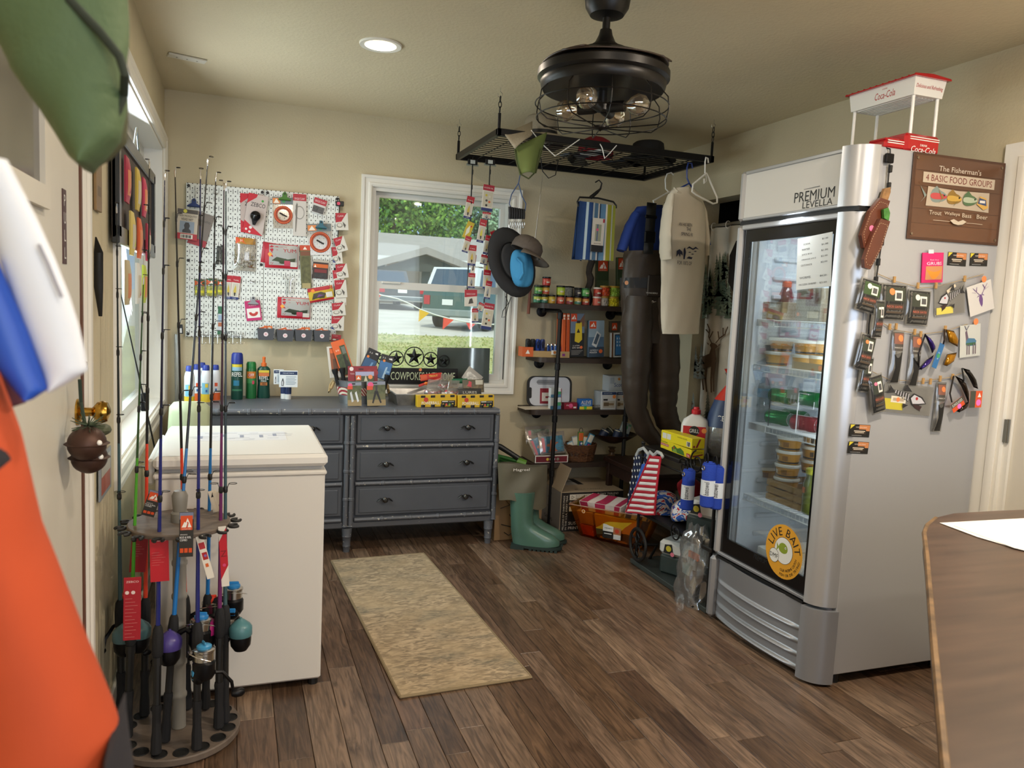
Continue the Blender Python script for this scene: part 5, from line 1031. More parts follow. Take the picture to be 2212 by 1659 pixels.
o=pxcard('clear_sleeve','long clear plastic sleeve hanging in the corner by the pegboard','sleeve',((378,722),(391,722),(376,868)),dict(y=PY-.015),film('#dfe2e4',.3,.15,.15,'sleeve_film'),[],.004,bulge=.01)
# ==== on the dresser
def onz(px,py,z=ZT):return at(px,py,z=z)
def lathe_thing(name,label,cat,p,parts,group=None,rz=0.0):
 t=thing(name,label,cat,p,rz,group)
 for nm,prof,m,*r in parts:mb=MB();mb.lathe(prof,m,n=r[0]if r else 18,caps=True if len(r)<2 else r[1]);mb.build(nm,t)
 return t
def spray(label,px,py,h,col2):
 p=onz(px,py);r=.026;W2=mt('#dfe3e8',.3);BC=mt('#2a3f9a',.4)
 t=thing('sunscreen_can',label,'spray can',p,group='sunscreen spray cans on the dresser')
 mb=MB();mb.lathe([(r,0),(r,h*.70),(r*.86,h*.80),(r*.66,h*.86)],W2,n=20);mb.build('can',t)
 mb=MB();mb.lathe([(r*1.01,h*.005),(r*1.01,h*.22)],mt(col2,.35),n=20,caps=False);mb.lathe([(r*1.012,h*.22),(r*1.012,h*.52)],mt('#7fc0dc'if col2=='#e8c93a'else '#dfe3e8',.35),n=8,a0=-2.4,a1=-.9,caps=False);mb.lathe([(r*1.018,h*.40),(r*1.018,h*.50)],mt('#e2582f'if col2!='#e8c93a'else '#e8c93a',.35),n=4,a0=-1.7,a1=-1.1,caps=False);mb.lathe([(r*1.02,h*.27),(r*1.02,h*.34)],mt('#2a5fa8',.35),n=3,a0=-1.6,a1=-1.25,caps=False);mb.build('label_print',t)
 mb=MB();mb.lathe([(r*.70,h*.85),(r*.72,h*.93),(r*.6,h*.99),(0,h)],BC,n=16);mb.build('cap',t)
spray('leftmost white and yellow sunscreen can on the dresser',409,874,.21,'#e8c93a')
spray('white and orange sunscreen can behind the leftmost one',425,866,.205,'#e2662f')
spray('white and yellow sunscreen can in the middle of the group',444.5,868,.205,'#e8c93a')
spray('white and yellow sunscreen can tucked at the very back',436,860,.205,'#e8c93a')
spray('rightmost white and orange sunscreen can',465,864,.20,'#e2662f')
DGN=mt('#14463a',.3);YEL=mt('#d8c23a',.4)
def wrap(mb,r,z0,z1,m,a0=-2.5,a1=-.65,k=1.012):mb.lathe([(r*k,z0),(r*k,z1)],m,n=8,a0=a0,a1=a1,caps=False)
def lettering(t,s,r,z,h,w,m):
 mb=MB();mb.text(s,(0,-r*1.05,z),h,m,(1,0,0),(0,0,1),w,.02);mb.build('lettering',t,0)
p=onz(511.5,862);t=lathe_thing('repellent_can','tall dark green insect repellent aerosol with a blue cap','spray can',p,(('can',[(.031,0),(.0325,.006),(.0325,.20),(.030,.206)],DGN),('cap',[(.0325,.204),(.0325,.235),(.030,.258),(.024,.266),(0,.262)],mt('#22348a',.4))))
mb=MB();wrap(mb,.0325,.186,.202,YEL);wrap(mb,.0325,.165,.186,mt('#8fb8cc',.4));wrap(mb,.0325,.08,.11,mt('#2a7a9a',.4),-2.2,-1.2);wrap(mb,.0325,.05,.06,mt('#3a7a5a',.4));mb.build('label_print',t);lettering(t,'REPEL',.0325,.145,.024,.055,WHT)
p=onz(542,860);t=lathe_thing('repellent_can','shorter bright green repellent aerosol between two dark green ones','spray can',p,(('can',[(.029,0),(.030,.006),(.030,.165),(.027,.178)],mt('#1f6a36',.3)),('cap',[(.0275,.176),(.0275,.20),(.022,.212),(0,.214)],mt('#1a7a3a',.35))))
mb=MB();wrap(mb,.030,.118,.158,mt('#d8843a',.4));wrap(mb,.030,.09,.116,mt('#3f8a4a',.4));wrap(mb,.030,.085,.105,mt('#d8486a',.4),-1.4,-1.0,1.02);wrap(mb,.030,.13,.145,mt('#c8402a',.4),-2.2,-1.4,1.02);mb.build('label_print',t);lettering(t,'OFF',.030,.138,.016,.03,WHT)
p=onz(569,859.5);t=thing('repellent_bottle','dark green insect repellent pump bottle with an orange sprayer','bottle',p)
mb=MB();mb.lathe([(.034,0),(.037,.008),(.033,.09),(.037,.15),(.036,.172),(.024,.184),(.015,.188)],DGN,n=20,sy=.62);mb.build('bottle',t)
mb=MB();mb.lathe([(.015,.186),(.0155,.205),(.009,.208),(.0085,.222),(.0095,.238),(.006,.242),(0,.242)],mt('#e2702f',.4),n=14);mb.build('sprayer',t)
mb=MB();mb.box((0,-.0232,.158),(.058,.002,.014),YEL);mb.box((0,-.0232,.140),(.058,.002,.020),mt('#d0763f',.4));mb.box((0,-.0222,.085),(.04,.002,.018),mt('#b06a2f',.4));mb.build('label_print',t,0)
mb=MB();mb.text('REPEL',(0,-.0238,.120),.019,WHT,(1,0,0),(0,0,1),.052,.02);mb.text('MAX',(0,-.0238,.102),.010,WHT,(1,0,0),(0,0,1));mb.text('40',(0,-.0242,.085),.014,mt('#2a2018',.5),(1,0,0),(0,0,1));mb.build('lettering',t,0)
PEN=[('r',.04,.74,.98,.94,'#22345a'),('t',.5,.84,.05,'PENETREX','#e0e6ee',.6),('p',[(.12,.08),(.12,.30),(.17,.52),(.22,.52),(.26,.30),(.24,.08)],'#4a4c52'),('p',[(.15,.12),(.15,.3),(.19,.4),(.22,.3),(.21,.12)],'#d8dade')]+[('r',.36,.62-.09*i,.92-.07*(i%2),.65-.09*i,'#8fa0b0')for i in range(6)]
for i,(px,py,l)in enumerate(((613,861,'rear white and navy cream tube standing on its cap'),(622,862,'front white and navy cream tube standing on its cap'))):
 p=onz(px,py);t=thing('cream_tube',l,'tube',p,group='cream tubes behind the penguin cards');mb=MB();mb.lathe([(.017,0),(.018,.006),(.018,.03)],WHT,n=16);mb.build('cap',t);mb=MB();mb.lathe([(.0185,.03),(.019,.05),(.019,.13)],mt('#25365f',.35),n=16,sy=.7);mb.build('tube',t)
pxcard('leaflet','rear white leaflet with a penguin picture','leaflet',((591,798),(613,798),(591,830)),dict(y=4.60),'#dfe3e6',PEN,.001,group='penguin leaflets')
pxcard('leaflet','front white leaflet with a penguin picture over the cream tubes','leaflet',((603,800),(643,801),(603,836)),dict(y=4.575),'#e3e8ec',PEN,.001,group='penguin leaflets')
# bucket with packed tools
GAL=mt('#b9bcbd',.3,.9,n=(14,.12));BKX,BKY=.69,4.50;bz=ZT
zt_=at(780,824,y=4.40).z
t=thing('tin_bucket','galvanised bucket with a red striped band and rope handles on the dresser','bucket',(BKX,BKY,bz));H=zt_-bz;R1_,R0_=.150,.108
R1_=(at(835,824,y=4.48)-at(727,824,y=4.48)).length/2;R0_=R1_*.76
mb=MB();mb.lathe([(0,.004),(R0_*.97,.004),(R0_,0),(R0_*1.02,.01),(R1_,H-.004),(R1_*1.02,H),(R1_*.99,H+.002),(R1_*.97,H-.004),(R0_*.97,.012),(0,.012)],GAL,n=32,sy=.8);mb.build('pail',t)
def band_mat():
 M=bpy.data.materials.new('striped_band');M.use_nodes=True;N,L=M.node_tree.nodes,M.node_tree.links;P=N['Principled BSDF'];tc=N.new('ShaderNodeTexCoord');w=N.new('ShaderNodeTexWave');w.inputs['Scale'].default_value=38;w.bands_direction='DIAGONAL';L.new(tc.outputs['Object'],w.inputs['Vector'])
 r=N.new('ShaderNodeValToRGB');r.color_ramp.interpolation='CONSTANT';r.color_ramp.elements[1].position=.5;r.color_ramp.elements[0].color=(*rgb('#d9cdb8'),1);r.color_ramp.elements[1].color=(*rgb('#9a2a34'),1);L.new(w.outputs['Fac'],r.inputs['Fac']);L.new(r.outputs['Color'],P.inputs['Base Color']);P.inputs['Roughness'].default_value=.8;return M
f=lambda z:R0_*1.02+(R1_-R0_*1.02)*z/H
mb=MB();mb.lathe([(f(H*.38)*1.01,H*.38),(f(H*.72)*1.01,H*.72)],band_mat(),n=32,sy=.8,caps=False);mb.build('band',t)
JUT=mt('#b09468',.9,b=(300,.8))
for s in(-1,1):mb=MB();mb.tube([(s*(R1_+.004),.02,H-.01),(s*(R1_+.022),.016,H-.035),(s*(R1_+.028),0,H-.075),(s*(R1_+.020),-.016,H-.05),(s*(R1_+.004),-.02,H-.012)],.008,JUT,8);mb.build('rope_handle',t)
def bcard(label,p,y,base,items,th=.008,name='tool_pack',cat='pack',lean=.15,**kw):return pxcard(name,label,cat,p,dict(y=y),base,items,th,lean=lean,**kw)
bcard('white edged orange tool pack at the left of the bucket',((698,748),(722,752),(722,812)),4.52,'#c9c4bc',[('r',.2,.2,.95,.95,'#8a4a2a'),('r',.25,.78,.7,.92,'#d9662f'),('r',.4,.1,.7,.6,'#5a3a26')])
bcard('tall orange headed camouflage tool pack leaning in the bucket',((716,740),(744,731),(738,815)),4.50,'#d8602a',[('r',.08,.02,.92,.84,mt('#3f4a30',.5,n=(40,.4))),('p',[(.08,.62),(.08,.84),(.5,.84),(.5,.62)],'#d8602a'),('t',.28,.73,.05,'$10','#f4e6d0',.25),('r',.6,.6,.88,.8,'#6a6f66'),('p',[(.5,.02),(.55,.58),(.68,.58),(.8,.02)],'#1a1a18'),('p',[(.7,.02),(.72,.4),(.8,.4),(.92,.02)],'#242420')])
bcard('dark blue knife pack in the bucket, tilted right',((797,748),(822,763),(778,800)),4.50,'#141820',[('r',.05,.02,.95,.62,'#2f5a86'),('t',.3,.84,.06,'3.5','#d8d8d8',.25),('p',[(.6,.9),(.8,.93),(.85,.86),(.65,.85)],'#e4e4e4'),('o',.2,.66,.1,'#e8843a'),('p',[(.5,.05),(.62,.5),(.75,.52),(.7,.05)],'#6a9ac4')])
bcard('lighter blue knife pack in the bucket, in front',((826,763),(853,772),(812,815)),4.46,'#161a22',[('r',.03,.02,.97,.72,'#3a72ac'),('t',.25,.86,.06,'3.5','#d8d8d8',.25),('p',[(.6,.88),(.85,.92),(.9,.84),(.65,.84)],'#e4e4e4'),('o',.3,.74,.1,'#e8843a'),('p',[(.45,.05),(.55,.5),(.68,.54),(.62,.05)],'#a8c8e0'),('r',.6,.3,.9,.38,'#7aa8d0')])
for i,(px,py,l)in enumerate(((728,800,'black rubber grip standing at the left of the bucket'),(742,798,'second black rubber grip standing in the bucket'),(832,812,'black rubber grip standing at the right of the bucket'))):
 q=at(px,py+20,y=4.46);mw=Matrix.Translation(q)@Matrix.Rotation((-.25,-.15,.2)[i],4,'Y');t=thing('flashlight',l,'flashlight',mw=mw,group='black flashlights in the bucket');mb=MB();mb.lathe([(.011,-.03),(.012,.03),(.016,.04),(.018,.062),(.0,.064)],mt('#161618',.5),n=14);mb.build('barrel',t)
 if i==1:mb=MB();mb.lathe([(0,0),(.009,0)],mt('#f0a060',.5),(0,-.0125,-.018),12,-1);mb.build('price_dot',t,0)
bcard('wide dark red pack across the front of the bucket',((752,791),(816,791),(752,828)),4.44,'#8a1f2c',[('o',.12,.84,.07,'#e8dcd8'),('r',.36,.78,.52,.86,'#3a0f14'),('t',.15,.55,.08,'TOOL','#e8d0d0',.16),('o',.72,.62,.10,'#9a2f3a'),('o',.92,.6,.1,'#9a2f3a')])
bcard('camouflage tool pack with an orange mark, in front of the red pack',((768,803),(808,803),(768,826)),4.425,'#4a5038',[('r',0,.6,1,1,'#a8a8c8'),('r',.02,.2,.3,.66,'#d8602a'),('p',[(.06,.3),(.16,.56),(.26,.3)],'#f0e6d8'),('o',.8,.5,.12,'#f0925a'),('p',[(.45,.1),(.55,.7),(.65,.1)],'#c8c4a8')])
for p,l,it in((((751,826),(781,826),(751,877)),'pliers on a camouflage card leaning on the bucket',[('p',[(.30,.15),(.16,.55),(.28,.62),(.44,.2)],'#c9ccd0'),('p',[(.70,.15),(.52,.55),(.64,.62),(.82,.2)],'#dde0e4'),('r',.0,.70,.36,.84,'#d8502f')]),(((793,825),(833,824),(793,877)),'black multi tool on a camouflage card leaning on the bucket',[('p',[(.26,.12),(.42,.62),(.58,.62),(.78,.12),(.70,.1),(.5,.5),(.34,.1)],'#1a1a1c'),('r',.46,.6,.56,.84,'#3a3a3c'),('r',.0,.66,.32,.82,'#d8502f')])):
 pxcard('tool_card',l,'pack',p,dict(y=4.33),'#6a6a48',[('r',0,.5,1,1,mt('#5a5f42',.5,n=(50,.4))),('r',0,.86,1,1,'#8a90a0'),('r',0,0,1,.25,'#9a855c'),('r',.32,.9,.56,.96,'#1c1c1c')]+it+['+price_dot',('o',.2,.86,.16,'#e8588a')],.010,lean=.12)
 # metal tray, yellow bait boxes, heap of packs
a,b,c=onz(857.5,876),onz(916,876),onz(841,858)
t=thing('metal_pan','shallow worn metal pan on the dresser beside the yellow boxes','pan',((a.x+1.38)/2,4.52,ZT));PW,PD,PH=1.40-a.x,.30,at(858,852,y=a.y).z-ZT;mb=MB()
def panring(k):return[(-PW/2*k[0],-PD/2*k[1],k[2]),(PW/2*k[0],-PD/2*k[1],k[2]),(PW/2*k[0],PD/2*k[1],k[2]),(-PW/2*k[0],PD/2*k[1],k[2])]
vs=[]
for k in((.94,.9,0),(1,1,PH),(1.03,1.06,PH),(1.03,1.06,PH+.004),(.985,.98,PH+.003),(.925,.88,.005)):vs+=panring(k)
mb.add(vs,[(3,2,1,0)]+[(r*4+j,r*4+(j+1)%4,r*4+4+(j+1)%4,r*4+4+j)for r in range(5)for j in range(4)]+[(20,21,22,23)],mt('#9b9a97',.34,.85,n=(20,.25)));mb.build('pan',t,0)
PWR=[('t',.34,.34,.26,'POWERBALL','#f8f8f4',.46),('o',.22,.62,.06,'#c8402a'),('r',.61,.08,.97,.52,'#141414'),('r',.63,.4,.78,.48,'#e4e0d4'),('r',.8,.4,.94,.44,'#c9c4b8')]+[('o',.66+.08*i,.18,.028,c)for i,c in enumerate(('#e8c05a','#d8604a','#6aa84a','#e8d05a'))]
for p,l in((((901.5,854),(986,853),(901.5,879.5)),'left yellow bait jar box at the front of the dresser'),(((990.5,854),(1067.5,853.5),(990.5,880.5)),'right yellow bait jar box at the front of the dresser')):
 A_=onz(p[2][0],p[2][1]);o=pxcard('bait_box',l,'box',p,dict(y=A_.y),'#d8b020',PWR,.05,off=-.025,group='yellow bait boxes on the dresser');w_=(at(*p[1],y=A_.y)-at(*p[0],y=A_.y)).length;h_=(at(*p[0],y=A_.y)-at(*p[2],y=A_.y)).length
 for k in range(4):mb=MB();mb.lathe([(.014,h_/2-.014),(.014,h_/2+.003),(0,h_/2+.003)],BLK,((k-1.42)*w_*.25,0,.018),12,1);mb.bx((k-1.42)*w_*.25-.013,(k-1.42)*w_*.25+.013,h_/2-.014,h_/2-.001,.0245,.026,BLK);mb.build('jar_lid',o)
hp=[(((907,808),(954,806),(909,822)),4.60,'#c4281f',[('t',.6,.6,.3,'TROUT','#e8d84a',.4),('r',0,.1,.3,.9,'#d8562a')],'red bait bag header standing at the back of the pan'),(((903,829),(955,816),(905,834)),4.52,'#c4281f',[('t',.7,.5,.4,'TROUT MAGNET','#f0e8d8',.5),('o',.3,.5,.07,'#e87a2a')],'tilted red bait bag header in front of the other red header'),(((972,818),(1010,818),(972,828)),4.62,'#1f6a4a',[],'green headed bait bag at the back of the pan'),(((1016,790),(1045,815),(998,815)),4.66,'#b9b4ac',[('r',.1,.1,.9,.7,mt('#d8d4cc',.4,n=(60,.4)))],'grey lure pack leaning on the window ledge'),(((1000,820),(1046,820),(1000,848)),4.52,'#5a5340',[('r',.05,.05,.95,.6,mt('#6a5a40',.4,n=(60,.6))),('p',[(.2,.5),(.3,.9),(.42,.8),(.4,.4)],'#c8404a'),('r',.6,.6,.95,.95,'#c9c4b4')],'camouflage lure pack with a pink mark in the pan'),(((990,838),(1040,840),(990,856)),4.42,'#23231f',[('t',.5,.5,.3,'LURES','#c9c4b4',.6)],'black lettered lure pack at the front right of the pan')]
for i,(p,y,base,it,l)in enumerate(hp):pxcard('bait_pack',l,'pack',p,dict(y=y),base,it,.004,lean=.2,bulge=.004)
PFB=film('#f6f2ee',.5,.14,.12,'bobber_bag')
for i,(px,py,y,l)in enumerate(((935,848,4.44,'left clear bag of red and white bobbers in the pan'),(962,836,4.50,'middle clear bag of bobbers leaning in the pan'),(978,850,4.42,'right clear bag of red and white bobbers in the pan'))):
 q=at(px,py,y=y);t=thing('bobber_bag',l,'bag',q,.2*i,'bobber bags in the pan');mb=MB();mb.ball((0,0,.0),(.055,.03,.034),PFB,12,8);mb.prism([(-.04,.02),(.04,.02),(.05,.075),(-.03,.08)],.002,PFB,1);mb.build('bag',t);rb=random.Random(i)
 for k in range(5):
  c=((k-2)*.02,rb.uniform(-.008,.008),rb.uniform(-.012,.012));mb=MB();mb.ball(c,.0115,WHT,10,6);mb.lathe([(.0119,-.001),(.0117,.003),(.0085,.009),(0,.0122)],mt('#b8202c',.25),c,10);mb.build('bobber',t)
  # cut-out metal sign and tinted glass panel on the window ledge
IRN=mt('#1d1c1b',.5,.4);SYG=4.80
A_,B_2,C_2=at(838,794,y=SYG),at(989,794,y=SYG),at(838,829,y=SYG)
t=thing('metal_sign','black cut-out cowboy welcome sign with a row of stars in the window','sign',((A_.x+B_2.x)/2,SYG,C_2.z));O=t.location;hw=(B_2.x-A_.x)/2;hh=A_.z-C_2.z
mb=MB();mb.bx(-hw,hw,-.003,.003,0,hh,IRN,.001);mb.build('plate',t,0)
mb=MB();mb.text('COWPOKES WELCOME',(0,-.0036,hh*.50),hh*.5,mt('#cdd8b4',.6),(1,0,0),(0,0,1),hw*1.84,.03);mb.build('lettering',t,0)
mb=MB();mb.lathe([(0,0),(.010,0)],mt('#f0925a',.5),(-.02,-.004,hh*.9),14,-1);mb.build('price_dot',t,0)
for px,py,R in((826,778,10.5),(856,774,15.3),(894.5,770.5,20.5),(930.5,776.5,15.3),(959.5,780,12)):
 q=at(px,py,y=SYG)-O;r=R/1662*4.95;mb=MB();mb.tube([(q.x+r*math.cos(2*PI*i/28),0,q.z+r*math.sin(2*PI*i/28))for i in range(28)],.0035,IRN,6,True);mb.build('ring',t)
 mb=MB();vs=[(q.x,-.014,q.z),(q.x,.006,q.z)]
 for i in range(10):rr=r*.96 if i%2==0 else r*.38;vs.append((q.x+rr*math.sin(PI*i/5),0,q.z+rr*math.cos(PI*i/5)))
 mb.add(vs,[(0,2+i,2+(i+1)%10)for i in range(10)]+[(1,2+(i+1)%10,2+i)for i in range(10)],IRN);mb.build('star',t,0)
o=pxcard('glass_panel','dark green tinted glass panel leaning in the lower right of the window','panel',((944,749.5),(1058,753),(943,826)),dict(y=4.817),film('#3a5a52',.25,.30,.04,'tinted_glass'),[],.004)
# ==== pipe shelf unit on the back wall
SD=mt('#33271f',.5,n=(12,.2),sx=(.4,6,6));PIPE=mt('#1b1b1d',.45,.5);SYF=4.565
SZ=[at(1240,py,y=SYF).z for py in(658,774,886,1000)]
SXL,SXR=at(1141,656,y=YB).x,2.62
t=thing('pipe_shelf','dark wood four tier wall shelf on black iron pipe','shelf',((SXL+SXR)/2,4.69,0))
for i,z in enumerate(SZ):
 x0=SXL-(0,.0,.04,.03)[i];rr=.05
 pts=[(x0+rr-rr*math.cos(q),SYF+rr-rr*math.sin(q))for q in[PI/2*k/6 for k in range(7)]]+[(SXR,SYF),(SXR,YB-.003),(x0,YB-.003)]
 wb(MB().prism(pts,.032,SD,2,z-.032),'board',t,smooth=30)
PX,PYY=at(1206,760,y=SYF-.022).x,SYF-.022
def pipe(mb,pts,r=.0135):return mb.tube(pts,r,PIPE,10)
for k,px in enumerate((PX,2.47)):
 mb=MB();pipe(mb,[(px,PYY,.0),(px,PYY,SZ[0]-.062),(px,PYY+.008,SZ[0]-.050),(px,PYY+.022,SZ[0]-.046),(px,YB-.02,SZ[0]-.046)]);wb(mb,'pipe',t)
 mb=MB()
 for z in(SZ[1]-.055,SZ[2]-.055,SZ[3]-.06,SZ[0]-.075):mb.lathe([(.0135,z-.022),(.018,z-.020),(.018,z+.020),(.0135,z+.022)],PIPE,(px,PYY,0),12)
 wb(mb,'coupling',t,kind='stuff')
 for z in SZ[:3]:
  mb=MB();mb.lathe([(.0,0),(.036,0),(.036,.008),(.020,.012),(.018,.03),(0,.03)],PIPE,(px-.02,YB-.002,z-.055),18,1);mb.tube([(px-.02,YB-.03,z-.055),(px-.02,YB-.05,z-.045),(px-.02,YB-.05,z-.032)],.013,PIPE,10);wb(mb,'flange',t)
 wb(MB().lathe([(0,0),(.034,0),(.034,.008),(.02,.012),(.0,.012)],PIPE,(px,PYY,0),16),'flange',t)
Z1,Z2,Z3,Z4=SZ
JAR={}
def jar(label,px,z,body,label_cols,lid,h=.056,r=.0265,y=4.63,group='bait jars on the top shelf',chunky=False):
 x=at(px,640,y=y).x;t=thing('bait_jar',label,'jar',(x,y,z),rnd.uniform(-.2,.2),group)
 c=mt(body,.3,n=(70,.35)if chunky else None)
 mb=MB();mb.lathe([(r*.9,0),(r,.003),(r,h*.78),(r*.93,h*.84)],c,n=18);mb.build('jar',t)
 mb=MB();mb.lathe([(r*1.04,h*.82),(r*1.06,h*.84),(r*1.06,h*.98),(r*.98,h),(0,h)],mt(lid,.4),n=18);mb.build('lid',t)
 if chunky:
  mb=MB();rr=random.Random(int(px))
  for k in range(26):a,zz=-PI*rr.random(),h*(.08+.62*rr.random());mb.ball((r*.93*math.cos(a),r*.93*math.sin(a),zz),r*.24,c,6,4)
  mb.build('bait',t,kind='stuff')
 if label_cols:
  mb=MB();z0=h*.08
  for k,lc in enumerate(label_cols):z1=h*(.08+.62*(k+1)/len(label_cols));mb.lathe([(r*1.015,z0),(r*1.015,z1)],mt(lc,.4),n=10,a0=-2.7,a1=-.45,caps=False);z0=z1
  mb.lathe([(r*1.03,h*.30),(r*1.03,h*.46)],mt('#e8e0c8',.4),n=5,a0=-1.9,a1=-1.1,caps=False);mb.build('label_print',t,kind='stuff')
 return t
B1=Z1
jrow=[(1160,'#2f5a34',['#2f7a5a','#b9c04a'],'lowest jar at the far left, green and yellow label'),(1175,'#3a4a34',['#3f7a6a','#c9b84a'],'green labelled jar second from the left in the bottom row'),(1191,'#b9a034',['#d9a83a','#d8c04a'],'yellow orange labelled jar third in the bottom row'),(1210.5,'#c05a44',['#c9503c','#e0846a'],'salmon pink labelled jar below the lime one'),(1230,'#c46a38',['#9a3a44','#e09a5a'],'orange jar with a maroon label edge in the bottom row'),(1247.5,'#b08a3a',['#4a8a7a','#d9b85a'],'teal and gold labelled jar in the bottom row'),(1265,'#8a3a2a',['#b0443a','#d9944a'],'red and gold labelled jar at the end of the black lid row')]
for px,c,ls,l in jrow:jar(l,px,B1,c,ls,'#1b1b1c')
jar('green labelled jar stacked at the left of the second row',1162,B1+.0565,'#4f7a34',['#3f8a4a','#9ac04a'],'#1b1b1c')
jar('gold and red labelled jar stacked under the red topmost jar',1177.5,B1+.0565,'#b08a3a',['#c0503a','#d9b04a'],'#1b1b1c')
jar('red topmost jar of the left stack',1178.8,B1+.113,'#b8382a',['#c83a2c','#d8604a'],'#1b1b1c')
jar('lime and orange jar stacked over the salmon one',1210.5,B1+.0565,'#a8c83a',['#c8c83a','#b8d84a'],'#1b1b1c',.062,.028)
jar('dark jar stacked behind in the black lid row',1248,B1+.0565,'#2a2a2c',['#3a3038','#4a4448'],'#1b1b1c',.056,.0265,4.66)
jar('green topped jar stacked at the right of the black lid row',1264.5,B1+.0565,'#3f8a3f',['#4a9a4a','#7ab86a'],'#2a5a34')
jar('pink jar with a white lid in the bottom row',1289.5,B1,'#d06a58',['#d86a54'],'#e6e2d8',.060,.028)
jar('dark red labelled jar with a white lid, on top of the pink one',1290.5,B1+.0605,'#a83428',['#8a2a24','#c8442c'],'#e6e2d8',.060,.028)
jar('jar of pale pellets with a gold lid',1305,B1,'#b9b0a4',None,'#b98a3a',.066,.028,chunky=True)
jar('jar of orange bait balls with a gold lid',1305.5,B1+.0665,'#c8502c',None,'#b98a3a',.068,.031,chunky=True)
jar('jar of bright yellow marshmallow bait at the right end',1325,B1,'#d9cc2c',None,'#c8a83a',.066,.035,chunky=True)
jar('jar of lime green bait with a gold lid at the top right',1325.7,B1+.0665,'#9ac04a',None,'#c8a83a',.070,.034,chunky=True)
q=at(1231,620,y=4.70);t=thing('mesh_pouch','grey mesh pouch with a black trim behind the jars','pouch',(q.x,4.72,B1));mb=MB();mb.grid(lambda u,v:((u-.5)*.075,-.02*math.sin(PI*u),.115*v),8,6,mt('#8f9088',.7,n=(120,.4)));mb.build('pouch',t);mb=MB();mb.tube([(-.037,-.002,.115),(0,-.022,.117),(.037,-.002,.115)],.005,BLK,6);mb.build('trim',t)
q=at(1279,610,y=4.66);t=thing('wood_post','rough twisted dark wood stick standing among the jars','post',(q.x,4.70,B1));mb=MB();mb.tube([(.008*math.sin(i*1.7),.004*math.cos(i*2.1),.036*i)for i in range(10)],[.021+.004*((i*7)%3)/2 for i in range(10)],mt('#2c2622',.8,n=(25,.5),b=(40,1)),9);mb.build('stick',t)
for p,l in((((1287,560),(1313,561),(1287,650)),'left green pack with an orange badge behind the yellow jars'),(((1332,556),(1350,556),(1331,650)),'right green pack with an orange badge, partly behind the waders')):
 pxcard('camp_pack',l,'pack',p,dict(y=4.72),'#34472c',[('r',.0,.0,1,.5,mt('#4a5a3a',.5,n=(20,.3))),('r',.1,.72,.9,.98,'#c9471f')]+MTN(.2,.78,.8,.94)+[('t',.5,.74,.02,'OUTDOOR','#f0d8c8',.6)],.03,group='green packs behind the bait jars')
 # ---- second shelf
def scard(name,label,cat,p,y,base,it,th=.03,**kw):return pxcard(name,label,cat,p,dict(y=y),base,it,th,off=-th/2,**kw)
q0,q1=at(1130,770,y=4.60),at(1230,770,y=4.60)
t=thing('display_tray','tan card display tray of lighters with an orange end','tray',((q0.x+q1.x)/2,4.645,Z2));w=q1.x-q0.x;TN=mt('#b79a6a',.7)
mb=MB();mb.box((0,0,.003),(w,.085,.005),TN);mb.box((w*.08,-.042,.02),(w*.84,.003,.04),TN);mb.box((0,.042,.03),(w,.003,.06),TN);mb.box((w/2,0,.02),(.003,.085,.04),TN);mb.build('tray',t,0)
mb=MB();mb.box((-w/2+.03,-.0445,.032),(.075,.003,.062),mt('#d2622a',.5));mb.box((-w/2,0,.032),(.003,.088,.062),mt('#d2622a',.5));mb.build('orange_end',t,0)
mb=MB();mb.poly([(-w/2+.015,-.0465,.02),(-w/2+.03,-.0465,.047),(-w/2+.045,-.0465,.02)],WHT);mb.bx(w*.10,w*.22,-.047,-.0455,.018,.046,WHT);mb.lathe([(0,0),(.010,0)],mt('#d88a4a',.5),(w*.17,-.0475,.032),12,-1);mb.bx(w*.34,w*.40,-.047,-.0455,.01,.026,mt('#8a3a8a',.5));mb.build('price_label',t,0,kind='stuff')
for k in range(4):
 x=(q0.x+.045+.034*k);tt=thing('key_float',['black foam tube with a strap at the left of the display tray','second black foam tube in the display tray','blue and black foam tube in the display tray','dark blue foam tube in the display tray'][k],'tube',(x,4.645,Z2+.0055));mb=MB();mb.lathe([(.014,0),(.016,.004),(.016,.10),(.012,.108),(0,.109)],mt(('#17171a','#1b1b20','#21439a','#2a3c78')[k],.6),n=12);mb.build('body',tt)
 mb=MB();mb.tube([(0,-.016,.10),(-.012,-.024,.08),(-.004,-.022,.05),(.004,-.018,.09)],.003,BLK,5);mb.build('strap',tt)
for k in range(5):
 x=q1.x-.155+.026*k;tt=thing('lighter',['deep blue','blue','lighter blue','violet','purple'][k]+' clear lighter in the display tray on the second shelf','lighter',(x+.02,4.64,Z2+.0055));mb=MB();mb.box((0,0,.034),(.020,.012,.066),mt(('#1f3f8a','#2a55a8','#3560b0','#5a3fa0','#6a3a98')[k],.2),.004);mb.build('body',tt);mb=MB();mb.box((0,0,.074),(.018,.011,.014),CHR,.003);mb.build('hood',tt)
OB=[('r',.2,.92,.8,.97,'#f0e6d8'),('p',[(.2,.86),(.5,.92),(.8,.86)],'#f0e6d8')]
scard('slim_box','left orange spined box standing on the second shelf','box',((1216,677),(1223,677),(1214,771)),4.62,'#cf5a24',OB,.10,group='orange spined boxes')
scard('slim_box','right orange spined box beside the dry bag box','box',((1224.5,677),(1231.5,677),(1223,771)),4.62,'#c8541f',OB,.10,group='orange spined boxes')
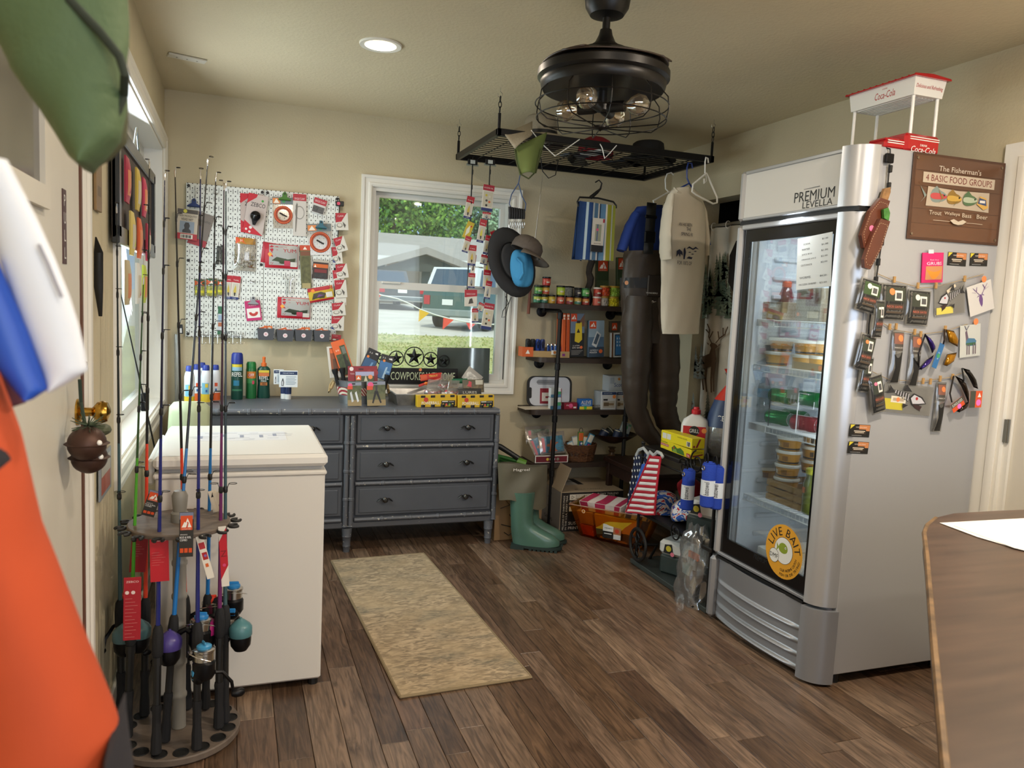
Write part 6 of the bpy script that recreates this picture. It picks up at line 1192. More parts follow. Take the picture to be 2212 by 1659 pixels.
scard('dry_bag_box','tall dark box picturing a yellow dry bag on the second shelf','box',((1233,677.5),(1263,677.5),(1231.5,771)),4.605,'#23262a',[('r',0,.55,1,1,'#6a7f98'),('p',[(.6,.8),(1,1),(1,.7),(.8,.7)],'#7a5a4a'),('r',.02,.82,.45,1,'#cf4a20')]+MTN(.06,.87,.4,.97)+[('p',[(.3,.36),(.36,.78),(.8,.80),(.84,.4),(.6,.32)],'#d8c234'),('r',.44,.78,.68,.84,'#3a2a26'),('p',[(.44,.56),(.56,.66),(.68,.56)],'#22221f'),('t',.42,.26,.028,'2 LITER','#d8d8d4',.5),('t',.45,.21,.03,'DRY BAG','#f0f0ec',.6),('o',.78,.22,.1,'#e07040')]+[('r',.06,.14-.03*i,.9-.1*i,.15-.03*i,'#9a9a98')for i in range(4)],.03)
scard('pouch_box','blue grey box picturing a waterproof phone pouch on the second shelf','box',((1272.5,692.7),(1306,692),(1270.5,772)),4.605,'#5a7590',[('r',0,.55,1,1,'#8fa6b8'),('r',0,0,1,.28,'#3a4a5c'),('r',.05,.78,.48,.98,'#cf4a20')]+MTN(.1,.83,.44,.95)+[('p',[(.2,.34),(.52,.72),(.8,.62),(.5,.26)],'#c9d0d4'),('p',[(.3,.38),(.54,.66),(.7,.6),(.5,.34)],'#4a5a6a'),('t',.36,.19,.035,'WATERPROOF','#e0e6ea',.55),('t',.3,.13,.045,'POUCH','#ffffff',.45),('o',.78,.16,.12,'#e07040')],.03)
scard('camera_pack','small orange badged pack above the phone box','pack',((1319,694),(1347,694),(1319,718)),4.63,'#4a4438',[('r',.1,.2,.5,.85,'#c8481f')]+MTN(.15,.35,.45,.7),.03)
scard('phone_case_box','white edged box picturing a blue phone screen, beside the waders','box',((1321,719),(1348,719),(1321,772)),4.61,'#c9d0d4',[('r',.25,.06,1,.94,'#1c2a3c'),('r',.32,.1,1,.9,'#3f7ab4'),('r',0,0,.14,1,'#6a4a34')]+[('r',.4+.2*i,.45+.14*j,.5+.2*i,.53+.14*j,'#b8d0e4')for i in range(3)for j in range(3)],.03)
# ---- third shelf
CB=at(1191,883,y=4.70)
t=thing('cutting_board','white cutting board with a black rounded rim and a red label','cutting board',(CB.x,4.715,Z3));w=(at(1240,845,y=4.70)-at(1143,845,y=4.70)).length;h=at(1191,814,y=4.70).z-Z3
def rrect(w,h,r,n=6):return[(sx*(w/2-r)+r*math.cos(q),sy*(h/2-r)+r*math.sin(q))for sx,sy,a in((1,1,0),(-1,1,PI/2),(-1,-1,PI),(1,-1,1.5*PI))for q in[a+PI/2*k/n for k in range(n+1)]]
Mb=Matrix.Translation((0,.02,.0))@Matrix.Rotation(-.08,4,'X')
mb=MB(M=Mb);mb.prism([(x,z+h/2)for x,z in rrect(w,h,.05)],.012,mt('#1b1b1d',.5),1,0);mb.build('rim',t,30)
mb=MB(M=Mb);mb.prism([(x,z+h/2)for x,z in rrect(w*.90,h*.93,.045)],.014,mt('#c9cdd6',.4),1,-.002);mb.build('board',t,30)
mb=MB(M=Mb);mb.prism([(x-w*.05,z+h*.80)for x,z in rrect(w*.5,h*.16,.018)],.002,mt('#8d9097',.35),1,-.003);mb.prism([(x-w*.44,z+h*.45)for x,z in rrect(w*.07,h*.36,.01)],.003,BLK,1,-.003);mb.build('grip_pad',t,30,kind='stuff')
mb=MB(M=Mb);mb.bx(-w*.22,w*.26,-.0045,-.003,h*.10,h*.60,mt('#8a2433',.5));mb.bx(-w*.18,w*.22,-.0052,-.0045,h*.18,h*.46,mt('#e6e0da',.5));mb.bx(-w*.1,w*.14,-.0056,-.0052,h*.28,h*.34,mt('#8a2433',.5));mb.build('paper_label',t,0)
for k,(px0,px1,py0,py1,l)in enumerate(((1190,1212,838,858,'upper small white and blue carton behind the pipe'),(1189,1212,859,884,'lower small white and blue carton behind the pipe'))):scard('medicine_carton',l,'box',((px0,py0),(px1,py0),(px0,py1)),4.60,'#d8dee0',[('r',.0,.0,1,.3,'#5a8ab0'),('r',.6,.3,1,.6,'#4a9a6a')],.04,group='small white cartons by the pipe')
scard('medicine_box','small dark red medicine box lying on the third shelf','box',((1219,870),(1247,870.5),(1219,884)),4.60,'#8a1f33',[('t',.4,.62,.2,'PAIN','#f0d8e0',.45),('o',.5,.55,.16,'#d85a8a'),('r',.7,.15,.92,.4,'#e6e0da')],.05)
scard('medicine_box','blue and yellow pain relief box on the third shelf','box',((1252.5,862),(1280,862.5),(1252,884)),4.60,'#1f62b0',[('r',0,0,1,.28,'#e0cf3a'),('t',.5,.68,.34,'ALEVE','#f6f0d8',.78),('r',.15,.36,.85,.46,'#8ab4dc'),('o',.45,.16,.12,'#4aa84a')],.05)
card('paper_stack','sheets of paper lying on the left end of the third shelf','paper',TR(at(1160,884,y=4.66).x,4.66,Z3+.0022,.1),.24,.13,'#d9cdb8',[],.004)
scard('tissue_pack','white wrapped paper towel pack at the back of the third shelf','pack',((1316,812),(1350,812),(1315,845)),4.72,'#cfd6e0',[('t',.6,.42,.26,'Scott','#2a4a9a',.6),('o',.6,.8,.08,'#d8904a'),('r',.06,.5,.3,.9,'#b0bccc')],.10,bulge=.01)
scard('tissue_pack','lower white wrapped paper towel pack behind the bulb packs','pack',((1297,846),(1350,845),(1296,884)),4.72,'#c4ccd6',[],.10,bulge=.01)
BULB=[('r',.0,.82,1,.98,'#2a3f6a'),('t',.4,.90,.05,'ADAPTER','#d8e0ea',.6),('o',.85,.72,.12,'#e8904a'),('r',.1,.1,.9,.48,'#b9b4a8'),('r',.14,.2,.5,.4,'#6a5a44'),('r',.5,.24,.84,.36,'#8a7458'),('r',.1,.5,.4,.6,'#3a3a3a')]
scard('fitting_pack','front blister pack of brass hose fittings on the third shelf','pack',((1301,846),(1332,846),(1299,885)),4.59,'#cfd2d4',BULB,.02,group='blister packs of fittings')
scard('fitting_pack','second blister pack of brass fittings, beside the waders','pack',((1333,846),(1350,846),(1331,885)),4.605,'#c4c8ca',BULB,.02,group='blister packs of fittings')
q=at(1294,880,y=4.6);t=thing('clear_wrap','small crumpled clear wrap lying on the third shelf','wrap',(q.x,4.62,Z3));mb=MB();mb.ball((0,0,.014),(.035,.02,.014),film('#d8d8d4',.4,.2,.1,'wrap_film'),10,6);mb.build('wrap',t)
# ---- fourth shelf
q=at(1191,1002,y=4.575);w=(at(1228,1000,y=4.575)-at(1155,1000,y=4.575)).length
t=thing('display_carton','white display carton with a maroon lip, full of bagged gifts','carton',(q.x,4.575,Z4));mb=MB()
mb.bx(-w/2,w/2,0,.004,0,.052,WHT);mb.bx(-w/2,w/2,.22,.224,0,.15,mt('#b8b0a0',.7));mb.bx(-w/2,w/2,0,.22,0,.004,WHT)
for s in(-1,1):mb.prism([(0,0),(.22,0),(.22,.15),(.14,.12),(0,.052)],.003,mt('#a39a86',.7),0,s*w/2-(.003 if s>0 else 0))
mb.build('carton',t,0);mb=MB();mb.bx(-w*.46,w*.46,-.0012,0,.008,.046,mt('#6e1f2c',.5));mb.lathe([(0,0),(.010,0)],mt('#e0c04a',.5),(-w*.12,-.0018,.027),12,-1);mb.lathe([(0,0),(.010,0)],mt('#8a8a7a',.5),(w*.18,-.0018,.027),12,-1);mb.bx(-w*.06,w*.10,-.0017,-.0012,.02,.034,mt('#d8dce8',.5));mb.build('lip_print',t,0)
for i,(p,y,l,c1,c2)in enumerate((((((1137,942),(1182,932),(1158,985))),4.64,'left clear bag with blue and pink print in the display carton','#5a8aa8','#c08a80'),(((1165,935),(1222,932),(1168,982)),4.62,'right clear bag with blue print in the display carton','#4a7f9a','#a86a50'),(((1135,918),(1190,924),(1140,955)),4.72,'rear clear bag standing in the display carton','#7a8a7a','#5a6a5a'))):
 pxcard('gift_bag',l,'bag',p,dict(y=y),PFB,[('r',.1,.08,.9,.8,mt(c1,.4,n=(30,.4))),('p',[(.3,.1),(.25,.4),(.45,.65),(.7,.5),(.65,.1)],c2),('r',.1,.1,.2,.75,'#d07a86')],.006,lean=.3,bulge=.014)
q=at(1257,992,y=4.60);Rb=(at(1292,975,y=4.60)-at(1222,975,y=4.60)).length/2;WK=mt('#5a3a22',.7,n=(60,.3))
t=thing('wicker_basket','brown wicker basket of small toiletries on the lowest shelf','basket',(q.x,4.65,Z4));hb=.105;mb=MB()
for k in range(11):
 z=.006+hb*k/10;R=Rb*(.80+.20*k/10);mb.tube([(R*math.cos(2*PI*i/30),.72*R*math.sin(2*PI*i/30),z+.002*(-1)**i)for i in range(30)],.0058 if k not in(3,4,5)else .0035,WK,5,True)
mb.build('weave',t,kind='stuff');mb=MB()
for i in range(14):a=2*PI*i/14;mb.tube([(Rb*.82*math.cos(a),.6*Rb*math.sin(a),.002),(Rb*1.0*math.cos(a),.72*Rb*math.sin(a),hb)],.004,WK,5)
mb.lathe([(0,.003),(Rb*.8,.003)],WK,n=20,sy=.72);mb.build('ribs',t,kind='stuff')
for i,(dx,dy,hh,c,l)in enumerate(((-.06,-.02,.10,'#8fb0c4','clear blue toiletry pack at the left of the basket'),(-.03,.0,.13,'#a8b0b8','grey toiletry pack in the basket'),(.0,-.01,.16,'#5f8a3f','green and orange toothbrush pack with a black loop'),(.03,.0,.13,'#c0703a','orange toothbrush pack in the basket'),(.055,-.02,.15,'#3f8ab0','blue and pink toothbrush pack at the right of the basket'))):
 mw=Matrix.Translation((q.x+dx,4.65+dy,Z4+hh-.03))@Matrix.Rotation(.2*(i-2),4,'Y')@Matrix.Rotation(PI/2,4,'X');o=card('toiletry_pack',l,'pack',mw,.04,.13,c,[('r',.1,.55,.9,.95,'#d8d8cc'if i!=2 else '#d2622a'),('r',.2,.1,.8,.5,'#2a4a8a'),('o',.6,.4,.2,'#d84a6a'if i==4 else '#e8e8e4')],.012,bulge=.004)
 if i==2:mb=MB();mb.tube([(.012*math.cos(2*PI*k/12),.075+.016*math.sin(2*PI*k/12),0)for k in range(12)],.002,BLK,5,True);mb.build('loop',o)
q=at(1322,995,y=4.66);Rc=(at(1369,945,y=4.66)-at(1276,945,y=4.66)).length/2;CPW=mt('#3c241a',.35,n=(10,.25));hc=at(1322,936,y=4.66).z-Z4
t=thing('wooden_compote','dark turned wooden pedestal bowl on the lowest shelf','bowl',(q.x,4.67,Z4));mb=MB();mb.lathe([(Rc*.34,0),(Rc*.36,.006),(Rc*.30,.012),(Rc*.20,.018),(Rc*.12,.03),(Rc*.10,.045),(Rc*.16,.055),(Rc*.10,.065),(Rc*.12,.075),(Rc*.18,.08)],mt('#5a4430',.35,n=(10,.25)),n=24);mb.build('pedestal',t)
mb=MB();mb.lathe([(0,hc-.07),(Rc*.2,hc-.068),(Rc*.6,hc-.045),(Rc*.9,hc-.012),(Rc,hc),(Rc*.96,hc),(Rc*.86,hc-.012),(Rc*.5,hc-.04),(0,hc-.055)],CPW,n=30);mb.build('bowl',t)
for i,(dx,dy,rz,l)in enumerate(((-.075,-.01,.5,'leftmost dark blue ribbon roll in the wooden bowl'),(-.02,.03,.9,'camouflage ribbon roll at the back of the wooden bowl'),(.02,-.03,.3,'front dark blue ribbon roll in the wooden bowl'),(.075,.0,-.2,'rightmost dark blue roll under the grey pack'))):
 mw=Matrix.Translation((q.x+dx,4.67+dy,Z4+hc-.0))@Matrix.Rotation(rz,4,'Y');tt=thing('tape_roll',l,'roll',mw=mw,group='rolls in the wooden bowl');mb=MB();mb.lathe([(.016,-.028),(.030,-.028),(.030,.028),(.016,.028),(.016,-.028)],mt('#243252'if i!=1 else '#3a3f38',.5,n=(40,.4)),n=18,caps=False);mb.build('roll',tt);mb=MB();mb.lathe([(.0304,.016),(.0304,.022)],mt('#c9c2a8',.5),n=18,caps=False);mb.build('edge_stripe',tt)
pxcard('travel_pack','grey green pack standing tilted in the wooden bowl','pack',((1345,910),(1364,917),(1335,940)),dict(y=4.62),'#9aa4a4',[('r',0,0,1,.3,'#25303f'),('o',.45,.68,.22,'#3f9a6a'),('r',.65,.82,.95,.95,'#5a8a6a')],.02)
# ---- dark table behind, right of the shelf
TW=mt('#2a1913',.4,n=(8,.3),sx=(1,6,6))
t=thing('dark_table','dark stained wooden table in the corner behind the iron cart','table',(2.6,4.35,0));tz=at(1345,1000,y=4.32).z
wb(MB().bx(2.325,2.86,3.98,4.545,tz-.03,tz,TW,.004),'tabletop',t);wb(MB().bx(2.35,2.84,4.0,4.02,tz-.11,tz-.03,mt('#4a2a1c',.4,n=(8,.3))),'apron',t);wb(MB().bx(2.35,2.37,4.0,4.53,tz-.11,tz-.03,TW),'apron',t)
for x in(2.345,2.82):
 for y in(4.0,4.50):wb(MB().bx(x,x+.035,y,y+.035,0,tz-.03,TW,.004),'leg',t)
 # ==== floor along the back wall
CBM=mt('#8f7250',.8,n=(5,.08))
a,b=at(1066,1168,z=0),at(1170,1164,z=0)
t=thing('cardboard_box','plain brown cardboard box with pen scribbles behind the waders','box',((a.x+b.x)/2,4.48,0));w=b.x-a.x;mb=MB();mb.box((0,0,.16),(w,.38,.32),CBM,.003);mb.build('carton',t,0)
mb=MB()
for pts in([(-.12,.20),(-.06,.22),(-.10,.26),(-.04,.27)],[(-.11,.10),(-.02,.075)],[(-.09,.05),(-.06,.03),(-.03,.05)],[(-.06,.16),(-.04,.13),(-.01,.14)]):mb.tube([(x,-.191,z)for x,z in pts],.0025,BLK,5)
mb.build('pen_marks',t,kind='stuff')
PRN=mt('#161514',.6);KR=mt('#8d8a86',.7,n=(6,.06));KRT=mt('#9a8a74',.75)
bx0,bx1,by0,by1=1.962,2.40,4.375,4.75;bh=at(1212.6,1064,y=by0).z
bx0=at(1210.5,1100,y=by0).x
t=thing('printed_box','black and white printed t-shirt shipping carton under the lowest shelf','box',((bx0+bx1)/2,(by0+by1)/2,0));mb=MB();w=bx1-bx0;d=by1-by0
mb.bx(-w/2,w/2,-d/2,d/2,0,bh,KRT,.003);mb.build('carton',t,0)
mb=MB();mb.bx(-w/2+.004,w/2-.003,-d/2-.001,-d/2,.004,bh-.003,PRN);mb.bx(-w/2-.001,-w/2,-d/2+.003,d/2-.003,.003,bh-.003,KR);mb.build('print_panel',t,0)
mb=MB();W3=mt('#d8d4c8',.6);yy=-d/2-.002;ux,uz=(1,0,0),(0,0,1)
mb.text('MILLIONS OF T-SHIRTS MADE',(-w/2+.022,yy,bh*.49),.012,W3,uz,(-1,0,0),bh*.86);mb.text('IN THE U.S.A. EVERY YEAR',(-w/2+.042,yy,bh*.49),.012,W3,uz,(-1,0,0),bh*.86)
mb.bx(-w/2+.060,-w/2+.235,yy+.0005,yy+.001,bh*.80,bh*.94,W3);mb.text('ECO-CONSCIOUS',(-w/2+.165,yy,bh*.90),.012,PRN,ux,uz,.125);mb.text('MANUFACTURING',(-w/2+.165,yy,bh*.84),.012,PRN,ux,uz,.125);mb.lathe([(.009,0),(.014,0)],PRN,(-w/2+.080,yy,bh*.87),3,-1)
mb.text('FAST FASHION',(-w/2+.148,yy,bh*.72),.022,W3,ux,uz,.18,.01,.25);mb.bx(-w/2+.060,-w/2+.20,yy+.0005,yy+.001,bh*.52,bh*.64,W3);mb.text('RATHER',(-w/2+.13,yy,bh*.58),.02,PRN,ux,uz);mb.text('SUSTAINABLE',(-w/2+.16,yy,bh*.22),.020,W3,ux,uz,.2);mb.text('PRINTING',(-w/2+.12,yy,bh*.10),.018,W3,ux,uz,.12)
for i,s in enumerate(('FLOWY TRIBLEND','MARBLE VINTAGE','MINERAL WASH','SPECKLED')):mb.text(s,(-w/2+.255,yy,bh*(.93-.06*i)),.013-.002*(i>0),W3,ux,uz,al=-1)
mb.text('USA',(-w/2+.37,yy,bh*.64),.026,W3,ux,uz,.08);mb.lathe([(.014,0),(.018,0)],W3,(-w/2+.285,yy,bh*.66),20,-1);xx=-w/2-.002
mb.text('CANVAS',(xx,0,bh*.20),.022,PRN,(0,-1,0),uz,.14)
for i in range(5):mb.text(('9','QTY 72','SIZE L','STYLE','BELLA')[i],(xx,-.02+.02*(i%2),bh*(.36+.12*i)),.013,PRN,(0,-1,0),uz)
mb.text('BELLA CANVAS',(0,-d/2+.06,bh+.001),.022,mt('#4a4034',.7),(1,0,0),(0,1,0),.2);mb.bx(-w*.3,w*.05,0.0,d/2-.05,bh,bh+.0008,KR);mb.bx(-.02,.02,.0,d/2-.02,bh+.0008,bh+.0012,PRN);mb.text('DIFFERENT',(-.10,.09,bh+.0015),.035,PRN,(-1,0,0),(0,-1,0),.16);mb.build('lettering',t,0)
mb=MB();hx=-w/2;mb.add([(hx,-d/2,bh),(hx,d/2,bh),(hx+.07,d/2,bh+.15),(hx+.07,-d/2+.02,bh+.15)],[(0,1,2,3)],KRT);o=mb.build('flap',t,0);solid(o,.004)
# green net roll beside the dresser
q=at(1085,985,y=4.42);t=thing('net_roll','green rolled folding chair with black sleeve behind the waders','roll',q);e=at(1136,1002,y=4.36)-q;s_=at(1081,968,y=4.42)-q
mb=MB()
for k in range(3):mb.tube([(-.05,.02*k,-.10-.02*k),Vector((-.02,.02*k,-.015*k)),e*.7+Vector((0,.02*k,-.02*k))],.014,mt(('#2f6a2a','#3f7a34','#2a5a28')[k],.7),8)
mb.build('tube',t,kind='stuff');mb=MB();mb.tube([s_+Vector((-.06,0,.03)),s_+Vector((0,-.005,.008)),e*.65+Vector((0,-.012,.02))],[.016,.018,.016],BLK,10);mb.build('sleeve',t);mb=MB();mb.tube([e*.62,e*1.0],[.026,.022],mt('#5a8a2f',.5),10);mb.build('cap_band',t)
q=at(1086,985,y=4.42);mb=MB();mb.tube([(q.x-.03,4.44,0),(q.x-.03,4.43,q.z-.06)],.016,BLK,8);o=wb(mb,'pole',t)
# boot foot waders, standing
WG=mt('#4a6c5e',.32,n=(5,.08),cc=.3);SOLE=mt('#1f2f2b',.6);OLV=mt('#5c5848',.55,n=(8,.06),b=(25,.3))
t=thing('boot_waders','olive folded waders with green rubber boots standing on the floor','waders',(1.62,4.12,0))
def boot(x,y,rz,name='boot'):
 M=TR(x,y,0,rz);mb=MB(M=M);rings=[]
 secs=[(0.02,-.045,.235,.050),(.05,-.050,.235,.052),(.075,-.055,.20,.053),(.11,-.060,.12,.056),(.15,-.062,.075,.058),(.20,-.066,.070,.062),(.27,-.072,.072,.068),(.34,-.078,.074,.073)]
 n=20;vs=[];fs=[]
 for z,b0,b1,hw in secs:
  cx,hx=(b0+b1)/2,(b1-b0)/2
  for i in range(n):
   a=2*PI*i/n;vs.append((cx+hx*math.cos(a)*abs(math.cos(a))**-.12 if abs(math.cos(a))>.01 else cx,hw*math.sin(a),z+(.012*math.cos(a)if z<.12 and math.cos(a)>0 else 0)))
 for j in range(len(secs)-1):
  for i in range(n):k=(i+1)%n;fs.append((j*n+i,j*n+k,(j+1)*n+k,(j+1)*n+i))
 fs.append(tuple(range((len(secs)-1)*n,len(secs)*n)));mb.add(vs,fs,WG);b=wb(mb,name,t,smooth=60)
 mb=MB(M=M);pts=[(.098+.152*math.cos(a)*abs(math.cos(a))**-.1 if abs(math.cos(a))>.01 else .098,.058*math.sin(a)*(1.0 if math.cos(a)>0 else .9))for a in[2*PI*i/24 for i in range(24)]];mb.prism(pts,.016,SOLE,2,.010);mb.prism([(-.05,-.05),(.03,-.05),(.03,.05),(-.05,.05)],.022,SOLE,2,.0)
 for k in range(7):mb.bx(.06+.025*k,.076+.025*k,-.05,.05,0,.012,SOLE)
 wb(mb,'sole',b,smooth=20)
b0=at(1102,1180,z=0);boot(1.605,4.145,-.52);boot(1.675,4.235,-.40)
p0,p1,p2,p3=at(1081,1004,y=4.10),at(1189,1010,y=4.10),at(1084,1085,y=4.10),at(1187,1098,y=4.10)
def olive(s):
 def f(u,v):
  p=p0.lerp(p1,u).lerp(p2.lerp(p3,u),v);bulge=.055*math.sin(PI*u)**.6*(.55+.45*v)+.012*math.sin(9*u+5*v)*math.sin(PI*v)*math.sin(PI*u)
  if v>.97:p=p+Vector((0,0,.02*math.sin(PI*u*2)))
  return(p.x,p.y+.05-s*(bulge+.002),p.z+.012*math.sin(7*u)*(1-v)*.5)
 return f
mb=MB();mb.grid(olive(1),20,14,OLV);mb.grid(lambda u,v:olive(-1)(1-u,v),20,14,OLV);o=wb(mb,'leg_fold',t,smooth=60)
c=(p0.lerp(p1,.42));mb=MB();mb.text('Magreel',(c.x-.004,c.y-.012,c.z-.022),.020,WHT,(1,0,0),(0,0,1),.10,.01);wb(mb,'lettering',o,smooth=0)
# ==== amber bin with shirts
AMB=film('#ffd488',.06,.30,.1,'amber_plastic','#f0a428');t=thing('amber_bin','translucent amber plastic bin full of folded shirts on the floor','bin',(2.03,3.95,0))
bl,br=at(1254,1172,z=.004),at(1392,1204,z=.004);ang=math.atan2(br.y-bl.y,br.x-bl.x);Lb=(br-bl).length
bl=Vector((1.975,4.13,0));ang=math.radians(-50)
u_=Vector((math.cos(ang),math.sin(ang),0));v_=Vector((-math.sin(ang),math.cos(ang),0))
A0,A1=at(1229,1100,y=4.06),at(1408,1131,y=3.72);Tz=(A0.z+A1.z)/2
A0.z=A1.z=Tz;A0,A1=at(1229,1101,z=.235),at(1408,1132,z=.235);B0_,B1_=at(1253,1170,z=.004),at(1378,1203,z=.004)
ut=(A1-A0).normalized();vt=Vector((-ut.y,ut.x,0));dp=.30
for q in(A0,A1,B0_,B1_):q.x*=1.03;q.y*=1.03
top=[A0,A1,A1+vt*dp,A0+vt*dp];bot=[B0_,B1_,B1_+vt*dp*.72,B0_+vt*dp*.72]
mb=MB();mb.add([tuple(p)for p in bot+top],[(3,2,1,0)]+[(i,(i+1)%4,4+(i+1)%4,4+i)for i in range(4)],AMB);wb(mb,'tub',t,smooth=0)
mb=MB();mb.tube([tuple(p)for p in top],.004,film('#c47a1c',.2,.5,.1,'amber_rim'),6,True);wb(mb,'rim',t)
def inb(u,v,z):
 k=z/.235;a=bot[0].lerp(bot[1],u).lerp(bot[3].lerp(bot[2],u),v);b=top[0].lerp(top[1],u).lerp(top[3].lerp(top[2],u),v);return a.lerp(b,k)
def fold(name,label,u0,u1,v0,v1,z0,z1,col,stripes=(),face=()):
 t=thing(name,label,'shirt',inb((u0+u1)/2,(v0+v1)/2,z0));O=t.location;m=mt(col,.85,n=(20,.06));mb=MB();cs=[inb(u,v,z)-O for z in(z0,z1)for u,v in((u0,v0),(u1,v0),(u1,v1),(u0,v1))]
 c=sum(cs,Vector())/8;cs=[c+(q-c)*.97 for q in cs]
 def side(a,b,d,e,sg):
  def f(uu,vv):
   p=cs[a].lerp(cs[b],uu).lerp(cs[d].lerp(cs[e],uu),vv);return p+Vector((0,0,.006*math.sin(7*uu+3*vv)*math.sin(PI*uu)*math.sin(PI*vv)))
  return f
 for q in((0,1,4,5),(1,2,5,6),(2,3,6,7),(3,0,7,4),(4,5,7,6),(3,2,0,1)):mb.grid(side(*q,1),8,8,m)
 for(a,b,c2)in stripes:
  mb.grid(lambda uu,vv:side(4,5,7,6,1)(a+(b-a)*uu,.02+.96*vv)+Vector((0,0,.0015)),6,8,mt(c2,.85));mb.grid(lambda uu,vv:side(0,1,4,5,1)(a+(b-a)*uu,.02+.96*vv)-vt*.0015,6,6,mt(c2,.85))
 for(a,b,z_0,z_1,c2)in face:mb.grid(lambda uu,vv:side(0,1,4,5,1)(a+(b-a)*uu,z_0+(z_1-z_0)*vv)-vt*.002,5,5,mt(c2,.7))
 mb.build('cloth',t,60);return t
fold('folded_shirt','yellow folded graphic shirt with a paper label in the amber bin',.28,.86,.05,.5,.01,.19,'#e8b71c',(),((.0,1.0,.0,.40,'#5a4a24'),(.1,.9,.02,.10,'#d8a42a')))
fold('folded_shirt','orange folded shirt at the left of the amber bin',.04,.24,.05,.6,.01,.09,'#e2571c')
fold('folded_shirt','pale folded shirt on the orange one in the amber bin',.05,.26,.06,.6,.095,.19,'#d9a868')
fold('folded_shirt','pink and white checked shirt lying on top in the amber bin',.10,.62,.10,.9,.195,.262,'#e6dcd8',((.02,.2,'#b52a55'),(.38,.62,'#b52a55'),(.84,.96,'#b52a55')))
fold('folded_shirt','blue and white striped shirt at the right of the amber bin',.66,.97,.08,.9,.195,.255,'#e4e4ea',((.05,.28,'#2546a8'),(.5,.72,'#2546a8'),(.9,.98,'#2546a8')))
c0=inb(.545,0,.085);card('shirt_label','paper label with a food photo stuck inside the amber bin front','label',frame(c0-vt*.004,ut,Vector((0,0,1))),.115,.085,'#e6e6e2',[('r',0,0,.6,.5,'#141414'),('r',.58,.35,1,.98,'#b0734a'),('o',.78,.6,.12,'#c8442a'),('t',.3,.72,.1,'TSHIRT','#444444',.45),('r',.08,.3,.5,.36,'#d8d8d8'),('r',.62,.05,.98,.3,'#d8d8d8')],.001)
c0=inb(.17,0,.20);mw=frame(c0-vt*.006,ut,Vector((0,0,1)));card('price_dot','small round price sticker on the front of the amber bin','sticker',mw,.001,.001,'#e8c89a',[('o',.5,.5,11,'#f0d8b0'),('o',.5,.5,8,'#b06a1a')],.0006)
# ==== iron cart along the right wall
IRO=mt('#232120',.5,.6,n=(30,.2));GLB=mt('#2a2827',.35,.4)
cx0,cx1,cy0,cy1=2.13,2.78,3.0,3.72;Zt,Zm=.66,.325
Zt=at(1455,988,x=2.13).z;Zm=at(1440,1130,x=2.15).z
t=thing('iron_cart','black wrought iron cart with scrolls and a spoked wheel beside the fridge','cart',(2.45,3.36,0))
for z,nm in((Zt,'shelf'),(Zm,'shelf')):wb(MB().bx(cx0,cx1,cy0,cy1,z-.022,z,GLB,.005),nm,t)
wb(MB().bx(cx0-.005,cx1,cy0,cy1+.03,.004,.03,mt('#4f5755',.4,.5),.003),'shelf',t)
for x in(cx0+.015,cx1-.02):
 for y in(cy0+.02,cy1-.0):mb=MB();top_=at(1408,965,x=cx0).z if(x<2.3 and y>3.5)else Zt+.01;mb.tube([(x,y,0),(x,y,top_)],.0085,IRO,8);mb.ball((x,y,top_),.012,IRO,8,6);wb(mb,'post',t)
def scroll(mb,c,R,turns,s,plane,a0=0.0):mb.tube([(c[0]if plane==0 else c[0]+s*R*(1-.72*k/26)*math.cos(a0+2*PI*turns*k/26),c[1]+(s*R*(1-.72*k/26)*math.cos(a0+2*PI*turns*k/26)if plane==0 else 0),c[2]+R*(1-.72*k/26)*math.sin(a0+2*PI*turns*k/26))for k in range(27)],.0042,IRO,6)
for(px,py,R,a0,s)in((1478,1010,.052,.3,1),(1505,1000,.060,1.8,-1),(1460,1150,.05,2.0,-1)):
 q=at(px,py,x=cx0-.006);mb=MB();scroll(mb,q,R,1.35,s,0,a0);wb(mb,'scroll',t)
mb=MB();mb.tube([(cx0,cy0,Zt-.06),(cx0,cy1,Zt-.06)],.005,IRO,6);wb(mb,'rail',t)
wr=.086;wc=at(1378,1176,y=3.66);wc.z=max(wc.z,wr+.008)
wb(MB().tube([(wc.x,wc.y+wr*math.cos(2*PI*i/32),wc.z+wr*math.sin(2*PI*i/32))for i in range(32)],.0085,mt('#2c2a29',.45,.5),8,True,1.2),'wheel',t)
mb=MB()
for i in range(6):a=2*PI*i/6+.3;mb.tube([(wc.x,wc.y+wr*.12*math.cos(a),wc.z+wr*.12*math.sin(a)),(wc.x,wc.y+wr*.5*math.cos(a+.5),wc.z+wr*.5*math.sin(a+.5)),(wc.x,wc.y+wr*.72*math.cos(a+.1),wc.z+wr*.72*math.sin(a+.1)),(wc.x,wc.y+wr*.97*math.cos(a+.3),wc.z+wr*.97*math.sin(a+.3))],.0038,IRO,6)
mb.lathe([(0,-.012),(.012,-.012),(.012,.012),(0,.012)],IRO,tuple(wc),10,0);wb(mb,'spokes',t)
mb=MB();mb.tube([(wc.x,wc.y,wc.z),(cx0+.1,wc.y-.02,wc.z),(cx0+.1,cy1,.02)],.008,IRO,8);wb(mb,'axle',t)
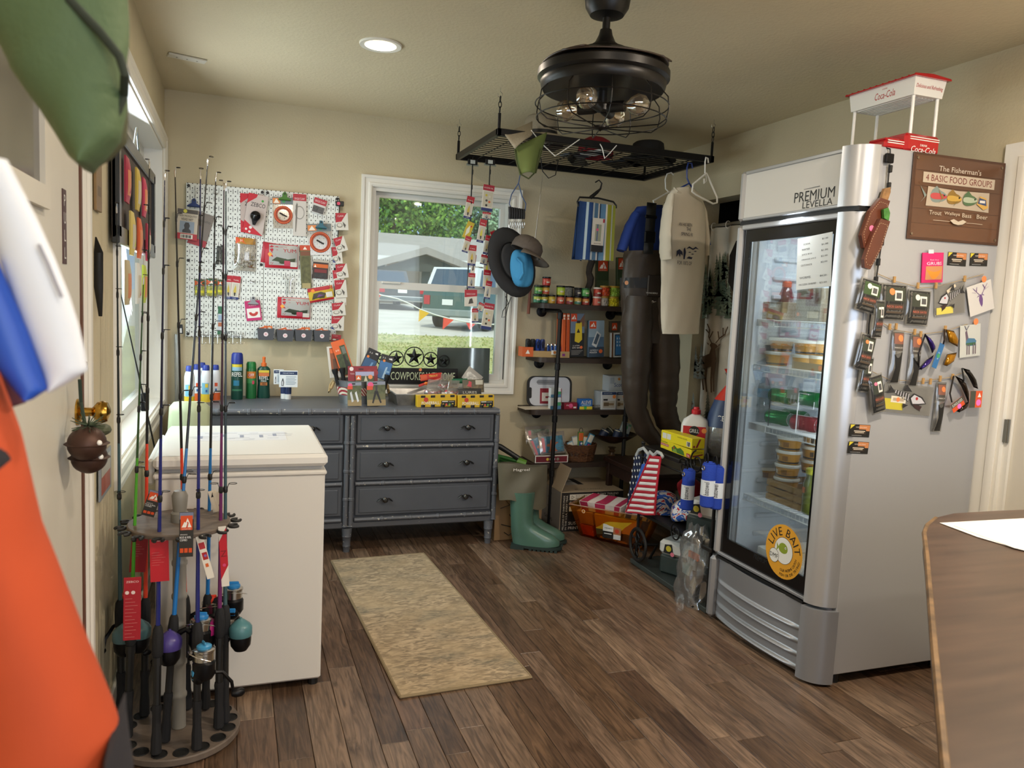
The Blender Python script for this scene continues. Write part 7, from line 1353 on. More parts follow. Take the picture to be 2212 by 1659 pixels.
# yellow storage bag boxes
YB_='#e0cf1f'
def side_card(label,p,x,base,it,end,th,name='storage_bag_box'):
 o=pxcard(name,label,'box',p,dict(x=x),base,it,th,off=-th/2);w_,h_=(at(*p[1],x=x)-at(*p[0],x=x)).length,(at(*p[0],x=x)-at(*p[2],x=x)).length
 mb=MB(M=Matrix.Translation((w_/2,0,0))@Matrix.Rotation(PI/2,4,'Y')@Matrix.Rotation(0,4,'Z'));deco(mb,th,h_,end,.0006,lambda x,y:0,1);mb.build('end_print',o,0);return o
side_card('upper yellow food storage bag box on the iron cart',((1429,927),(1495,949),(1428,948)),2.15,YB_,[('r',.05,.25,.18,.8,'#d8d8d0'),('r',.2,.25,.33,.8,'#d8d8d0'),('t',.7,.75,.12,'FOOD BAGS','#6a621a',.3),('r',.84,.12,.96,.6,'#d8d4c4'),('r',.86,.16,.88,.56,'#222222'),('r',.90,.16,.94,.56,'#222222')],[('p',[(.3,.1),(.55,.9),(.7,.9),(.45,.1)],'#8a2030'),('r',.1,.1,.25,.3,'#8a2030')],.075)
side_card('lower yellow food storage bag box on the iron cart',((1428,949),(1494,972),(1426.5,967)),2.15,'#d9c81c',[('p',[(0,.38),(.28,.38),(.28,.66),(0,.66)],'#a82a38'),('t',.14,.52,.16,'STORAGE BAGS','#f4ead8',.26),('t',.12,.85,.18,'Great Deals','#4a5a1a',.22),('p',[(.4,.1),(.38,.5),(.46,.85),(.56,.6),(.66,.8),(.76,.55),(.8,.1)],'#3f6a2a'),('p',[(.42,.1),(.44,.4),(.52,.5),(.58,.1)],'#7a9a3a'),('o',.45,.55,.02,'#c8402a'),('r',.86,.08,.98,.5,'#a82a38'),('t',.92,.28,.26,'16','#f4ead8',.07)],[('t',.5,.7,.14,'STORAGE','#4a5a1a',.7),('p',[(.1,.2),(.9,.4),(.9,.55),(.1,.35)],'#8a2030')],.075)
# lighter fluid
q=at(1500,944,x=2.34);zb=Zt+.0;q=at(1500,945,x=2.285);t=thing('lighter_fluid','white lighter fluid jug with a red cap and red label on the yellow boxes','jug',(q.x,q.y,Zt),math.radians(-38));hq=at(1499,893,x=2.285).z-Zt;wq=.072
mb=MB();S=[(0,.92),(.01,1),(hq*.72,1),(hq*.86,.86),(hq*.96,.45),(hq*1.0,.26),(hq*1.02,.24)];n=24;vs=[]
for z,k in S:
 for i in range(n):a=2*PI*i/n;ca,sa=math.cos(a),math.sin(a);vs.append((wq*k*math.copysign(abs(ca)**.6,ca),wq*.58*k*math.copysign(abs(sa)**.6,sa),z))
mb.add(vs,[(j*n+i,j*n+(i+1)%n,(j+1)*n+(i+1)%n,(j+1)*n+i)for j in range(len(S)-1)for i in range(n)]+[tuple(range(n))[::-1],tuple(range((len(S)-1)*n,len(S)*n))],mt('#dcdcda',.35));mb.build('jug',t,50)
mb=MB();mb.lathe([(.022,hq*1.0),(.024,hq*1.01),(.024,hq*1.10),(.016,hq*1.12),(.014,hq*1.17),(0,hq*1.17)],mt('#c8222c',.35),n=18);mb.build('cap',t)
mb=MB();yy=-wq*.585;mb.bx(-.058,.058,yy-.001,yy,hq*.22,hq*.72,mt('#b81f2c',.4));mb.lathe([(0,0),(.026,0)],BLK,(0,yy-.0014,hq*.61),20,-1);mb.text('GRILL',(0,yy-.002,hq*.61),.020,WHT,(1,0,0),(0,0,1),.05,.02);mb.text('LIGHTER',(0,yy-.002,hq*.41),.020,WHT,(1,0,0),(0,0,1),.08,.02);mb.text('FLUID',(0,yy-.002,hq*.30),.020,WHT,(1,0,0),(0,0,1),.055,.02);mb.lathe([(0,0),(.013,0)],mt('#e8904a',.4),(.05,yy-.0022,hq*.63),14,-1);mb.build('label_print',t,0)
# charcoal bag
BGM=film('#cfd4d8',.45,.25,.12,'bag_film');q=at(1574,960,x=2.46);t=thing('wood_chip_bag','clear bag of wood chips tied with a red top behind the fridge edge','bag',(2.46,q.y,Zt));mb=MB();mb.lathe([(.10,0),(.135,.05),(.13,.18),(.09,.30),(.03,.38),(.022,.40),(.05,.44)],BGM,n=18,sy=.8);mb.build('bag',t)
mb=MB();mb.lathe([(.134,.16),(.125,.22),(.095,.30)],mt('#2a3f66',.4),n=18,sy=.8,caps=False);mb.lathe([(.096,.30),(.032,.385),(.024,.41),(.055,.46)],mt('#c8301f',.4),n=18,sy=.8,caps=False);mb.text('ICE',(-.105,-.055,.21),.028,WHT,Vector((.45,-.9,0)),(0,0,1));mb.build('printed_top',t)
mb=MB();rr=random.Random(4)
for k in range(60):a,z=2*PI*rr.random(),.01+.14*rr.random();R=.118*rr.random()**.3;mb.box((R*math.cos(a),.8*R*math.sin(a),z),(.03,.02,.014),mt(rr.choice(('#6a4a34','#4a3426','#8a6a4a'))),.002)
mb.build('wood_chips',t,kind='stuff')
# rolled blue towels with carabiners
BT=mt('#1f3ea0',.9,b=(150,.6))
def towel(label,top,botm,r,x,mirror=1):
 a,b=at(*top,x=x),at(*botm,x=x);d=(b-a);L_=d.length;t=thing('rolled_towel',label,'towel',mw=frame(b,Vector((0,-1,0)),-d),group='rolled blue towels hanging from the cart')
 mb=MB();mb.lathe([(r*.86,0),(r,L_*.03),(r*1.02,L_*.3),(r*.98,L_*.66),(r*1.0,L_*.96),(r*.9,L_),(0,L_)],BT,n=18,ax=-1);mb.M=None;mb.build('roll',t)
 mb=MB();mb.tube([(r*.85*(1-k/30)*math.cos(k*.55),L_+.002,r*.85*(1-k/30)*math.sin(k*.55))for k in range(28)],.004,BT,5);mb.build('spiral_edge',t)
 mb=MB();mb.lathe([(r*1.035,L_*.27),(r*1.035,L_*.63)],mt('#d8dce0',.5),n=18,ax=-1,caps=False);mb.build('paper_band',t)
 mb=MB();mb.lathe([(r*1.045,L_*.27),(r*1.045,L_*.63)],mt('#2a8ac8',.5),n=2,ax=-1,a0=PI*.5+.75,a1=PI*.5+.95,caps=False)
 sn,cs_=math.sin(.75),math.cos(.75);mb.text('batowel',(r*1.12*sn,L_*.45,r*1.12*cs_),.024,BLK,(0,1,0),(-cs_,0,sn),L_*.30,.006);mb.build('band_print',t,0)
 mb=MB();mb.tube([(.0+.012*math.cos(2*PI*k/14),L_+.022+.026*math.sin(2*PI*k/14),r*.6)for k in range(14)],.0032,BLKM,6,True);mb.build('carabiner',t);mb=MB();mb.tube([(.009*math.cos(2*PI*k/12),L_-.02+.009*math.sin(2*PI*k/12),r*1.02)for k in range(12)],.003,CHR,5,True);mb.build('grommet',t)
towel('left rolled blue towel hanging lower on the cart',(1495,1018),(1483,1100),.031,2.09)
towel('right rolled blue towel hanging beside the fridge door',(1530,1000),(1527,1094),.034,2.08)
towel('blue rolled towel mostly hidden behind the fridge edge',(1549,1006),(1546,1098),.034,2.12)
# flag printed dog towels hanging from the cart post
def cloth(name,label,cat,quad,x,col,nu,nv,amp,stripes=None,th=.006,group=None,stars=None,edge=None):
 P=[at(*p,x=xx)for p,xx in zip(quad,x)];t=thing(name,label,cat,P[0],group=group);O=P[0].copy()
 def f(u,v):p=P[0].lerp(P[1],u).lerp(P[3].lerp(P[2],u),v)-O;return p+Vector((-amp*math.sin(2*PI*u*1.3+v*2)*v-.004,amp*.5*math.cos(6*u)*v,0))
 if stripes:
  n=len(stripes)
  mb=MB()
  for k,c in enumerate(stripes):mb.grid(lambda u,v:f(u,(k+v)/n),nu,3,mt(c,.85))
 else:mb=MB();mb.grid(f,nu,nv,mt(col,.85))
 o=mb.build('cloth',t,70);solid(o,th,1)
 if stars:
  mb=MB();rr=random.Random(2)
  for i in range(5):
   for j in range(9):
    u,v=(i+.5+.5*(j%2))/5.6,(j+.5)/9;c=Vector(f(u,v))+Vector((-th-.0012,0,0));R=.011;mb.poly([c+Vector((-.001,-R*(1 if k%2==0 else .42)*math.sin(PI*k/5),R*(1 if k%2==0 else .42)*math.cos(PI*k/5)))for k in range(10)],WHT)
  mb.build('stars',t,0,kind='stuff')
 if edge:mb=MB();mb.tube([f(u,v)for u,v in([(0,k/10)for k in range(11)]+[(k/8,1)for k in range(1,9)]+[(1,1-k/10)for k in range(1,11)])],.006,mt(edge,.8),6);mb.build('binding',t)
 return t
RS,WS='#b01f32','#e8e2e0'
cloth('star_towel','navy cloth with white stars hanging from the cart corner','cloth',((1372,984),(1402,978),(1380,1108),(1358,1100)),(2.18,2.20,2.22,2.2),'#1d2748',8,14,.010,stars=True)
cloth('blue_strap','bright blue folded strap between the star and stripe cloths','strap',((1388,1002),(1400,1002),(1378,1070),(1366,1080)),(2.12,2.12,2.12,2.12),'#2a5cb8',4,8,.004)
cloth('stripe_towel','red and white striped cloth hanging from the cart corner','cloth',((1406,984),(1429,986),(1414,1112),(1358,1106)),(2.10,2.10,2.09,2.10),RS,8,3,.012,[RS,WS]*10,edge=RS)
HGW=film('#e8ecee',.3,.45,.2,'hanger_plastic')
for i,pts in enumerate((((1374,984),(1380,972),(1390,968),(1398,978),(1402,984)),((1398,990),(1404,976),(1412,984),(1420,976),(1428,980),(1432,988)))):
 P=[at(*p,x=2.12-.02*i)for p in pts];t=thing('clip_hanger',['rear clear plastic clip hanger holding the star cloth','front clear plastic clip hanger holding the striped cloth'][i],'hanger',P[0],group='clear clip hangers on the cart');mb=MB();mb.tube([p-P[0]for p in P],.0065,HGW,6,flat=1.5);mb.build('bar',t)
 # tie dye caps on the middle shelf
TD=None
def tiedye():
 M=bpy.data.materials.new('tie_dye');M.use_nodes=True;N,L=M.node_tree.nodes,M.node_tree.links;P=N['Principled BSDF'];tc=N.new('ShaderNodeTexCoord');no=N.new('ShaderNodeTexNoise');no.inputs['Scale'].default_value=14;no.inputs['Distortion'].default_value=2.5;L.new(tc.outputs['Object'],no.inputs['Vector'])
 r=N.new('ShaderNodeValToRGB');r.color_ramp.interpolation='CONSTANT';e=r.color_ramp.elements;e[0].color=(*rgb('#2a5ab8'),1);e[1].position=.45;e[1].color=(*rgb('#e6e4e6'),1);q=e.new(.58);q.color=(*rgb('#c02434'),1);L.new(no.outputs['Fac'],r.inputs['Fac']);L.new(r.outputs['Color'],P.inputs['Base Color']);P.inputs['Roughness'].default_value=.85;return M
TD=tiedye()
def ballcap(name,label,mw,crown,brim,s=1.0,group=None,flat=1.0,band=None):
 t=thing(name,label,'cap',mw=mw,group=group);mb=MB();n=24
 mb.lathe([(.094*s,0),(.097*s,.02*s),(.093*s,.055*s*flat),(.075*s,.085*s*flat),(.045*s,.102*s*flat),(.012*s,.108*s*flat),(0,.108*s*flat)],crown,n=n,sy=1.08,caps=False);o=mb.build('crown',t,60);solid(o,.003)
 mb=MB();mb.ball((0,0,.109*s*flat),.007*s,crown,8,6);mb.build('button',t)
 def bf(u,v):a=PI*(-.5+(u-.5)*.86);r=.097*s+.075*s*v*math.cos((u-.5)*PI*.9)**.5;return(r*math.cos(a)*1.0,r*math.sin(a)*1.08,.006*s-.018*s*v*v-.022*s*(2*u-1)**2*(v*.8+.2))
 mb=MB();mb.grid(bf,14,5,brim);o=mb.build('brim',t,60);solid(o,.004)
 mb=MB()
 for k in range(6):a=PI*k/3+.3;mb.tube([(.0955*s*math.cos(a),1.08*.0955*s*math.sin(a),.02*s),(.094*s*math.cos(a),1.08*.094*s*math.sin(a),.055*s*flat),(.077*s*math.cos(a),1.08*.077*s*math.sin(a),.085*s*flat),(.02*s*math.cos(a),.02*s*math.sin(a),.107*s*flat)],.0012,band or crown,4)
 mb.build('seams',t,kind='stuff');return t
REDF,WHF=mt('#b8202c',.85),mt('#dedcdc',.85)
q=at(1422,1122,x=2.24);ballcap('baseball_cap','white and blue tie dye cap at the left of the cart shelf',TR(q.x+.03,q.y,Zm+.022,.3),TD,TD,.8,'tie dye caps on the cart')
q=at(1450,1110,x=2.34);ballcap('baseball_cap','red and white tie dye cap behind, resting on its side',TR(q.x+.06,q.y-.06,Zm+.085,.6,.9),REDF,TD,.9,'tie dye caps on the cart')
q=at(1462,1130,x=2.22);ballcap('baseball_cap','blue, white and red cap at the right of the cart shelf',TR(q.x+.06,q.y-.03,Zm+.03,.7,-.3),TD,WHF,.95,'tie dye caps on the cart',band=REDF)
# tackle boxes
TBW,TBG=mt('#d4d4d0',.4),mt('#2c3836',.45)
def tackle(label,x,y,z,rz,w=.30,d=.18,h=.17):
 t=thing('tackle_box',label,'tackle box',(x,y,z),rz,'tackle boxes by the fridge');mb=MB();mb.box((0,0,h*.28),(w,d,h*.56),TBG,.012);mb.build('base',t)
 mb=MB();mb.box((0,0,h*.76),(w*1.04,d*1.06,h*.42),TBW,.018);mb.box((0,0,h*.99),(w*.72,d*.5,h*.06),TBW,.008);mb.build('lid',t)
 mb=MB();mb.tube([(-w*.2,0,h*1.0),(-w*.2,0,h*1.10),(w*.2,0,h*1.10),(w*.2,0,h*1.0)],.008,TBG,8);mb.build('handle',t)
 mb=MB()
 mb.box((w*.1,-d/2*1.06-.007,h*.55),(.055,.012,h*.36),TBW,.004)
 for k in range(4):mb.box((w*.1-.02+.0135*k,-d/2*1.06-.014,h*.70),(.007,.006,.03),TBW,.002)
 mb.build('latch',t);mb=MB();mb.prism([(-w*.42,h*.62),(-w*.24,h*.62),(-w*.28,h*.90),(-w*.40,h*.86)],.001,BLK,1,-d/2*1.06-.0015);mb.lathe([(0,0),(.016,0)],mt('#c8b83a',.4),(-w*.33,-d/2*1.06-.002,h*.76),14,-1);mb.lathe([(0,0),(.012,0)],mt('#e07a90',.4),(-w*.26,-d/2*1.06-.002,h*.62),12,-1);mb.build('sticker',t,0);return t
tackle('white topped tackle box on the middle cart shelf beside the fridge',2.30,3.13,Zm+.001,math.radians(-62),.34,.2,.19)
tackle('white topped tackle box on the bottom tray of the cart',2.33,3.40,.031,math.radians(-62),.34,.2,.19)
# clear bag
q=at(1497,1290,z=0);t=thing('clear_bag','crumpled clear plastic bag with packs inside, on the floor by the fridge','bag',(2.165,3.16,0));rr=random.Random(8)
def bagf(u,v):
 a=2*PI*u;k=(1-.15*v-.35*max(0,v-.6))if v<.85 else .55-.6*(v-.85);w_=1+.10*math.sin(5*a+9*v)+.06*math.sin(9*a-14*v);return(.085*k*w_*math.cos(a),.105*k*w_*math.sin(a),.40*v+.008*math.sin(7*a)*v)
mb=MB();mb.grid(bagf,40,26,film('#eef0f0',.55,.10,.10,'crinkle_film'),True);mb.build('bag',t,50)
mb=MB();mb.box((0,.0,.012),(.13,.17,.022),BLK,.008);mb.build('black_tray',t);mb=MB();mb.box((.0,-.02,.10),(.09,.08,.10),mt('#33353a',.4),.01);mb.build('dark_pack',t);mb=MB();mb.box((-.045,-.04,.25),(.012,.08,.03),mt('#d0602f',.4));mb.box((-.05,.0,.17),(.02,.06,.05),mt('#9ab0ac',.4));mb.build('printed_packs',t,0,kind='stuff')
# ==== ceiling rack and what hangs from it
RZ=2.30;rx0,rx1,ry0,ry1=1.265,2.545,3.86,4.63
t=thing('ceiling_rack','black wire grid rack hanging on chains below the ceiling','rack',(1.9,4.25,RZ))
for a,b in(((rx0,ry0),(rx1,ry0)),((rx0,ry1),(rx1,ry1)),((rx0,ry0),(rx0,ry1)),((rx1,ry0),(rx1,ry1))):
 wb(MB().bx(min(a[0],b[0])-.012,max(a[0],b[0])+.012,min(a[1],b[1])-.012,max(a[1],b[1])+.012,RZ-.014,RZ+.022,BLKM,.003),'frame_bar',t)
mb=MB()
for i in range(15):y=ry0+(ry1-ry0)*(i+.5)/15;mb.tube([(rx0,y,RZ),(rx1,y,RZ)],.0022,BLKM,5)
for i in range(6):x=rx0+(rx1-rx0)*(i+.5)/6;mb.tube([(x,ry0,RZ-.004),(x,ry1,RZ-.004)],.003,BLKM,5)
wb(mb,'wire_grid',t,kind='stuff')
for x in(rx0+.0,rx1-.0):
 for y in(ry0,ry1):
  mb=MB();mb.bx(x-.008,x+.008,y-.003,y+.003,RZ+.02,RZ+.10,BLKM,.002);wb(mb,'strap',t)
  mb=MB()
  for k in range(3):mb.tube([(x+(.008*math.cos(q)if k%2 else 0),y+(0 if k%2 else .008*math.cos(q)),RZ+.115+.026*k+.017*math.sin(q))for q in[2*PI*i/10 for i in range(10)]],.0022,BLKM,5,True)
  wb(mb,'chain',t,kind='stuff')
  wb(MB().tube([(x,y,ZC),(x,y,ZC-.02),(x+.012,y,ZC-.03),(x+.004,y,ZC-.05),(x-.012,y,ZC-.045),(x-.014,y,ZC-.03)],.002,CHR,6),'ceiling_hook',t)
RT=RZ+.006
def hat(name,label,mw,crown_m,brim_m,r=.085,h=.10,br=.16,dr=.03,group=None):
 t=thing(name,label,'hat',mw=mw,group=group)
 mb=MB();mb.lathe([(r*1.02,0),(r,h*.5),(r*.93,h*.9),(r*.8,h),(0,h*.97)],crown_m,n=24,sy=1.12);mb.build('crown',t,50)
 mb=MB();mb.lathe([(r*1.0,.004),(br*.8,-.004),(br,-dr)],brim_m,n=30,sy=1.08,caps=False);o=mb.build('brim',t,60);solid(o,.004)
 mb=MB();mb.lathe([(r*1.035,.006),(r*1.03,.026)],BLK,n=24,sy=1.12,caps=False);mb.build('band',t);return t
TANM,OLG=mt('#8f8674',.85,n=(140,.12)),mt('#66753f',.85,n=(12,.06))
q=at(1168,268,y=4.05);th_=hat('sun_hat','tan mesh sun hat with an olive neck flap draped over the rack edge',TR(q.x,4.05,RT+.04),TANM,mt('#9a917f',.85),.09,.11,.17)
P=[at(*p,y=3.83)for p in((1092,296),(1184,262),(1172,292),(1143,386),(1113,340))]
def sheet(parent,name,quad,m,bul=.02,n=10,yo=0.0,th=.003):
 a,b,c,d=quad
 mb=MB();mb.grid(lambda u,v:a.lerp(b,u).lerp(d.lerp(c,u),v)+Vector((0,-bul*math.sin(PI*u)*(.4+.6*v)+yo,.006*math.sin(5*u)*v)),n,n,m);o=wb(mb,name,parent,smooth=70);solid(o,th);return o
A=lambda px,py,y:at(px,py,y=y)
sheet(th_,'brim_flap',[A(1090,290,3.85),A(1150,262,3.95),A(1150,288,3.82),A(1112,322,3.80)],TANM,.02)
sheet(th_,'neck_flap',[A(1112,318,3.82),A(1182,285,3.84),A(1158,372,3.80),A(1122,378,3.80)],OLG,.03)
mb=MB();mb.tube([A(1112,322,3.815),A(1116,350,3.80),A(1124,376,3.79),A(1142,386,3.79),A(1156,372,3.79),A(1170,320,3.80)],.004,mt('#434a26',.8),6);wb(mb,'flap_binding',th_)
q=at(1288,300,y=4.2);ballcap('baseball_cap','red cap lying on the ceiling rack behind the fan',TR(q.x,4.2,RT+.004,-.9),mt('#8a1f28',.85),BLK,1.05)
q=at(1400,320,y=4.15);hat('felt_hat','black brimmed hat at the right of the ceiling rack',TR(q.x,4.15,RT+.02),mt('#1f1d1c',.9),mt('#1c1a19',.9),.095,.095,.165,.01)
for i,(px,py,y,w,d,c,l)in enumerate(((1188,345,4.1,.10,.13,'#2c1f1c','dark red packet lying on the rack wires'),(1240,345,4.25,.14,.10,'#5a5f66','grey packet lying on the rack wires'),(1285,350,4.1,.09,.16,'#c4c6c8','white edged packet lying on the rack wires'),(1345,358,4.3,.18,.2,'#1a1a1c','black packet lying on the rack wires'),(1400,360,4.15,.26,.24,'#191817','large black bag lying on the rack wires'),(1250,335,4.4,.2,.1,'#4a4a48','dark grey packet at the back of the rack'))):
 q=at(px,py,y=y);o=card('flat_packet',l,'packet',TR(q.x,y,RT+.006,.2*i),w,d,c,[('r',.2,.3,.8,.6,'#8a8a88')],.012,group='packets lying on the ceiling rack')
for i,pts in enumerate((((1147,281),(1170,310),(1199,337),(1225,320),(1252,301)),((1296,311),(1301,320),(1306,342),(1318,330),(1332,314)))):
 P=[at(*p,y=3.845)for p in pts];t=thing('wire_hook',['large white wire V hook on the rack front edge','small white wire V hook on the rack front edge'][i],'hook',P[0]);MB().tube([p-P[0]for p in P],.0028,WHT,6).build('wire',t)
t=thing('black_cord','loose black cord looped under the rack','cord',at(1170,365,y=4.3));O=t.location;mb=MB();mb.tube([at(*p,y=4.3)-O for p in((1168,340),(1172,370),(1185,385),(1200,378),(1206,345))],.003,BLK,6);mb.build('cord',t)
# ---- spinner card strips in the window
YS=4.60
for k,(px,l,cards)in enumerate(((1021,'left',(((1009,422),(1025,427),(1001,470)),((1011,476),(1025,483),(999,511)),((1008,510),(1021,513),(995,543)),((1025,552),(1034,551),(1011,591)),((1014,529),(1031,530),(1008,573)),((1013,590),(1028,590),(1009,622)),((1019,666),(1033,666),(1019,697)),((1004,626),(1031,626),(1003,662)))),(1059,'right',(((1043,458),(1061,459),(1041,473)),((1048,400),(1072,401),(1035,455)),((1040,474),(1055,476),(1026,522)),((1059,501),(1069,497),(1071,544)),((1041,550),(1056,552),(1035,570)),((1049,507),(1061,510),(1043,548)),((1052,558),(1065,554),(1038,597)),((1052,587),(1067,583),(1036,624)),((1057,611),(1070,608),(1038,645)),((1036,653),(1048,657),(1028,670)),((1048,654),(1070,657),(1037,710)))))):
 q=at(px,350,y=YS);t=thing('clip_strip',l+' black clip strip of spinner cards hanging before the window','clip strip',q);mb=MB();mb.box((0,0,0),(.062,.008,.034),BLK,.002);mb.box((0,-.0045,0),(.03,.001,.022),mt('#d8dcd8',.4));mb.box((0,0,-.018),(.075,.006,.012),CLR);mb.build('sign_holder',t,0,kind='stuff')
 mb=MB();mb.tube([(0,0,.016),(0,0,.03),(.008,0,.036)],.0025,BLK,6);mb.tube([(0,0,-.016),(0,0,at(px,655,y=YS).z-q.z)],.004,BLK,6);mb.build('strip',t)
 for j in range(8):mb=MB();mb.box((0,-.004,-.06-.09*j),(.010,.008,.03),BLK,.002);mb.build('clip',t)
 for i,p in enumerate(cards):
  yl=(k==0 and i==1);big=(k==1 and i in(1,10))
  n_=['top','second','third','fourth','fifth','sixth','seventh','eighth','ninth','tenth','eleventh'][i]
  it=SPN(c=('#c9b04a','#8a8f96','#b8a87a','#d8d04a')[(i+k)%4])if not yl else[('p',[(.3,.1),(.2,.5),(.5,.8),(.7,.4)],'#e8e6d0'),('o',.7,.75,.12,'#c8402a')]
  if k==0 and i in(3,7):it=[('p',[(0,1),(1,1),(1,.62),(0,.55)],'#b01f30'),('t',.5,.75,.1,'EAGLE CLAW','#f0dada',.7),('p',[(.3,.15),(.4,.45),(.6,.5),(.7,.2)],'#4a4640')]
  if big:it=[('r',0,.78,1,1,'#a81f34'),('r',0,0,1,.12,'#20306e'),('t',.5,.88,.05,'ROOSTER TAIL','#f3e6e0',.8),('r',.1,.16,.9,.74,'#c9c3ae')]+[('o',x,y,.10,c)for x,y,c in((.35,.6,'#c9b83a'),(.65,.56,'#d8d0c0'),(.4,.4,'#4a4a44'),(.66,.36,'#d8683a'),(.42,.22,'#2a2a28'))]
  pxcard('spinner_card',n_+' spinner lure card on the '+l+' window strip','lure card',p,dict(y=YS-.006-.007*(i%3)),'#c9b02c'if yl else '#ded9ce',it,.003,group='spinner cards on the window strips')
  # ---- caps and key rings on a blue cord
YH=4.45;q=at(1122,378,y=YH);t=thing('cord_hanger','blue coated wire loop holding black key straps','cord',q);O=q;mb=MB();mb.tube([at(*p,y=YH)-O for p in((1125,345),(1124,375),(1120,396),(1105,420),(1100,440),(1104,448))],.0035,mt('#4a5f86',.4),6);mb.tube([at(*p,y=YH)-O for p in((1120,396),(1128,425),(1136,440),(1134,456))],.0035,mt('#4a5f86',.4),6);mb.build('loop',t)
for i in range(7):px=1101+5*i;mb=MB();a,b=at(px,447+i*.9,y=YH)-O,at(px,473,y=YH)-O;mb.tube([a,a.lerp(b,.5)+Vector((0,-.006,0)),b],.0085,mt('#1c1c1e',.6),8);mb.build('strap',t);mb=MB();c=at(px,486,y=YH)-O;mb.tube([(c.x+.006*math.cos(2*PI*k/9),c.y-.004,c.z+.020*math.sin(2*PI*k/9))for k in range(9)],.0022,CHR,5,True);mb.build('snap_hook',t)
BKF=mt('#2b2a2b',.9);q=at(1110,566,y=YH);mwH=Matrix.Translation((q.x,YH+.03,q.z))@Matrix.Rotation(-.35,4,'Y')@Matrix.Rotation(-PI/2-.1,4,'X')@Matrix.Scale(1.0,4)
th2=hat('boonie_hat','black wide brimmed hat hanging sideways by its brim',mwH@Matrix.Rotation(PI,4,'X')@Matrix.Scale(1.4,4,(0,1,0)),BKF,BKF,.075,.035,.145,.012)
t2=at(1098,645,y=YH);mb=MB();mb.tube([at(*p,y=YH)for p in((1092,640),(1098,655),(1086,672),(1084,686),(1092,684),(1099,655),(1104,642))],.0026,BLK,5);wb(mb,'chin_cord',th2)
q=at(1134,545,y=YH-.10);ballcap('baseball_cap','brown cap with a red mark hanging in front of the black hat',Matrix.Translation((q.x,q.y,q.z))@Matrix.Rotation(.42,4,'Y')@Matrix.Rotation(.85,4,'Z')@Matrix.Rotation(.05,4,'X'),mt('#5a5048',.85,n=(50,.1)),mt('#5e544a',.85),.92,band=mt('#4a4038',.9))
q=at(1128,580,y=YH-.05);t=thing('bucket_hat','crumpled bright blue hat hanging under the brown cap','hat',(q.x,YH-.045,q.z));BLF=mt('#3f8fc0',.85);mb=MB();mb.grid(lambda u,v:((.068+.006*math.sin(8*PI*u+5*v))*math.sin(PI*v)**.5*math.cos(2*PI*u)-.012*math.cos(PI*v),(.05+.006*math.sin(10*PI*u+7*v))*math.sin(PI*v)**.6*math.sin(2*PI*u),.112*math.cos(PI*v)),28,14,BLF,True);mb.build('crown',t,60);mb=MB();mb.tube([(-.05,-.040,.06),(-.02,-.052,.03),(-.01,-.052,-.03),(-.03,-.045,-.07)],.008,BLF,8);mb.build('fold',t)
t=thing('landing_gaff','thin steel rod with a wooden handle hanging in front of the wall','rod',at(1141,678,y=4.52));O=t.location;mb=MB();mb.tube([at(1172,380,y=4.52)-O,at(1146,608,y=4.52)-O],[.0015,.004],CHR,6);mb.build('shaft',t);mb=MB();mb.tube([at(1147,605,y=4.52)-O,(0,0,0)],[.009,.011],mt('#6a3826',.4),8);mb.build('handle',t)
# ---- striped towel on a black hanger
YT=4.30;A_,B_2,C_2,D_=at(1250,434,y=YT),at(1329,445,y=YT),at(1322,564,y=YT),at(1238,560,y=YT)
t=thing('beach_towel','folded blue and lime striped beach towel on a black hanger','towel',A_);mb=MB()
for a,b,c in((0,.2,'#2a4a80'),(.2,.26,'#b8ccd4'),(.26,.37,'#2a4a80'),(.37,.42,'#c4d0d4'),(.42,.53,'#5f86a8'),(.53,.57,'#d8d4cc'),(.57,.60,'#1f3a5a'),(.60,.72,'#5f86a8'),(.72,.76,'#d8d4cc'),(.76,.88,'#a8a838'),(.88,.92,'#c8d0c8'),(.92,1,'#a8b048')):
 for s_ in(-1,1):mb.grid(lambda u,v:A_.lerp(B_2,a+(b-a)*u).lerp(D_.lerp(C_2,a+(b-a)*u),v)-A_+Vector((0,s_*(.012+.012*v)+.006*math.sin(14*(a+(b-a)*u)),0)),3,8,mt(c,.95,b=(160,.4)))
mb.build('cloth',t,60);o=sheet(t,'back_fold',[A(1249,436,YT+.02),A(1262,438,YT+.03),A(1256,562,YT+.04),A(1236,556,YT+.02)],mt('#2a4a80',.95),.01)
adopt(pxcard('hang_tag','','',((1281,470),(1307,473),(1276,543)),dict(y=YT-.045),'#d8d4ca',[('r',.0,.0,1,.2,'#14161c'),('r',.25,.32,.75,.82,'#9aa08a'),('r',.38,.32,.48,.82,'#5a6a8a'),('r',.84,.88,.98,.99,'#b02a3a'),('o',.42,.66,.1,'#d8588a'),('t',.5,.25,.03,'BEACH TOWEL','#6a4a3a',.6)],.001),t)
mb=MB();mb.tube([at(*p,y=YT)-A_ for p in((1250,446),(1247,436),(1252,426),(1292,428),(1325,436),(1331,444),(1331,450))],.0055,BLK,8);mb.tube([at(*p,y=YT)-A_ for p in((1276,427),(1290,415),(1297,408),(1300,396),(1294,389),(1286,394))],[.012,.010,.006,.0045,.004,.004],BLK,8);mb.build('hanger',t)
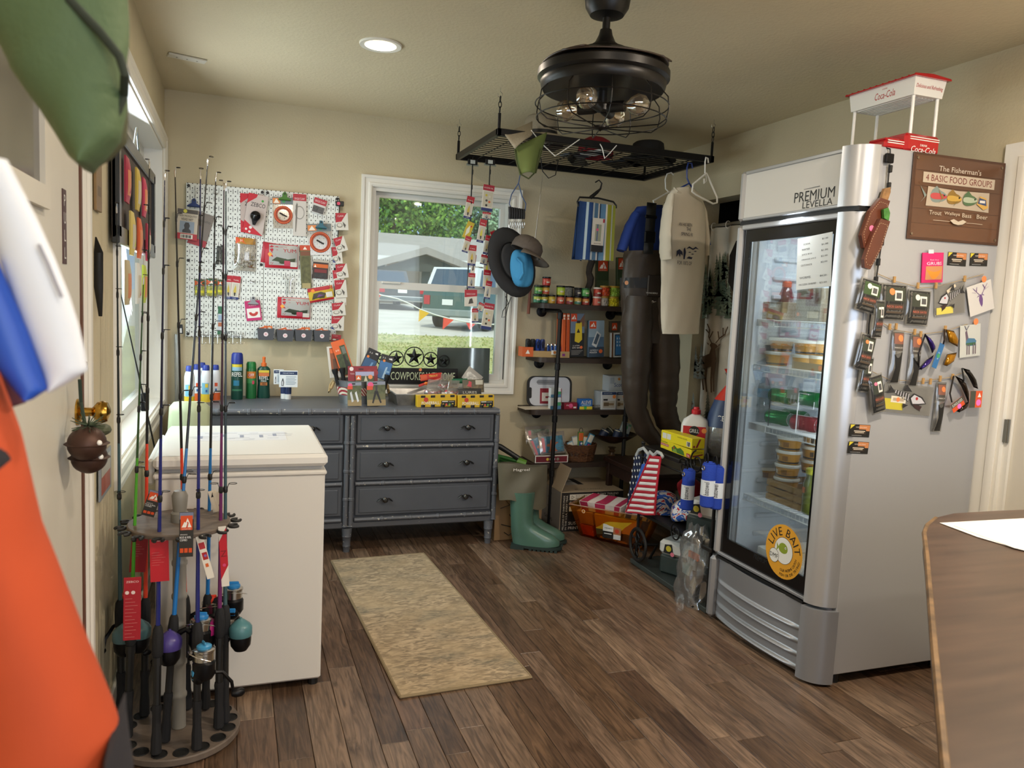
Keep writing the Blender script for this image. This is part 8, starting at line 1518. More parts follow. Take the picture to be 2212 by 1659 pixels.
# ---- clothes: lofted bodies hung on plastic hangers
def loft(rows,y,d,n=22,fold=.0,nf=5,close=True):
 vs=[]
 for k,(py,l,r,*dd)in enumerate(rows):
  yy=y+(dd[0]if dd else 0);a,b=at(l,py,y=yy),at(r,py,y=yy);c=(a+b)/2;h=(b-a)/2
  for i in range(n):
   q=2*PI*i/n;w=1+fold*math.sin(nf*q+k*.7);vs.append(c+h*(math.cos(q)*w)+Vector((0,d*math.sin(q)*w,0)))
 m=len(rows);fs=[(j*n+i,(j+1)*n+i,(j+1)*n+(i+1)%n,j*n+(i+1)%n)for j in range(m-1)for i in range(n)]
 if close:fs+=[tuple(range(n)),tuple(range((m-1)*n,m*n))[::-1]]
 return vs,fs
def dense(rows,k=4):
 out=[]
 for a,b in zip(rows,rows[1:]):out+=[tuple(p+(q-p)*i/k for p,q in zip(a,b))for i in range(k)]
 return out+[rows[-1]]
def pxtube(pts,y,m,flat=.6,n=12,k=4):
 P=dense([tuple(p)for p in pts],k);Q=[at(p[0],p[1],y=y)for p in P];R=[p[2]/1662*math.sqrt(q.x**2+q.y**2+.1)*(1+.035*math.sin(i*2.3))for i,(p,q)in enumerate(zip(P,Q))]
 return MB().tube(Q,R,m,n,flat=flat)
def ptube(pts,y,r,m):return MB().tube([at(*p,y=y)for p in pts],r,m,8)
YW=4.22;BRW=mt('#3a2f25',.5,n=(10,.12),b=(14,1.0));BLS=mt('#1f3a86',.85,n=(10,.06),b=(14,.6))
t=thing('blue_shirt','royal blue t-shirt hanging behind the brown waders','shirt',at(1400,450,y=YW));v,f=loft(dense([(446,1378,1432),(458,1366,1440),(500,1360,1446),(560,1358,1446),(640,1358,1446)]),YW+.07,.04,fold=.05);wb(MB().add(v,f,BLS),'body',t,smooth=60)
wb(pxtube([(1374,462,13),(1360,490,16),(1346,530,16),(1342,542,15)],YW+.06,BLS),'sleeve',t,smooth=60);wb(pxtube([(1500,470,13),(1518,495,14),(1529,530,9)],YW-.08,BLS),'sleeve',t,smooth=60)
wb(MB().add(*loft([(443,1398,1432),(450,1402,1428)],YW+.03,.02),mt('#172c68',.9)),'collar',t)
t=thing('chest_waders','dark brown chest waders with black straps hanging from the rack','waders',at(1400,545,y=YW))
v,f=loft(dense([(542,1352,1438),(560,1348,1440),(620,1344,1444),(660,1344,1452),(710,1343,1462),(740,1343,1466)]),YW,.085,30,.045,7);wb(MB().add(v,f,BRW),'bib',t,smooth=60)
wb(pxtube([(1380,640,30),(1376,700,34),(1374,780,32),(1372,840,28),(1374,885,23),(1392,925,21),(1418,955,15),(1428,966,8)],YW-.03,BRW,1.0),'leg',t,smooth=60)
wb(pxtube([(1424,640,30),(1430,700,35),(1434,780,34),(1434,840,31),(1433,880,27),(1442,910,25),(1462,938,18),(1470,950,10)],YW-.01,BRW,1.0),'leg',t,smooth=60)
for px,s in((1408,0),(1445,6)):
 P0_,P1_=at(px,438,y=YW-.05),at(px-8+s,548,y=YW-.10);w=.032;mb=MB();mb.grid(lambda u,v:P0_.lerp(P1_,v)+Vector(((u-.5)*w*2,0,0)),1,6,BLK);o=wb(mb,'strap',t);solid(o,.004);mb=MB();c=P0_.lerp(P1_,.68);mb.box(tuple(c+Vector((0,-.006,0))),(.075,.016,.07),BLKM,.006);mb.box(tuple(P0_.lerp(P1_,.28)+Vector((0,-.004,0))),(.08,.012,.02),BLKM,.004);wb(mb,'buckle',t,kind='stuff')
v,f=loft([(600,1343.5,1444),(622,1343,1445)],YW,.09,30,.045,7);wb(MB().add(v,f,BLK),'belt',t);c=at(1353,611,y=YW-.075);mb=MB();mb.lathe([(0,0),(.013,0)],mt('#f0b48a',.4),tuple(c+Vector((-.005,-.012,0))),14,-1);wb(mb,'price_dot',t,smooth=0)
c=at(1422,618,y=YW-.095);mb=MB();mb.box(tuple(c),(.15,.012,.13),mt('#2c231c',.6),.006);wb(mb,'chest_pocket',t);mb=MB();mb.text('WADERS',tuple(at(1408,633,y=YW-.103)),.009,WHT,(1,0,0),(0,0,1),.08);mb.text('fly',tuple(at(1410,652,y=YW-.103)),.014,WHT,(1,0,0),(0,0,1),.05,0,.4);wb(mb,'lettering',t,smooth=0)
YW2=3.92;CRM=mt('#d8cfbd',.85,n=(6,.03),b=(10,.5));t=thing('white_shirt','cream white t-shirt with a river fishing print hanging on a blue hanger','shirt',at(1475,420,y=YW2))
v,f=loft(dense([(406,1458,1490),(412,1450,1502),(424,1443,1513),(450,1437,1521),(500,1433,1523),(560,1429,1522),(640,1428,1515),(700,1430,1510),(721,1431,1507)]),YW2,.045,36,.03,9,True);bd=wb(MB().add(v,f,CRM),'body',t,smooth=60)
wb(pxtube([(1450,420,11),(1443,450,18),(1438,500,20),(1438,545,21),(1440,560,20)],YW2-.04,CRM,.45),'sleeve',t,smooth=60);wb(pxtube([(1508,424,9),(1518,460,13),(1524,510,13),(1526,552,11)],YW2+.03,CRM,.5),'sleeve',t,smooth=60)
mb=MB();mb.tube([at(*p,y=YW2-.035+yo)for p,yo in(((1456,406),.03),((1464,414),0),((1478,420),0),((1492,418),0),((1500,410),.03))],.006,CRM,6);wb(mb,'collar',t)
NV=mt('#23263f',.7);mb=MB();ux=(Vector((1,0,0)));tz=Vector((0,0,1))
def T(s,px,py,h,w):mb.text(s,tuple(at(px,py,y=YW2-.056)),h,NV,ux,tz,w)
T('AN HAS BEEN',1481,485,.019,.086);T('THE',1488,495,.019,.03);T('SPRING RI',1484,506,.019,.075);T("FOR 100'S OF",1479,568,.022,.096)
for pts in(((1461,555),(1462,542),(1468,538),(1474,544),(1475,552),(1470,548),(1469,556),(1466,548)),((1476,560),(1477,538),(1480,534),(1482,545),(1479,560)),((1482,538),(1489,532),(1497,537),(1503,533),(1510,539),(1503,537),(1497,540),(1489,536)),((1483,558),(1488,554),(1496,556),(1494,560))):mb.poly([tuple(at(*p,y=YW2-.057))for p in pts],NV)
for a,b in((1486,545),(1498,543),(1492,549)):mb.poly([tuple(at(a+dx,b+dy,y=YW2-.057))for dx,dy in((0,0),(4,-1.2),(8,0),(4,1.2))],NV)
wb(mb,'shirt_print',t,smooth=0,kind='stuff')
for l,c,y,segs in(('white plastic hanger with the blue shirt',WHT,YW+.04,(((1455,378),(1450,373),(1441,376),(1437,388),(1438,408),(1446,416)),((1413,440),(1411,434),(1446,414),(1475,440)))),('blue plastic hanger inside the cream t-shirt',mt('#25408f',.4),YW2,(((1496,364),(1494,353),(1487,352),(1484,362),(1484,385),(1489,396)),((1462,416),(1470,406),(1489,396),(1502,416)))),('empty white plastic hanger at the right of the rack',WHT,YW2-.08,(((1530,352),(1529,342),(1525,340),(1523,350),(1523,374)),((1526,374),(1497,398),(1495,414),(1504,421),(1540,440),(1549,438),(1549,426),(1526,374),(1525,392),(1521,396),(1521,386))))):
 t=thing('coat_hanger',l,'hanger',at(*segs[0][0],y=y),group='plastic hangers on the ceiling rack');wb(ptube(segs[0],y,.0045,c),'hook',t);wb(ptube(segs[1],y,.0055,c),'bar',t)
 # ---- curtain across the closet
def cur_mat():
 M=bpy.data.materials.new('printed_curtain');M.use_nodes=True;N,L=M.node_tree.nodes,M.node_tree.links;P=N['Principled BSDF'];tc=N.new('ShaderNodeTexCoord');n=N.new('ShaderNodeTexNoise');n.inputs['Scale'].default_value=3;n.inputs['Detail'].default_value=6;L.new(tc.outputs['Object'],n.inputs['Vector']);r=N.new('ShaderNodeValToRGB');e=r.color_ramp.elements;e[0].position=.38;e[0].color=(*rgb('#c4beb0'),1);e[1].position=.6;e[1].color=(*rgb('#e8dfd2'),1);L.new(n.outputs['Fac'],r.inputs['Fac']);L.new(r.outputs['Color'],P.inputs['Base Color']);P.inputs['Roughness'].default_value=.9;return M
XC=2.93;t=thing('curtain','curtain printed with a snowy forest and a deer hanging across the closet','curtain',(XC,3.7,2.0));o=wb(MB().grid(lambda u,v:(XC+.020*math.sin(u*52)*(.4+.6*v),3.06+1.34*u,1.985-1.75*v),120,12,cur_mat()),'cloth',t,smooth=70)
wb(MB().tube([(XC,3.02,2.0),(XC,4.43,2.0)],.011,mt('#9a958a',.35,.6),10),'rod',t)
for i in range(9):y=3.12+.155*i;wb(MB().tube([(XC+.018*math.cos(2*PI*k/12),y,1.995+.024*math.sin(2*PI*k/12))for k in range(12)],.003,WHT,5,True),'ring',t)
mb=MB();XP=XC-.028;r3=random.Random(11)
def tree(px,py,h,c):
 for k in range(9):w=h*.05+h*.26*(k/8)*(.7+.6*r3.random());yy=py-h+h*k/9;mb.poly([tuple(at(*p,x=XP))for p in((px,yy-h*.07),(px+w*.5,yy+h*.1),(px-w*.5,yy+h*.1))],c)
GT=[mt(c,.9)for c in('#4f5f50','#5f6c58','#6f7864')]
for i in range(22):tree(1518+r3.random()*75,640+r3.random()*50,34+r3.random()*50,GT[i%3])
for i in range(9):tree(1540+r3.random()*40,585+r3.random()*25,26+r3.random()*30,GT[2])
for i in range(9):tree(1480+r3.random()*95,905+r3.random()*25,30+r3.random()*35,mt('#8a918a',.9))
for i in range(8):tree(1470+r3.random()*45,800+r3.random()*30,40+r3.random()*40,mt('#77786f',.9))
DB=mt('#5a4634',.9)
for pts in(((1512,786),(1518,770),(1532,764),(1536,752),(1533,745),(1537,740),(1545,742),(1551,748),(1545,754),(1547,775),(1543,790),(1520,796)),((1514,790),(1519,790),(1519,820),(1521,842),(1518,843),(1515,820)),((1523,792),(1528,792),(1526,820),(1528,846),(1525,847),(1522,820)),((1536,788),(1541,788),(1538,820),(1538,848),(1535,848),(1534,820)),((1541,786),(1546,780),(1543,815),(1543,846),(1540,846),(1539,815)),((1531,742),(1526,739),(1530,746)),((1552,744),(1557,743),(1551,749)),((1474,905),(1480,872),(1496,866),(1500,880),(1490,905))):mb.poly([tuple(at(*p,x=XP))for p in pts],DB)
for pts in(((1537,741),(1531,728),(1533,712),(1528,700)),((1532,720),(1525,712)),((1546,741),(1555,730),(1566,722),(1572,706)),((1562,725),(1562,708)),((1553,732),(1551,716)),((1533,730),(1540,716))):mb.tube([at(*p,x=XP)for p in pts],.0045,DB,4)
wb(mb,'forest_print',t,smooth=0,kind='stuff')
t=thing('dark_garment','dark garment hanging at the edge of the closet curtain','garment',at(1580,560,x=2.7));wb(MB().add([tuple(at(*p,x=2.74))for p in((1590,520),(1576,552),(1573,610),(1584,632),(1600,640),(1600,520))]+[tuple(at(*p,x=2.80))for p in((1590,520),(1576,552),(1573,610),(1584,632),(1600,640),(1600,520))],[(0,1,2,3,4,5),(11,10,9,8,7,6)]+[(i,6+i,6+(i+1)%6,(i+1)%6)for i in range(6)],mt('#1c1715',.95)),'cloth',t)
# ==== ceiling fan
FC=Vector((1.19,2.5,0));FB=mt('#1c1a18',.38,.35);t=thing('ceiling_fan','black caged ceiling fan with clear globe bulbs and folded blades','ceiling fan',(1.19,2.5,ZC));z_=lambda z:z-ZC
def fl_(prof,nm,m=FB,n=40):return MB().lathe([(r,z_(z))for r,z in prof],m,n=n,caps=False).build(nm,t,40)
fl_([(.078,ZC),(.080,2.49),(.074,2.45),(.058,2.425),(.03,2.418),(0,2.418)],'canopy');fl_([(.0135,2.42),(.0135,2.36)],'downrod',n=14)
fl_([(0,2.378),(.020,2.378),(.024,2.36),(.036,2.335),(.050,2.325),(.052,2.321),(.082,2.310),(.085,2.305),(.112,2.292),(.115,2.287),(.16,2.278),(.19,2.262),(.0,2.262)],'motor_cover')
fl_([(0,2.25),(.19,2.248),(.20,2.245),(.219,2.243),(.228,2.235),(.228,2.212),(.216,2.204),(.218,2.20),(.214,2.180),(.208,2.172),(0,2.172)],'drum')
for k in range(4):
 a0=PI*k/2+.5;mb=MB();mb.grid(lambda u,v:((.10+.135*v-.02*math.sin(PI*u))*math.cos(a0+1.9*u),(.10+.135*v-.02*math.sin(PI*u))*math.sin(a0+1.9*u),z_(2.270+.006*u-.024*v*v+.002*k)),16,5,mt('#3a2c22',.4));o=mb.build('blade',t,60);solid(o,.005)
mb=MB();CG=mt('#1b1816',.4,.6)
for k in range(10):a=2*PI*k/10;mb.tube([(r*math.cos(a),r*math.sin(a),z_(z))for r,z in((.205,2.172),(.226,2.15),(.232,2.11),(.224,2.075),(.20,2.058),(.10,2.052),(.02,2.050))],.0022,CG,5)
for r,z in((.231,2.125),(.225,2.077)):mb.tube([(r*math.cos(2*PI*i/40),r*math.sin(2*PI*i/40),z_(z))for i in range(40)],.0022,CG,5,True)
mb.lathe([(0,z_(2.056)),(.03,z_(2.054)),(.03,z_(2.048)),(.008,z_(2.044)),(0,z_(2.038))],CG,n=12);mb.build('cage',t,kind='stuff')
fl_([(.018,2.175),(.018,2.13),(.030,2.128),(.030,2.108),(0,2.106)],'light_stem',n=14);BG2=film('#f6ecd8',.5,.03,.02,'bulb_glass')
for k in range(4):
 a=PI*k/2+.75;M=Matrix.Translation((0,0,z_(2.118)))@Matrix.Rotation(a,4,'Z');mb=MB(M=M);mb.lathe([(.016,.02),(.019,.03),(.019,.085),(.0,.085)],FB,n=14,ax=0);s=mb.build('socket',t)
 mb=MB(M=M);mb.lathe([(.011,.084),(.014,.095),(.03,.112),(.0375,.135),(.030,.158),(.012,.170),(0,.172)],BG2,n=18,ax=0);mb.build('bulb',s);mb=MB(M=M);mb.tube([(.09,.004,0),(.12,.01,.008),(.135,0,0),(.12,-.01,-.008),(.09,-.004,0)],.0018,mt('#d8a24a',.3,.8),5);mb.build('filament',s)
 # ==== counter, left wall, door bells
WD=mt('#4a392d',.35,n=(3.2,.3),sx=(1.2,9,1));pts=[at(*p,z=.92)for p in((2056,1700),(2045,1659),(2020,1400),(2003,1200),(1997,1150),(2003,1133),(2022,1118),(2060,1109),(2140,1104),(2260,1099))];pts=[(p.x,p.y)for p in pts]+[(2.85,1.5),(2.85,.45)]
t=thing('counter','dark wooden counter with a worn rounded corner at the right','counter',(1.9,1.0,0));mb=MB();mb.prism(pts[::-1],.05,WD,2,.87);wb(mb,'countertop',t,smooth=30)
mb=MB();mb.tube([(x,y,.917)for x,y in pts[:7]],.006,mt('#6f5638',.5,n=(30,.5)),6);wb(mb,'worn_edge',t);wb(MB().bx(1.95,2.84,.5,1.42,0,.87,mt('#4a3a2e',.6)),'base',t)
for i,ps in enumerate((((2030,1130),(2400,1110),(2400,1222),(2205,1188),(2110,1160)),((2060,1136),(2420,1118),(2420,1240),(2190,1184)))):
 P=[at(*p,z=.9215+.0012*i)for p in ps];t=thing('paper_sheet',['lower printed paper sheet on the counter','upper printed paper sheet on the counter'][i],'paper',P[0],group='paper sheets on the counter');mb=MB();mb.prism([(p.x-P[0].x,p.y-P[0].y)for p in P][::-1],.001,mt('#e3ddd8',.6),2);mb.build('sheet',t,0)
XW=XL+.001
def lw(name,label,cat,p,base,it=(),off=.02,th=.004,**kw):return pxcard(name,label,cat,p,dict(x=XL+off),base,it,th,**kw)
q=at(260,450,x=XL+.02);t=thing('lure_display','framed dark wood board of lure packs hanging in the left window','display board',(XL+.02,3.3,1.75));y0,y1=at(232,420,x=XL).y,at(318,470,x=XL).y;z0,z1=at(318,548,x=XL).z,at(318,380,x=XL).z;y1=min(y1,4.5)
wb(MB().bx(XL+.012,XL+.022,y0,y1,z0,z1,mt('#3f332a',.6,n=(6,.3),sx=(1,9,.6))),'board',t)
for a in((y0,y0+.05,z0,z1),(y1-.05,y1,z0,z1),(y0,y1,z0-.02,z0+.04),(y0,y1,z1-.04,z1+.01)):wb(MB().bx(XL+.010,XL+.034,*a,mt('#3a3d42',.25,.3),.004),'frame_bar',t)
wb(MB().tube([(XL+.02,(y0+y1)/2+.1*s,z1+.10*(1-abs(s)))for s in(-1,-.5,0,.5,1)],.004,CHR,6),'hanging_hook',t)
r2=random.Random(6);cols=['#b0304a','#c9b04a','#c03a5a','#d8c46a','#d8602a','#a82a44','#c8b890','#e0e0da','#b8c83a','#6a2a24','#22304a','#d8803a']
for i in range(9):
 row=i//3;y=y0+.16+(y1-y0-.35)*((i%3)+.35*(row%2))/3.2;zc=z1-.15-.17*row;o=card('lure_pack',['first','second','third'][i%3]+' lure pack from the door on the '+['top','middle','bottom'][row]+' row of the window board','pack',frame((XL+.036+.004*(i%2),y,zc),(0,1,0),(0,0,1)),.085,.15,cols[i],[('r',.1,.15,.9,.7,'#c9bfa8'if i%2 else '#d88a5a'),('p',[(.3,.2),(.5,.6),(.7,.2)],cols[(i+5)%12])],.006,bulge=.01,group='lure packs on the window board')
for p,l,c in((((205,345),(217,352),(205,455)),'narrow tan wooden sign on the wall between door and window','#8a6f4a'),(((214,872),(224,870),(213,985)),'pale paper notice on the wall beside the window','#c9c6bc')):lw('wall_sign',l,'sign',p,c,[('r',.2,.3,.8,.5,'#6a5436')],.006,.008)
t=thing('fly_swatter','slim dark hanging tool on the wall between door and window','tool',at(211,600,x=XL+.012));O=t.location;mb=MB();mb.tube([at(*p,x=XL+.012)-O for p in((207,512),(213,545),(213,620),(217,683))],[.002,.012,.012,.005],BLK,8,flat=.4);mb.build('blade',t)
t=thing('sleigh_bells','brown rusty bells with greenery hanging from the brass door knob','bells',at(192,960,x=-.33));O=t.location;BN=mt('#4a332a',.5,.5,n=(20,.2))
for px,py,R in((188,958,33),(193,988,31)):c=at(px,py,x=-.32)-O;r=R/1662*2.35;mb=MB();mb.ball(c,(r*.9,r,r*.86),BN,18,12);mb.lathe([(r*.9,c.z-.004),(r*1.04,c.z),(r*.9,c.z+.004)],BN,(c.x,c.y,0),18,caps=False);b=mb.build('bell',t);mb=MB();mb.ball(c+Vector((r*.62,-r*.62,.006)),.007,WHT,8,6);mb.build('slot',b)
mb=MB()
for i in range(30):a=r2.uniform(0,2*PI);p=at(190,920,x=-.32)-O;e=p+Vector((.035*math.cos(a),.05*math.sin(a),r2.uniform(-.02,.03)));mb.tube([p,e],[.002,.0008],mt('#3a4a34',.7),4)
mb.build('sprig',t,kind='stuff');c=at(222,928,x=-.30)-O;mb=MB();mb.ball(c,(.02,.03,.014),mt('#4a4f3a',.5),10,6);mb.build('leaf',t);mb=MB();mb.tube([at(172,820,x=-.345)-O,at(175,870,x=-.345)-O,at(188,940,x=-.32)-O],.004,mt('#2a3a30',.8),6);mb.build('ribbon',t)
pxcard('picture_print','small coloured print below the window sill beside the door','print',((214,990),(238,960),(214,1088)),dict(x=XL+.008),'#8a8f96',[('r',.1,.1,.9,.5,'#a8584a'),('r',.1,.5,.9,.9,'#b8b4aa')],.006)
# ==== things hanging close to the lens on a wall rail by the door
t=thing('peg_rail','wall rail with pegs holding hats beside the entrance door','rail',(XL,.7,1.78));wb(MB().bx(XL+.001,XL+.02,.35,1.1,1.74,1.80,TRIM,.004),'rail',t)
for y in(.45,.62,.8):wb(MB().cyl((XL+.02,y,1.77),.008,.11,TRIM,10,0),'peg',t)
def hang(name,label,cat,rows,y,d,m,fold=.02,nf=4):t=thing(name,label,cat,at(rows[0][1],rows[0][0],y=y));v,f=loft(dense(rows),y,d,40,fold,nf);wb(MB().add(v,f,m),'cloth',t,smooth=80);return t
GF=mt('#4f6340',.7,n=(5,.1),b=(150,.25));y=.74
t=hang('flap_hat','green fabric hat flap with a dark seam hanging close at the upper left','hat',[(-160,-160,268),(-60,-90,276),(0,-45,277),(100,3,277),(150,22,276),(240,90,272),(300,125,262),(340,152,226),(362,176,196)],y,.035,GF)
wb(MB().tube([at(*p,y=y-.034)for p in((138,-40),(150,0),(215,68),(258,122),(270,160))]+[at(*p,y=y-.012)for p in((268,205),(248,255),(205,312),(168,352))],.0035,mt('#2c3428',.8),8),'seam',t)
wb(MB().add(*loft(dense([(200,268,276),(260,245,277),(310,200,274),(345,172,240),(366,180,200)]),y+.03,.01),mt('#4a4a30',.8)),'under_flap',t,smooth=70)
BW=mt('#dfe3ea',.45);y=.62
t=hang('sun_visor','white curved visor brim with a blue edge hanging close at the left','visor',[(345,-60,16),(400,-40,44),(480,-20,84),(560,0,120),(640,28,151),(700,50,170),(760,74,184),(800,90,190),(828,100,146),(845,106,114)],y,.012,BW,0)
wb(MB().add(*loft(dense([(560,-80,-6),(640,-60,28),(720,-40,62),(790,-10,86),(840,28,104),(862,52,72)]),y-.008,.012),mt('#2352b8',.4)),'blue_edge',t,smooth=70);wb(MB().tube([at(*p,y=y-.0135)for p in((84,528),(104,570),(120,610),(134,642))],.0012,mt('#9a9aa4',.6),5),'slit',t)
y=.60;OR=mt('#b8461c',.8,n=(4,.12));t=hang('orange_shirt','bright orange shirt with black stripes hanging close at the lower left','shirt',[(800,-90,-30),(870,-80,-2),(950,-80,32),(1040,-80,58),(1150,-80,84),(1300,-80,148),(1450,-80,212),(1560,-80,252),(1659,-80,275),(1800,-80,300)],y,.05,OR,.015)
for rows in([(955,-80,26),(985,-80,36),(1000,-80,34),(1020,-80,8)],[(1570,244,258),(1600,232,264),(1640,226,272),(1700,220,284)]):wb(MB().add(*loft(dense(rows),y-.004,.0515,40),mt('#1c1a22',.8)),'stripe',t)
t=hang('maroon_cloth','dark maroon cloth behind the white visor','cloth',[(740,-60,10),(800,-60,40),(850,-60,60),(870,-60,55),(882,-60,20)],.66,.012,mt('#5a3038',.8))
# ==== outside the windows
GZ=lambda y:-.39+.0484*min(y,34)
LAWN=mt('#a8a568',.95,n=(1.4,.25));GRV=mt('#c9c2b6',.95,n=(1.2,.1))
def slab(name,x0,x1,y0,y1,m):
 mb=MB();mb.add([(x0,y0,GZ(y0)),(x1,y0,GZ(y0)),(x1,y1,GZ(y1)),(x0,y1,GZ(y1))],[(0,1,2,3)],m);struct(name,mb)
slab('ground_lawn',-40,50,5.1,19.5,LAWN);slab('ground_lot',-60,80,19.5,34,GRV);slab('ground_far',-60,80,34,90,GRV)
mb=MB();r7=random.Random(7)
for i in range(5200):
 y=9+10.6*r7.random()**.8;x=.16*y-2.2+r7.random()*(.28*y+3);h=r7.uniform(.015,.045);a=r7.uniform(0,PI);w=.03;z=GZ(y);mb.add([(x-w*math.cos(a),y-w*math.sin(a),z),(x+w*math.cos(a),y+w*math.sin(a),z),(x+r7.uniform(-.03,.03),y,z+h)],[(0,1,2)],mt(('#96a35c','#b3ad74','#a3ad66')[i%3],.9))
o=mb.build('grass',None,0,kind='stuff');tag(o,'short patchy summer grass outside the back window','grass')
for i in range(9):
 o=card('fence_board',['first','second','third','fourth','fifth','sixth','seventh','eighth','ninth'][i]+' yellow wood board outside the left window, counted from the door','board',frame((-1.25,3.2+.62*i,1.1),(0,1,0),(0,0,1)),.6,2.0,('#d8b676','#cda968','#e0c288')[i%3],[],.03,group='yellow boards outside the left window')
def px3(px,py,y):p=at(px,py,y=y);return p
# motel
YM=42;a,b=px3(740,600,YM),px3(1200,600,YM);g=GZ(YM);t=thing('motel_building','long low tan building with a pale roof across the lot','building',((a.x+b.x)/2,YM,g));ez,rz_=px3(900,556,YM).z,px3(900,505,YM+4).z;EXT=mt('#b7a68a',.9);ROOF=mt('#a39c95',.9,n=(2,.06));WF=mt('#e6e6e2',.6)
wb(MB().bx(a.x-2,b.x,YM,YM+8,g,ez,EXT),'wall',t);wb(MB().add([(a.x-3,YM-1.2,ez-.1),(b.x,YM-1.2,ez-.1),(b.x,YM+5,rz_),(a.x-3,YM+5,rz_)],[(0,1,2,3)],ROOF),'roof',t);wb(MB().bx(a.x-3,b.x,YM-1.25,YM-1.15,ez-.35,ez-.08,WF),'fascia',t)
YG=37;L_,R_2,AP=px3(800,566,YG),px3(1035,578,YG),px3(922,533,YG);wb(MB().prism([(L_.x,L_.z),(AP.x,AP.z),(R_2.x,R_2.z),(R_2.x,R_2.z-.3),(AP.x,AP.z-.35),(L_.x,L_.z-.3)],5.5,ROOF,1,YG),'gable_roof',t,smooth=0);wb(MB().prism([(L_.x+.3,L_.z-.32),(AP.x,AP.z-.36),(R_2.x-.3,R_2.z-.32)],.1,mt('#4a504c',.9,n=(2,.2)),1,YG+.3),'gable',t,smooth=0)  # gable's dark grey is the roof's shade put into its colour
for px,w,z0,z1 in((818,26,608,572),(920,20,622,578),(945,16,612,585),(1060,30,612,578)):
 c0,c1=px3(px-w/2,z0,YM-.1),px3(px+w/2,z1,YM-.1);f=wb(MB().bx(c0.x-.12,c1.x+.12,YM-.1,YM-.02,c0.z-.12,c1.z+.12,WF),'window',t,smooth=0);wb(MB().bx(c0.x,c1.x,YM-.14,YM-.1,c0.z,c1.z,mt('#5f7a80',.1)),'pane',f,smooth=0)
wb(MB().tube([px3(864,566,YM-.6),px3(862,574,YM-.4),px3(855,590,YM-.15),px3(854,606,YM-.15)],.07,WF,6),'downpipe',t)
# cars
def car(name,label,px,py,y,rz,L,W,H,col,kind):
 q=at(px,py,y=y);g=GZ(y);t=thing(name,label,'car',(q.x+L/2*math.cos(rz),y+L/2*math.sin(rz),g),rz);C=mt(col,.2,.3,cc=.8);GL=mt('#3a4f62',.05,.3,cc=1);h0=.36*H/1.75;suv=kind=='suv'
 body=[(-L/2,h0),(L/2,h0),(L/2,h0+.38),(L/2-.1,h0+.62),(L/2-1.15,h0+.70),(-L/2+.05,h0+.70 if not suv else h0+.72),(-L/2,h0+.6)]
 MB().prism(body,W,C,1,-W/2).build('body',t,20)
 roof=[(-L/2+.05,h0+.70),(L/2-1.2,h0+.68),(L/2-1.9,H),(-L/2+.35,H)]if suv else[(-.2,h0+.68),(L/2-1.3,h0+.68),(L/2-2.0,H),(.1,H)]
 mb=MB();k=.86;n=4;vs=[(x,-W/2*(k if z>h0+.8 else .97),z)for x,z in roof]+[(x,W/2*(k if z>h0+.8 else .97),z)for x,z in roof];mb.add(vs,[(0,1,2,3),(7,6,5,4),(0,3,7,4),(1,5,6,2),(3,2,6,7)],mt('#e4e8ea',.25,cc=.6)if suv else C);mb.build('cabin',t,20)
 ctr=Vector((sum(p[0]for p in roof)/4,0,sum(p[1]for p in roof)/4))
 for nm,q4 in(('rear_window',(0,3,7,4)),('windscreen',(1,5,6,2)),('side_window',(0,1,2,3)),('side_window',(4,7,6,5))):
  P=[Vector(vs[i])for i in q4];c=sum(P,Vector())/4;nn=(P[1]-P[0]).cross(P[2]-P[0]).normalized();nn=nn if nn.dot(c-ctr)>0 else-nn;Q=[c+(p-c)*.84+nn*.012 for p in P];MB().poly(Q,GL).build(nm,t,0)
 for sx in(-L/2+.85,L/2-.85):
  for sy in(-1,1):MB().lathe([(0,-.11),(.2,-.11),(.33,-.10),(.35,-.06),(.35,.06),(.33,.10),(.2,.11),(0,.11)],BLK,(sx,sy*(W/2-.10),.35),20,1).build('wheel',t)
 xr=-L/2-.01;mb=MB();mb.bx(xr-.06,xr+.10,-W/2+.02,W/2-.02,h0+.02,h0+.22,mt('#8a948f',.4)if suv else CHR,.03);mb.build('bumper',t)
 for s in(-1,1):MB().bx(xr-.01,xr+.02,s*(W/2-.16)-.10,s*(W/2-.16)+.10,h0+.34,h0+.6,mt('#c03038',.2)).build('tail_light',t)
 pl=MB();pl.bx(xr-.015,xr+.0,-.18,.18,h0+.34,h0+.5,WHT);pl.build('number_plate',t,0);return t
car('suv','white topped dark green sport utility car parked outside, tail to the window',965,713,21.4,math.radians(42),4.5,1.75,1.8,'#3f5f58','suv')
car('pickup_truck','dark pickup truck parked outside behind the bunting, tail to the window',868,668,29.5,math.radians(92),5.4,1.9,1.62,'#5a5a5c','truck')
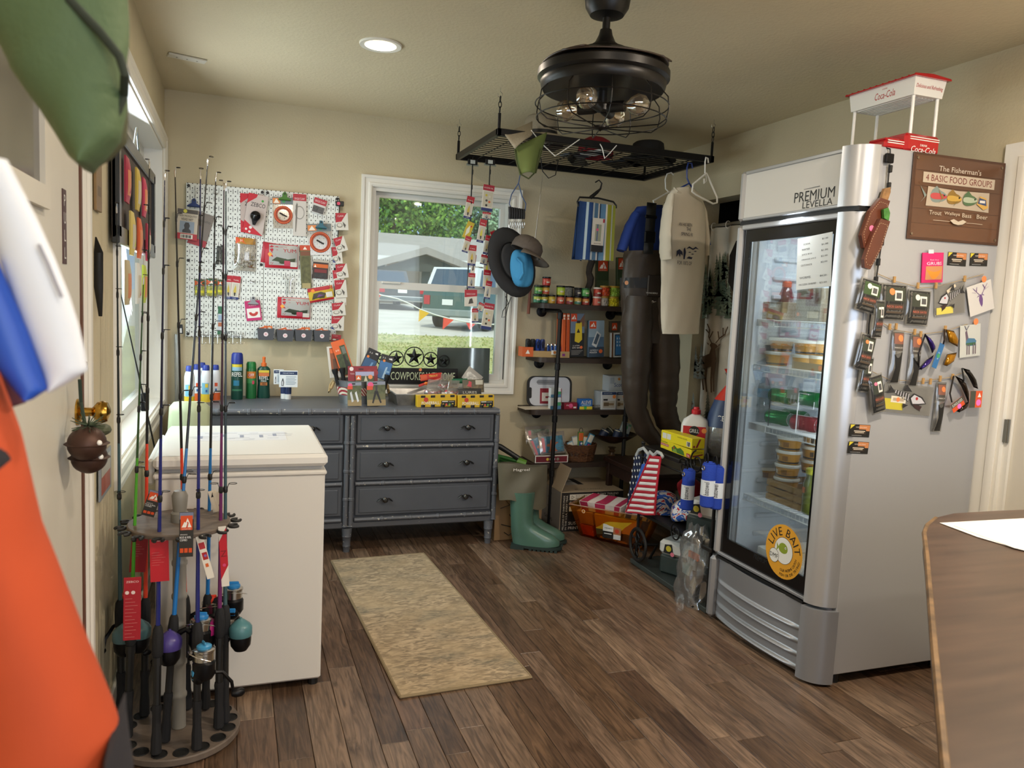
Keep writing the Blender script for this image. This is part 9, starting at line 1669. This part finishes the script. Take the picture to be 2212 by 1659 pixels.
# bunting
YB2=14.5;t=thing('bunting','string of yellow and orange pennant flags outside the back window','bunting',px3(860,655,YB2));O=t.location;line=[(795,628),(826,638),(858,645),(885,656),(905,667),(940,680),(966,687),(1000,694),(1045,700),(1100,702)]
mb=MB();mb.tube([px3(*p,YB2)-O for p in line],.012,WHT,5);mb.build('string',t)
for p,c in((((809,632),(824,637),(816,646)),'#e8452f'),(((906,667),(928,676),(904,695)),'#e8b51c'),(((958,685),(980,691),(956,712)),'#e8452f'),(((1007,697),(1027,700),(1014,712)),'#e8452f')):o=MB().poly([px3(*q,YB2)-O for q in p],mt(c,.7)).build('pennant',t,0);solid(o,.01)
# trees
for i,(px,py,y,R,l,c)in enumerate(((850,455,56,4.6,'large light green tree over the building roof, left in the window',('#6f9a3a','#8fb84a','#4f7a34')),(920,470,58,4.0,'light green tree to the right of the large one',('#6a9440','#88ae50','#4a7238')),(1000,492,66,3.4,'bluish green tree behind the hanging lure cards',('#6f8f6a','#8aa884','#567556')),(1075,525,64,2.6,'pale green tree at the right side of the window',('#7f9f78','#98b490','#63805f')),(770,470,60,4.2,'green tree at the left edge of the window',('#6a9440','#88ae50','#4a7238')))):
 q=px3(px,py,y);t=thing('leafy_tree',l,'tree',(q.x,y,GZ(y)),group='trees beyond the building');H=q.z-GZ(y);rr=random.Random(i);MB().tube([(0,0,0),(.1,0,H*.6),(0,0,H)],[.35,.22,.08],mt('#5a4a3c',.9),8).build('trunk',t)
 mb=MB();ms=[mt(k,.8)for k in c];blobs=[(Vector((rr.uniform(-.75,.75)*R,rr.uniform(-.5,.5)*R,H+rr.uniform(-.6,.62)*R)),R*rr.uniform(.28,.5))for _ in range(26)]
 for k in range(5200):
  b,br=blobs[k%26];v=Vector((rr.gauss(0,1),rr.gauss(0,1),rr.gauss(0,1))).normalized();p=b+v*br*rr.uniform(.75,1.05);s=rr.uniform(.10,.22);u=v.cross(Vector((rr.uniform(-1,1),rr.uniform(-1,1),rr.uniform(-1,1)))).normalized()*s;w=(v+Vector((rr.uniform(-.7,.7),rr.uniform(-.7,.7),.5))).cross(u).normalized()*s*.6
  mb.add([p-u,p+w,p+u,p-w],[(0,1,2,3)],ms[k%3])
 mb.build('leaves',t,0,kind='stuff')
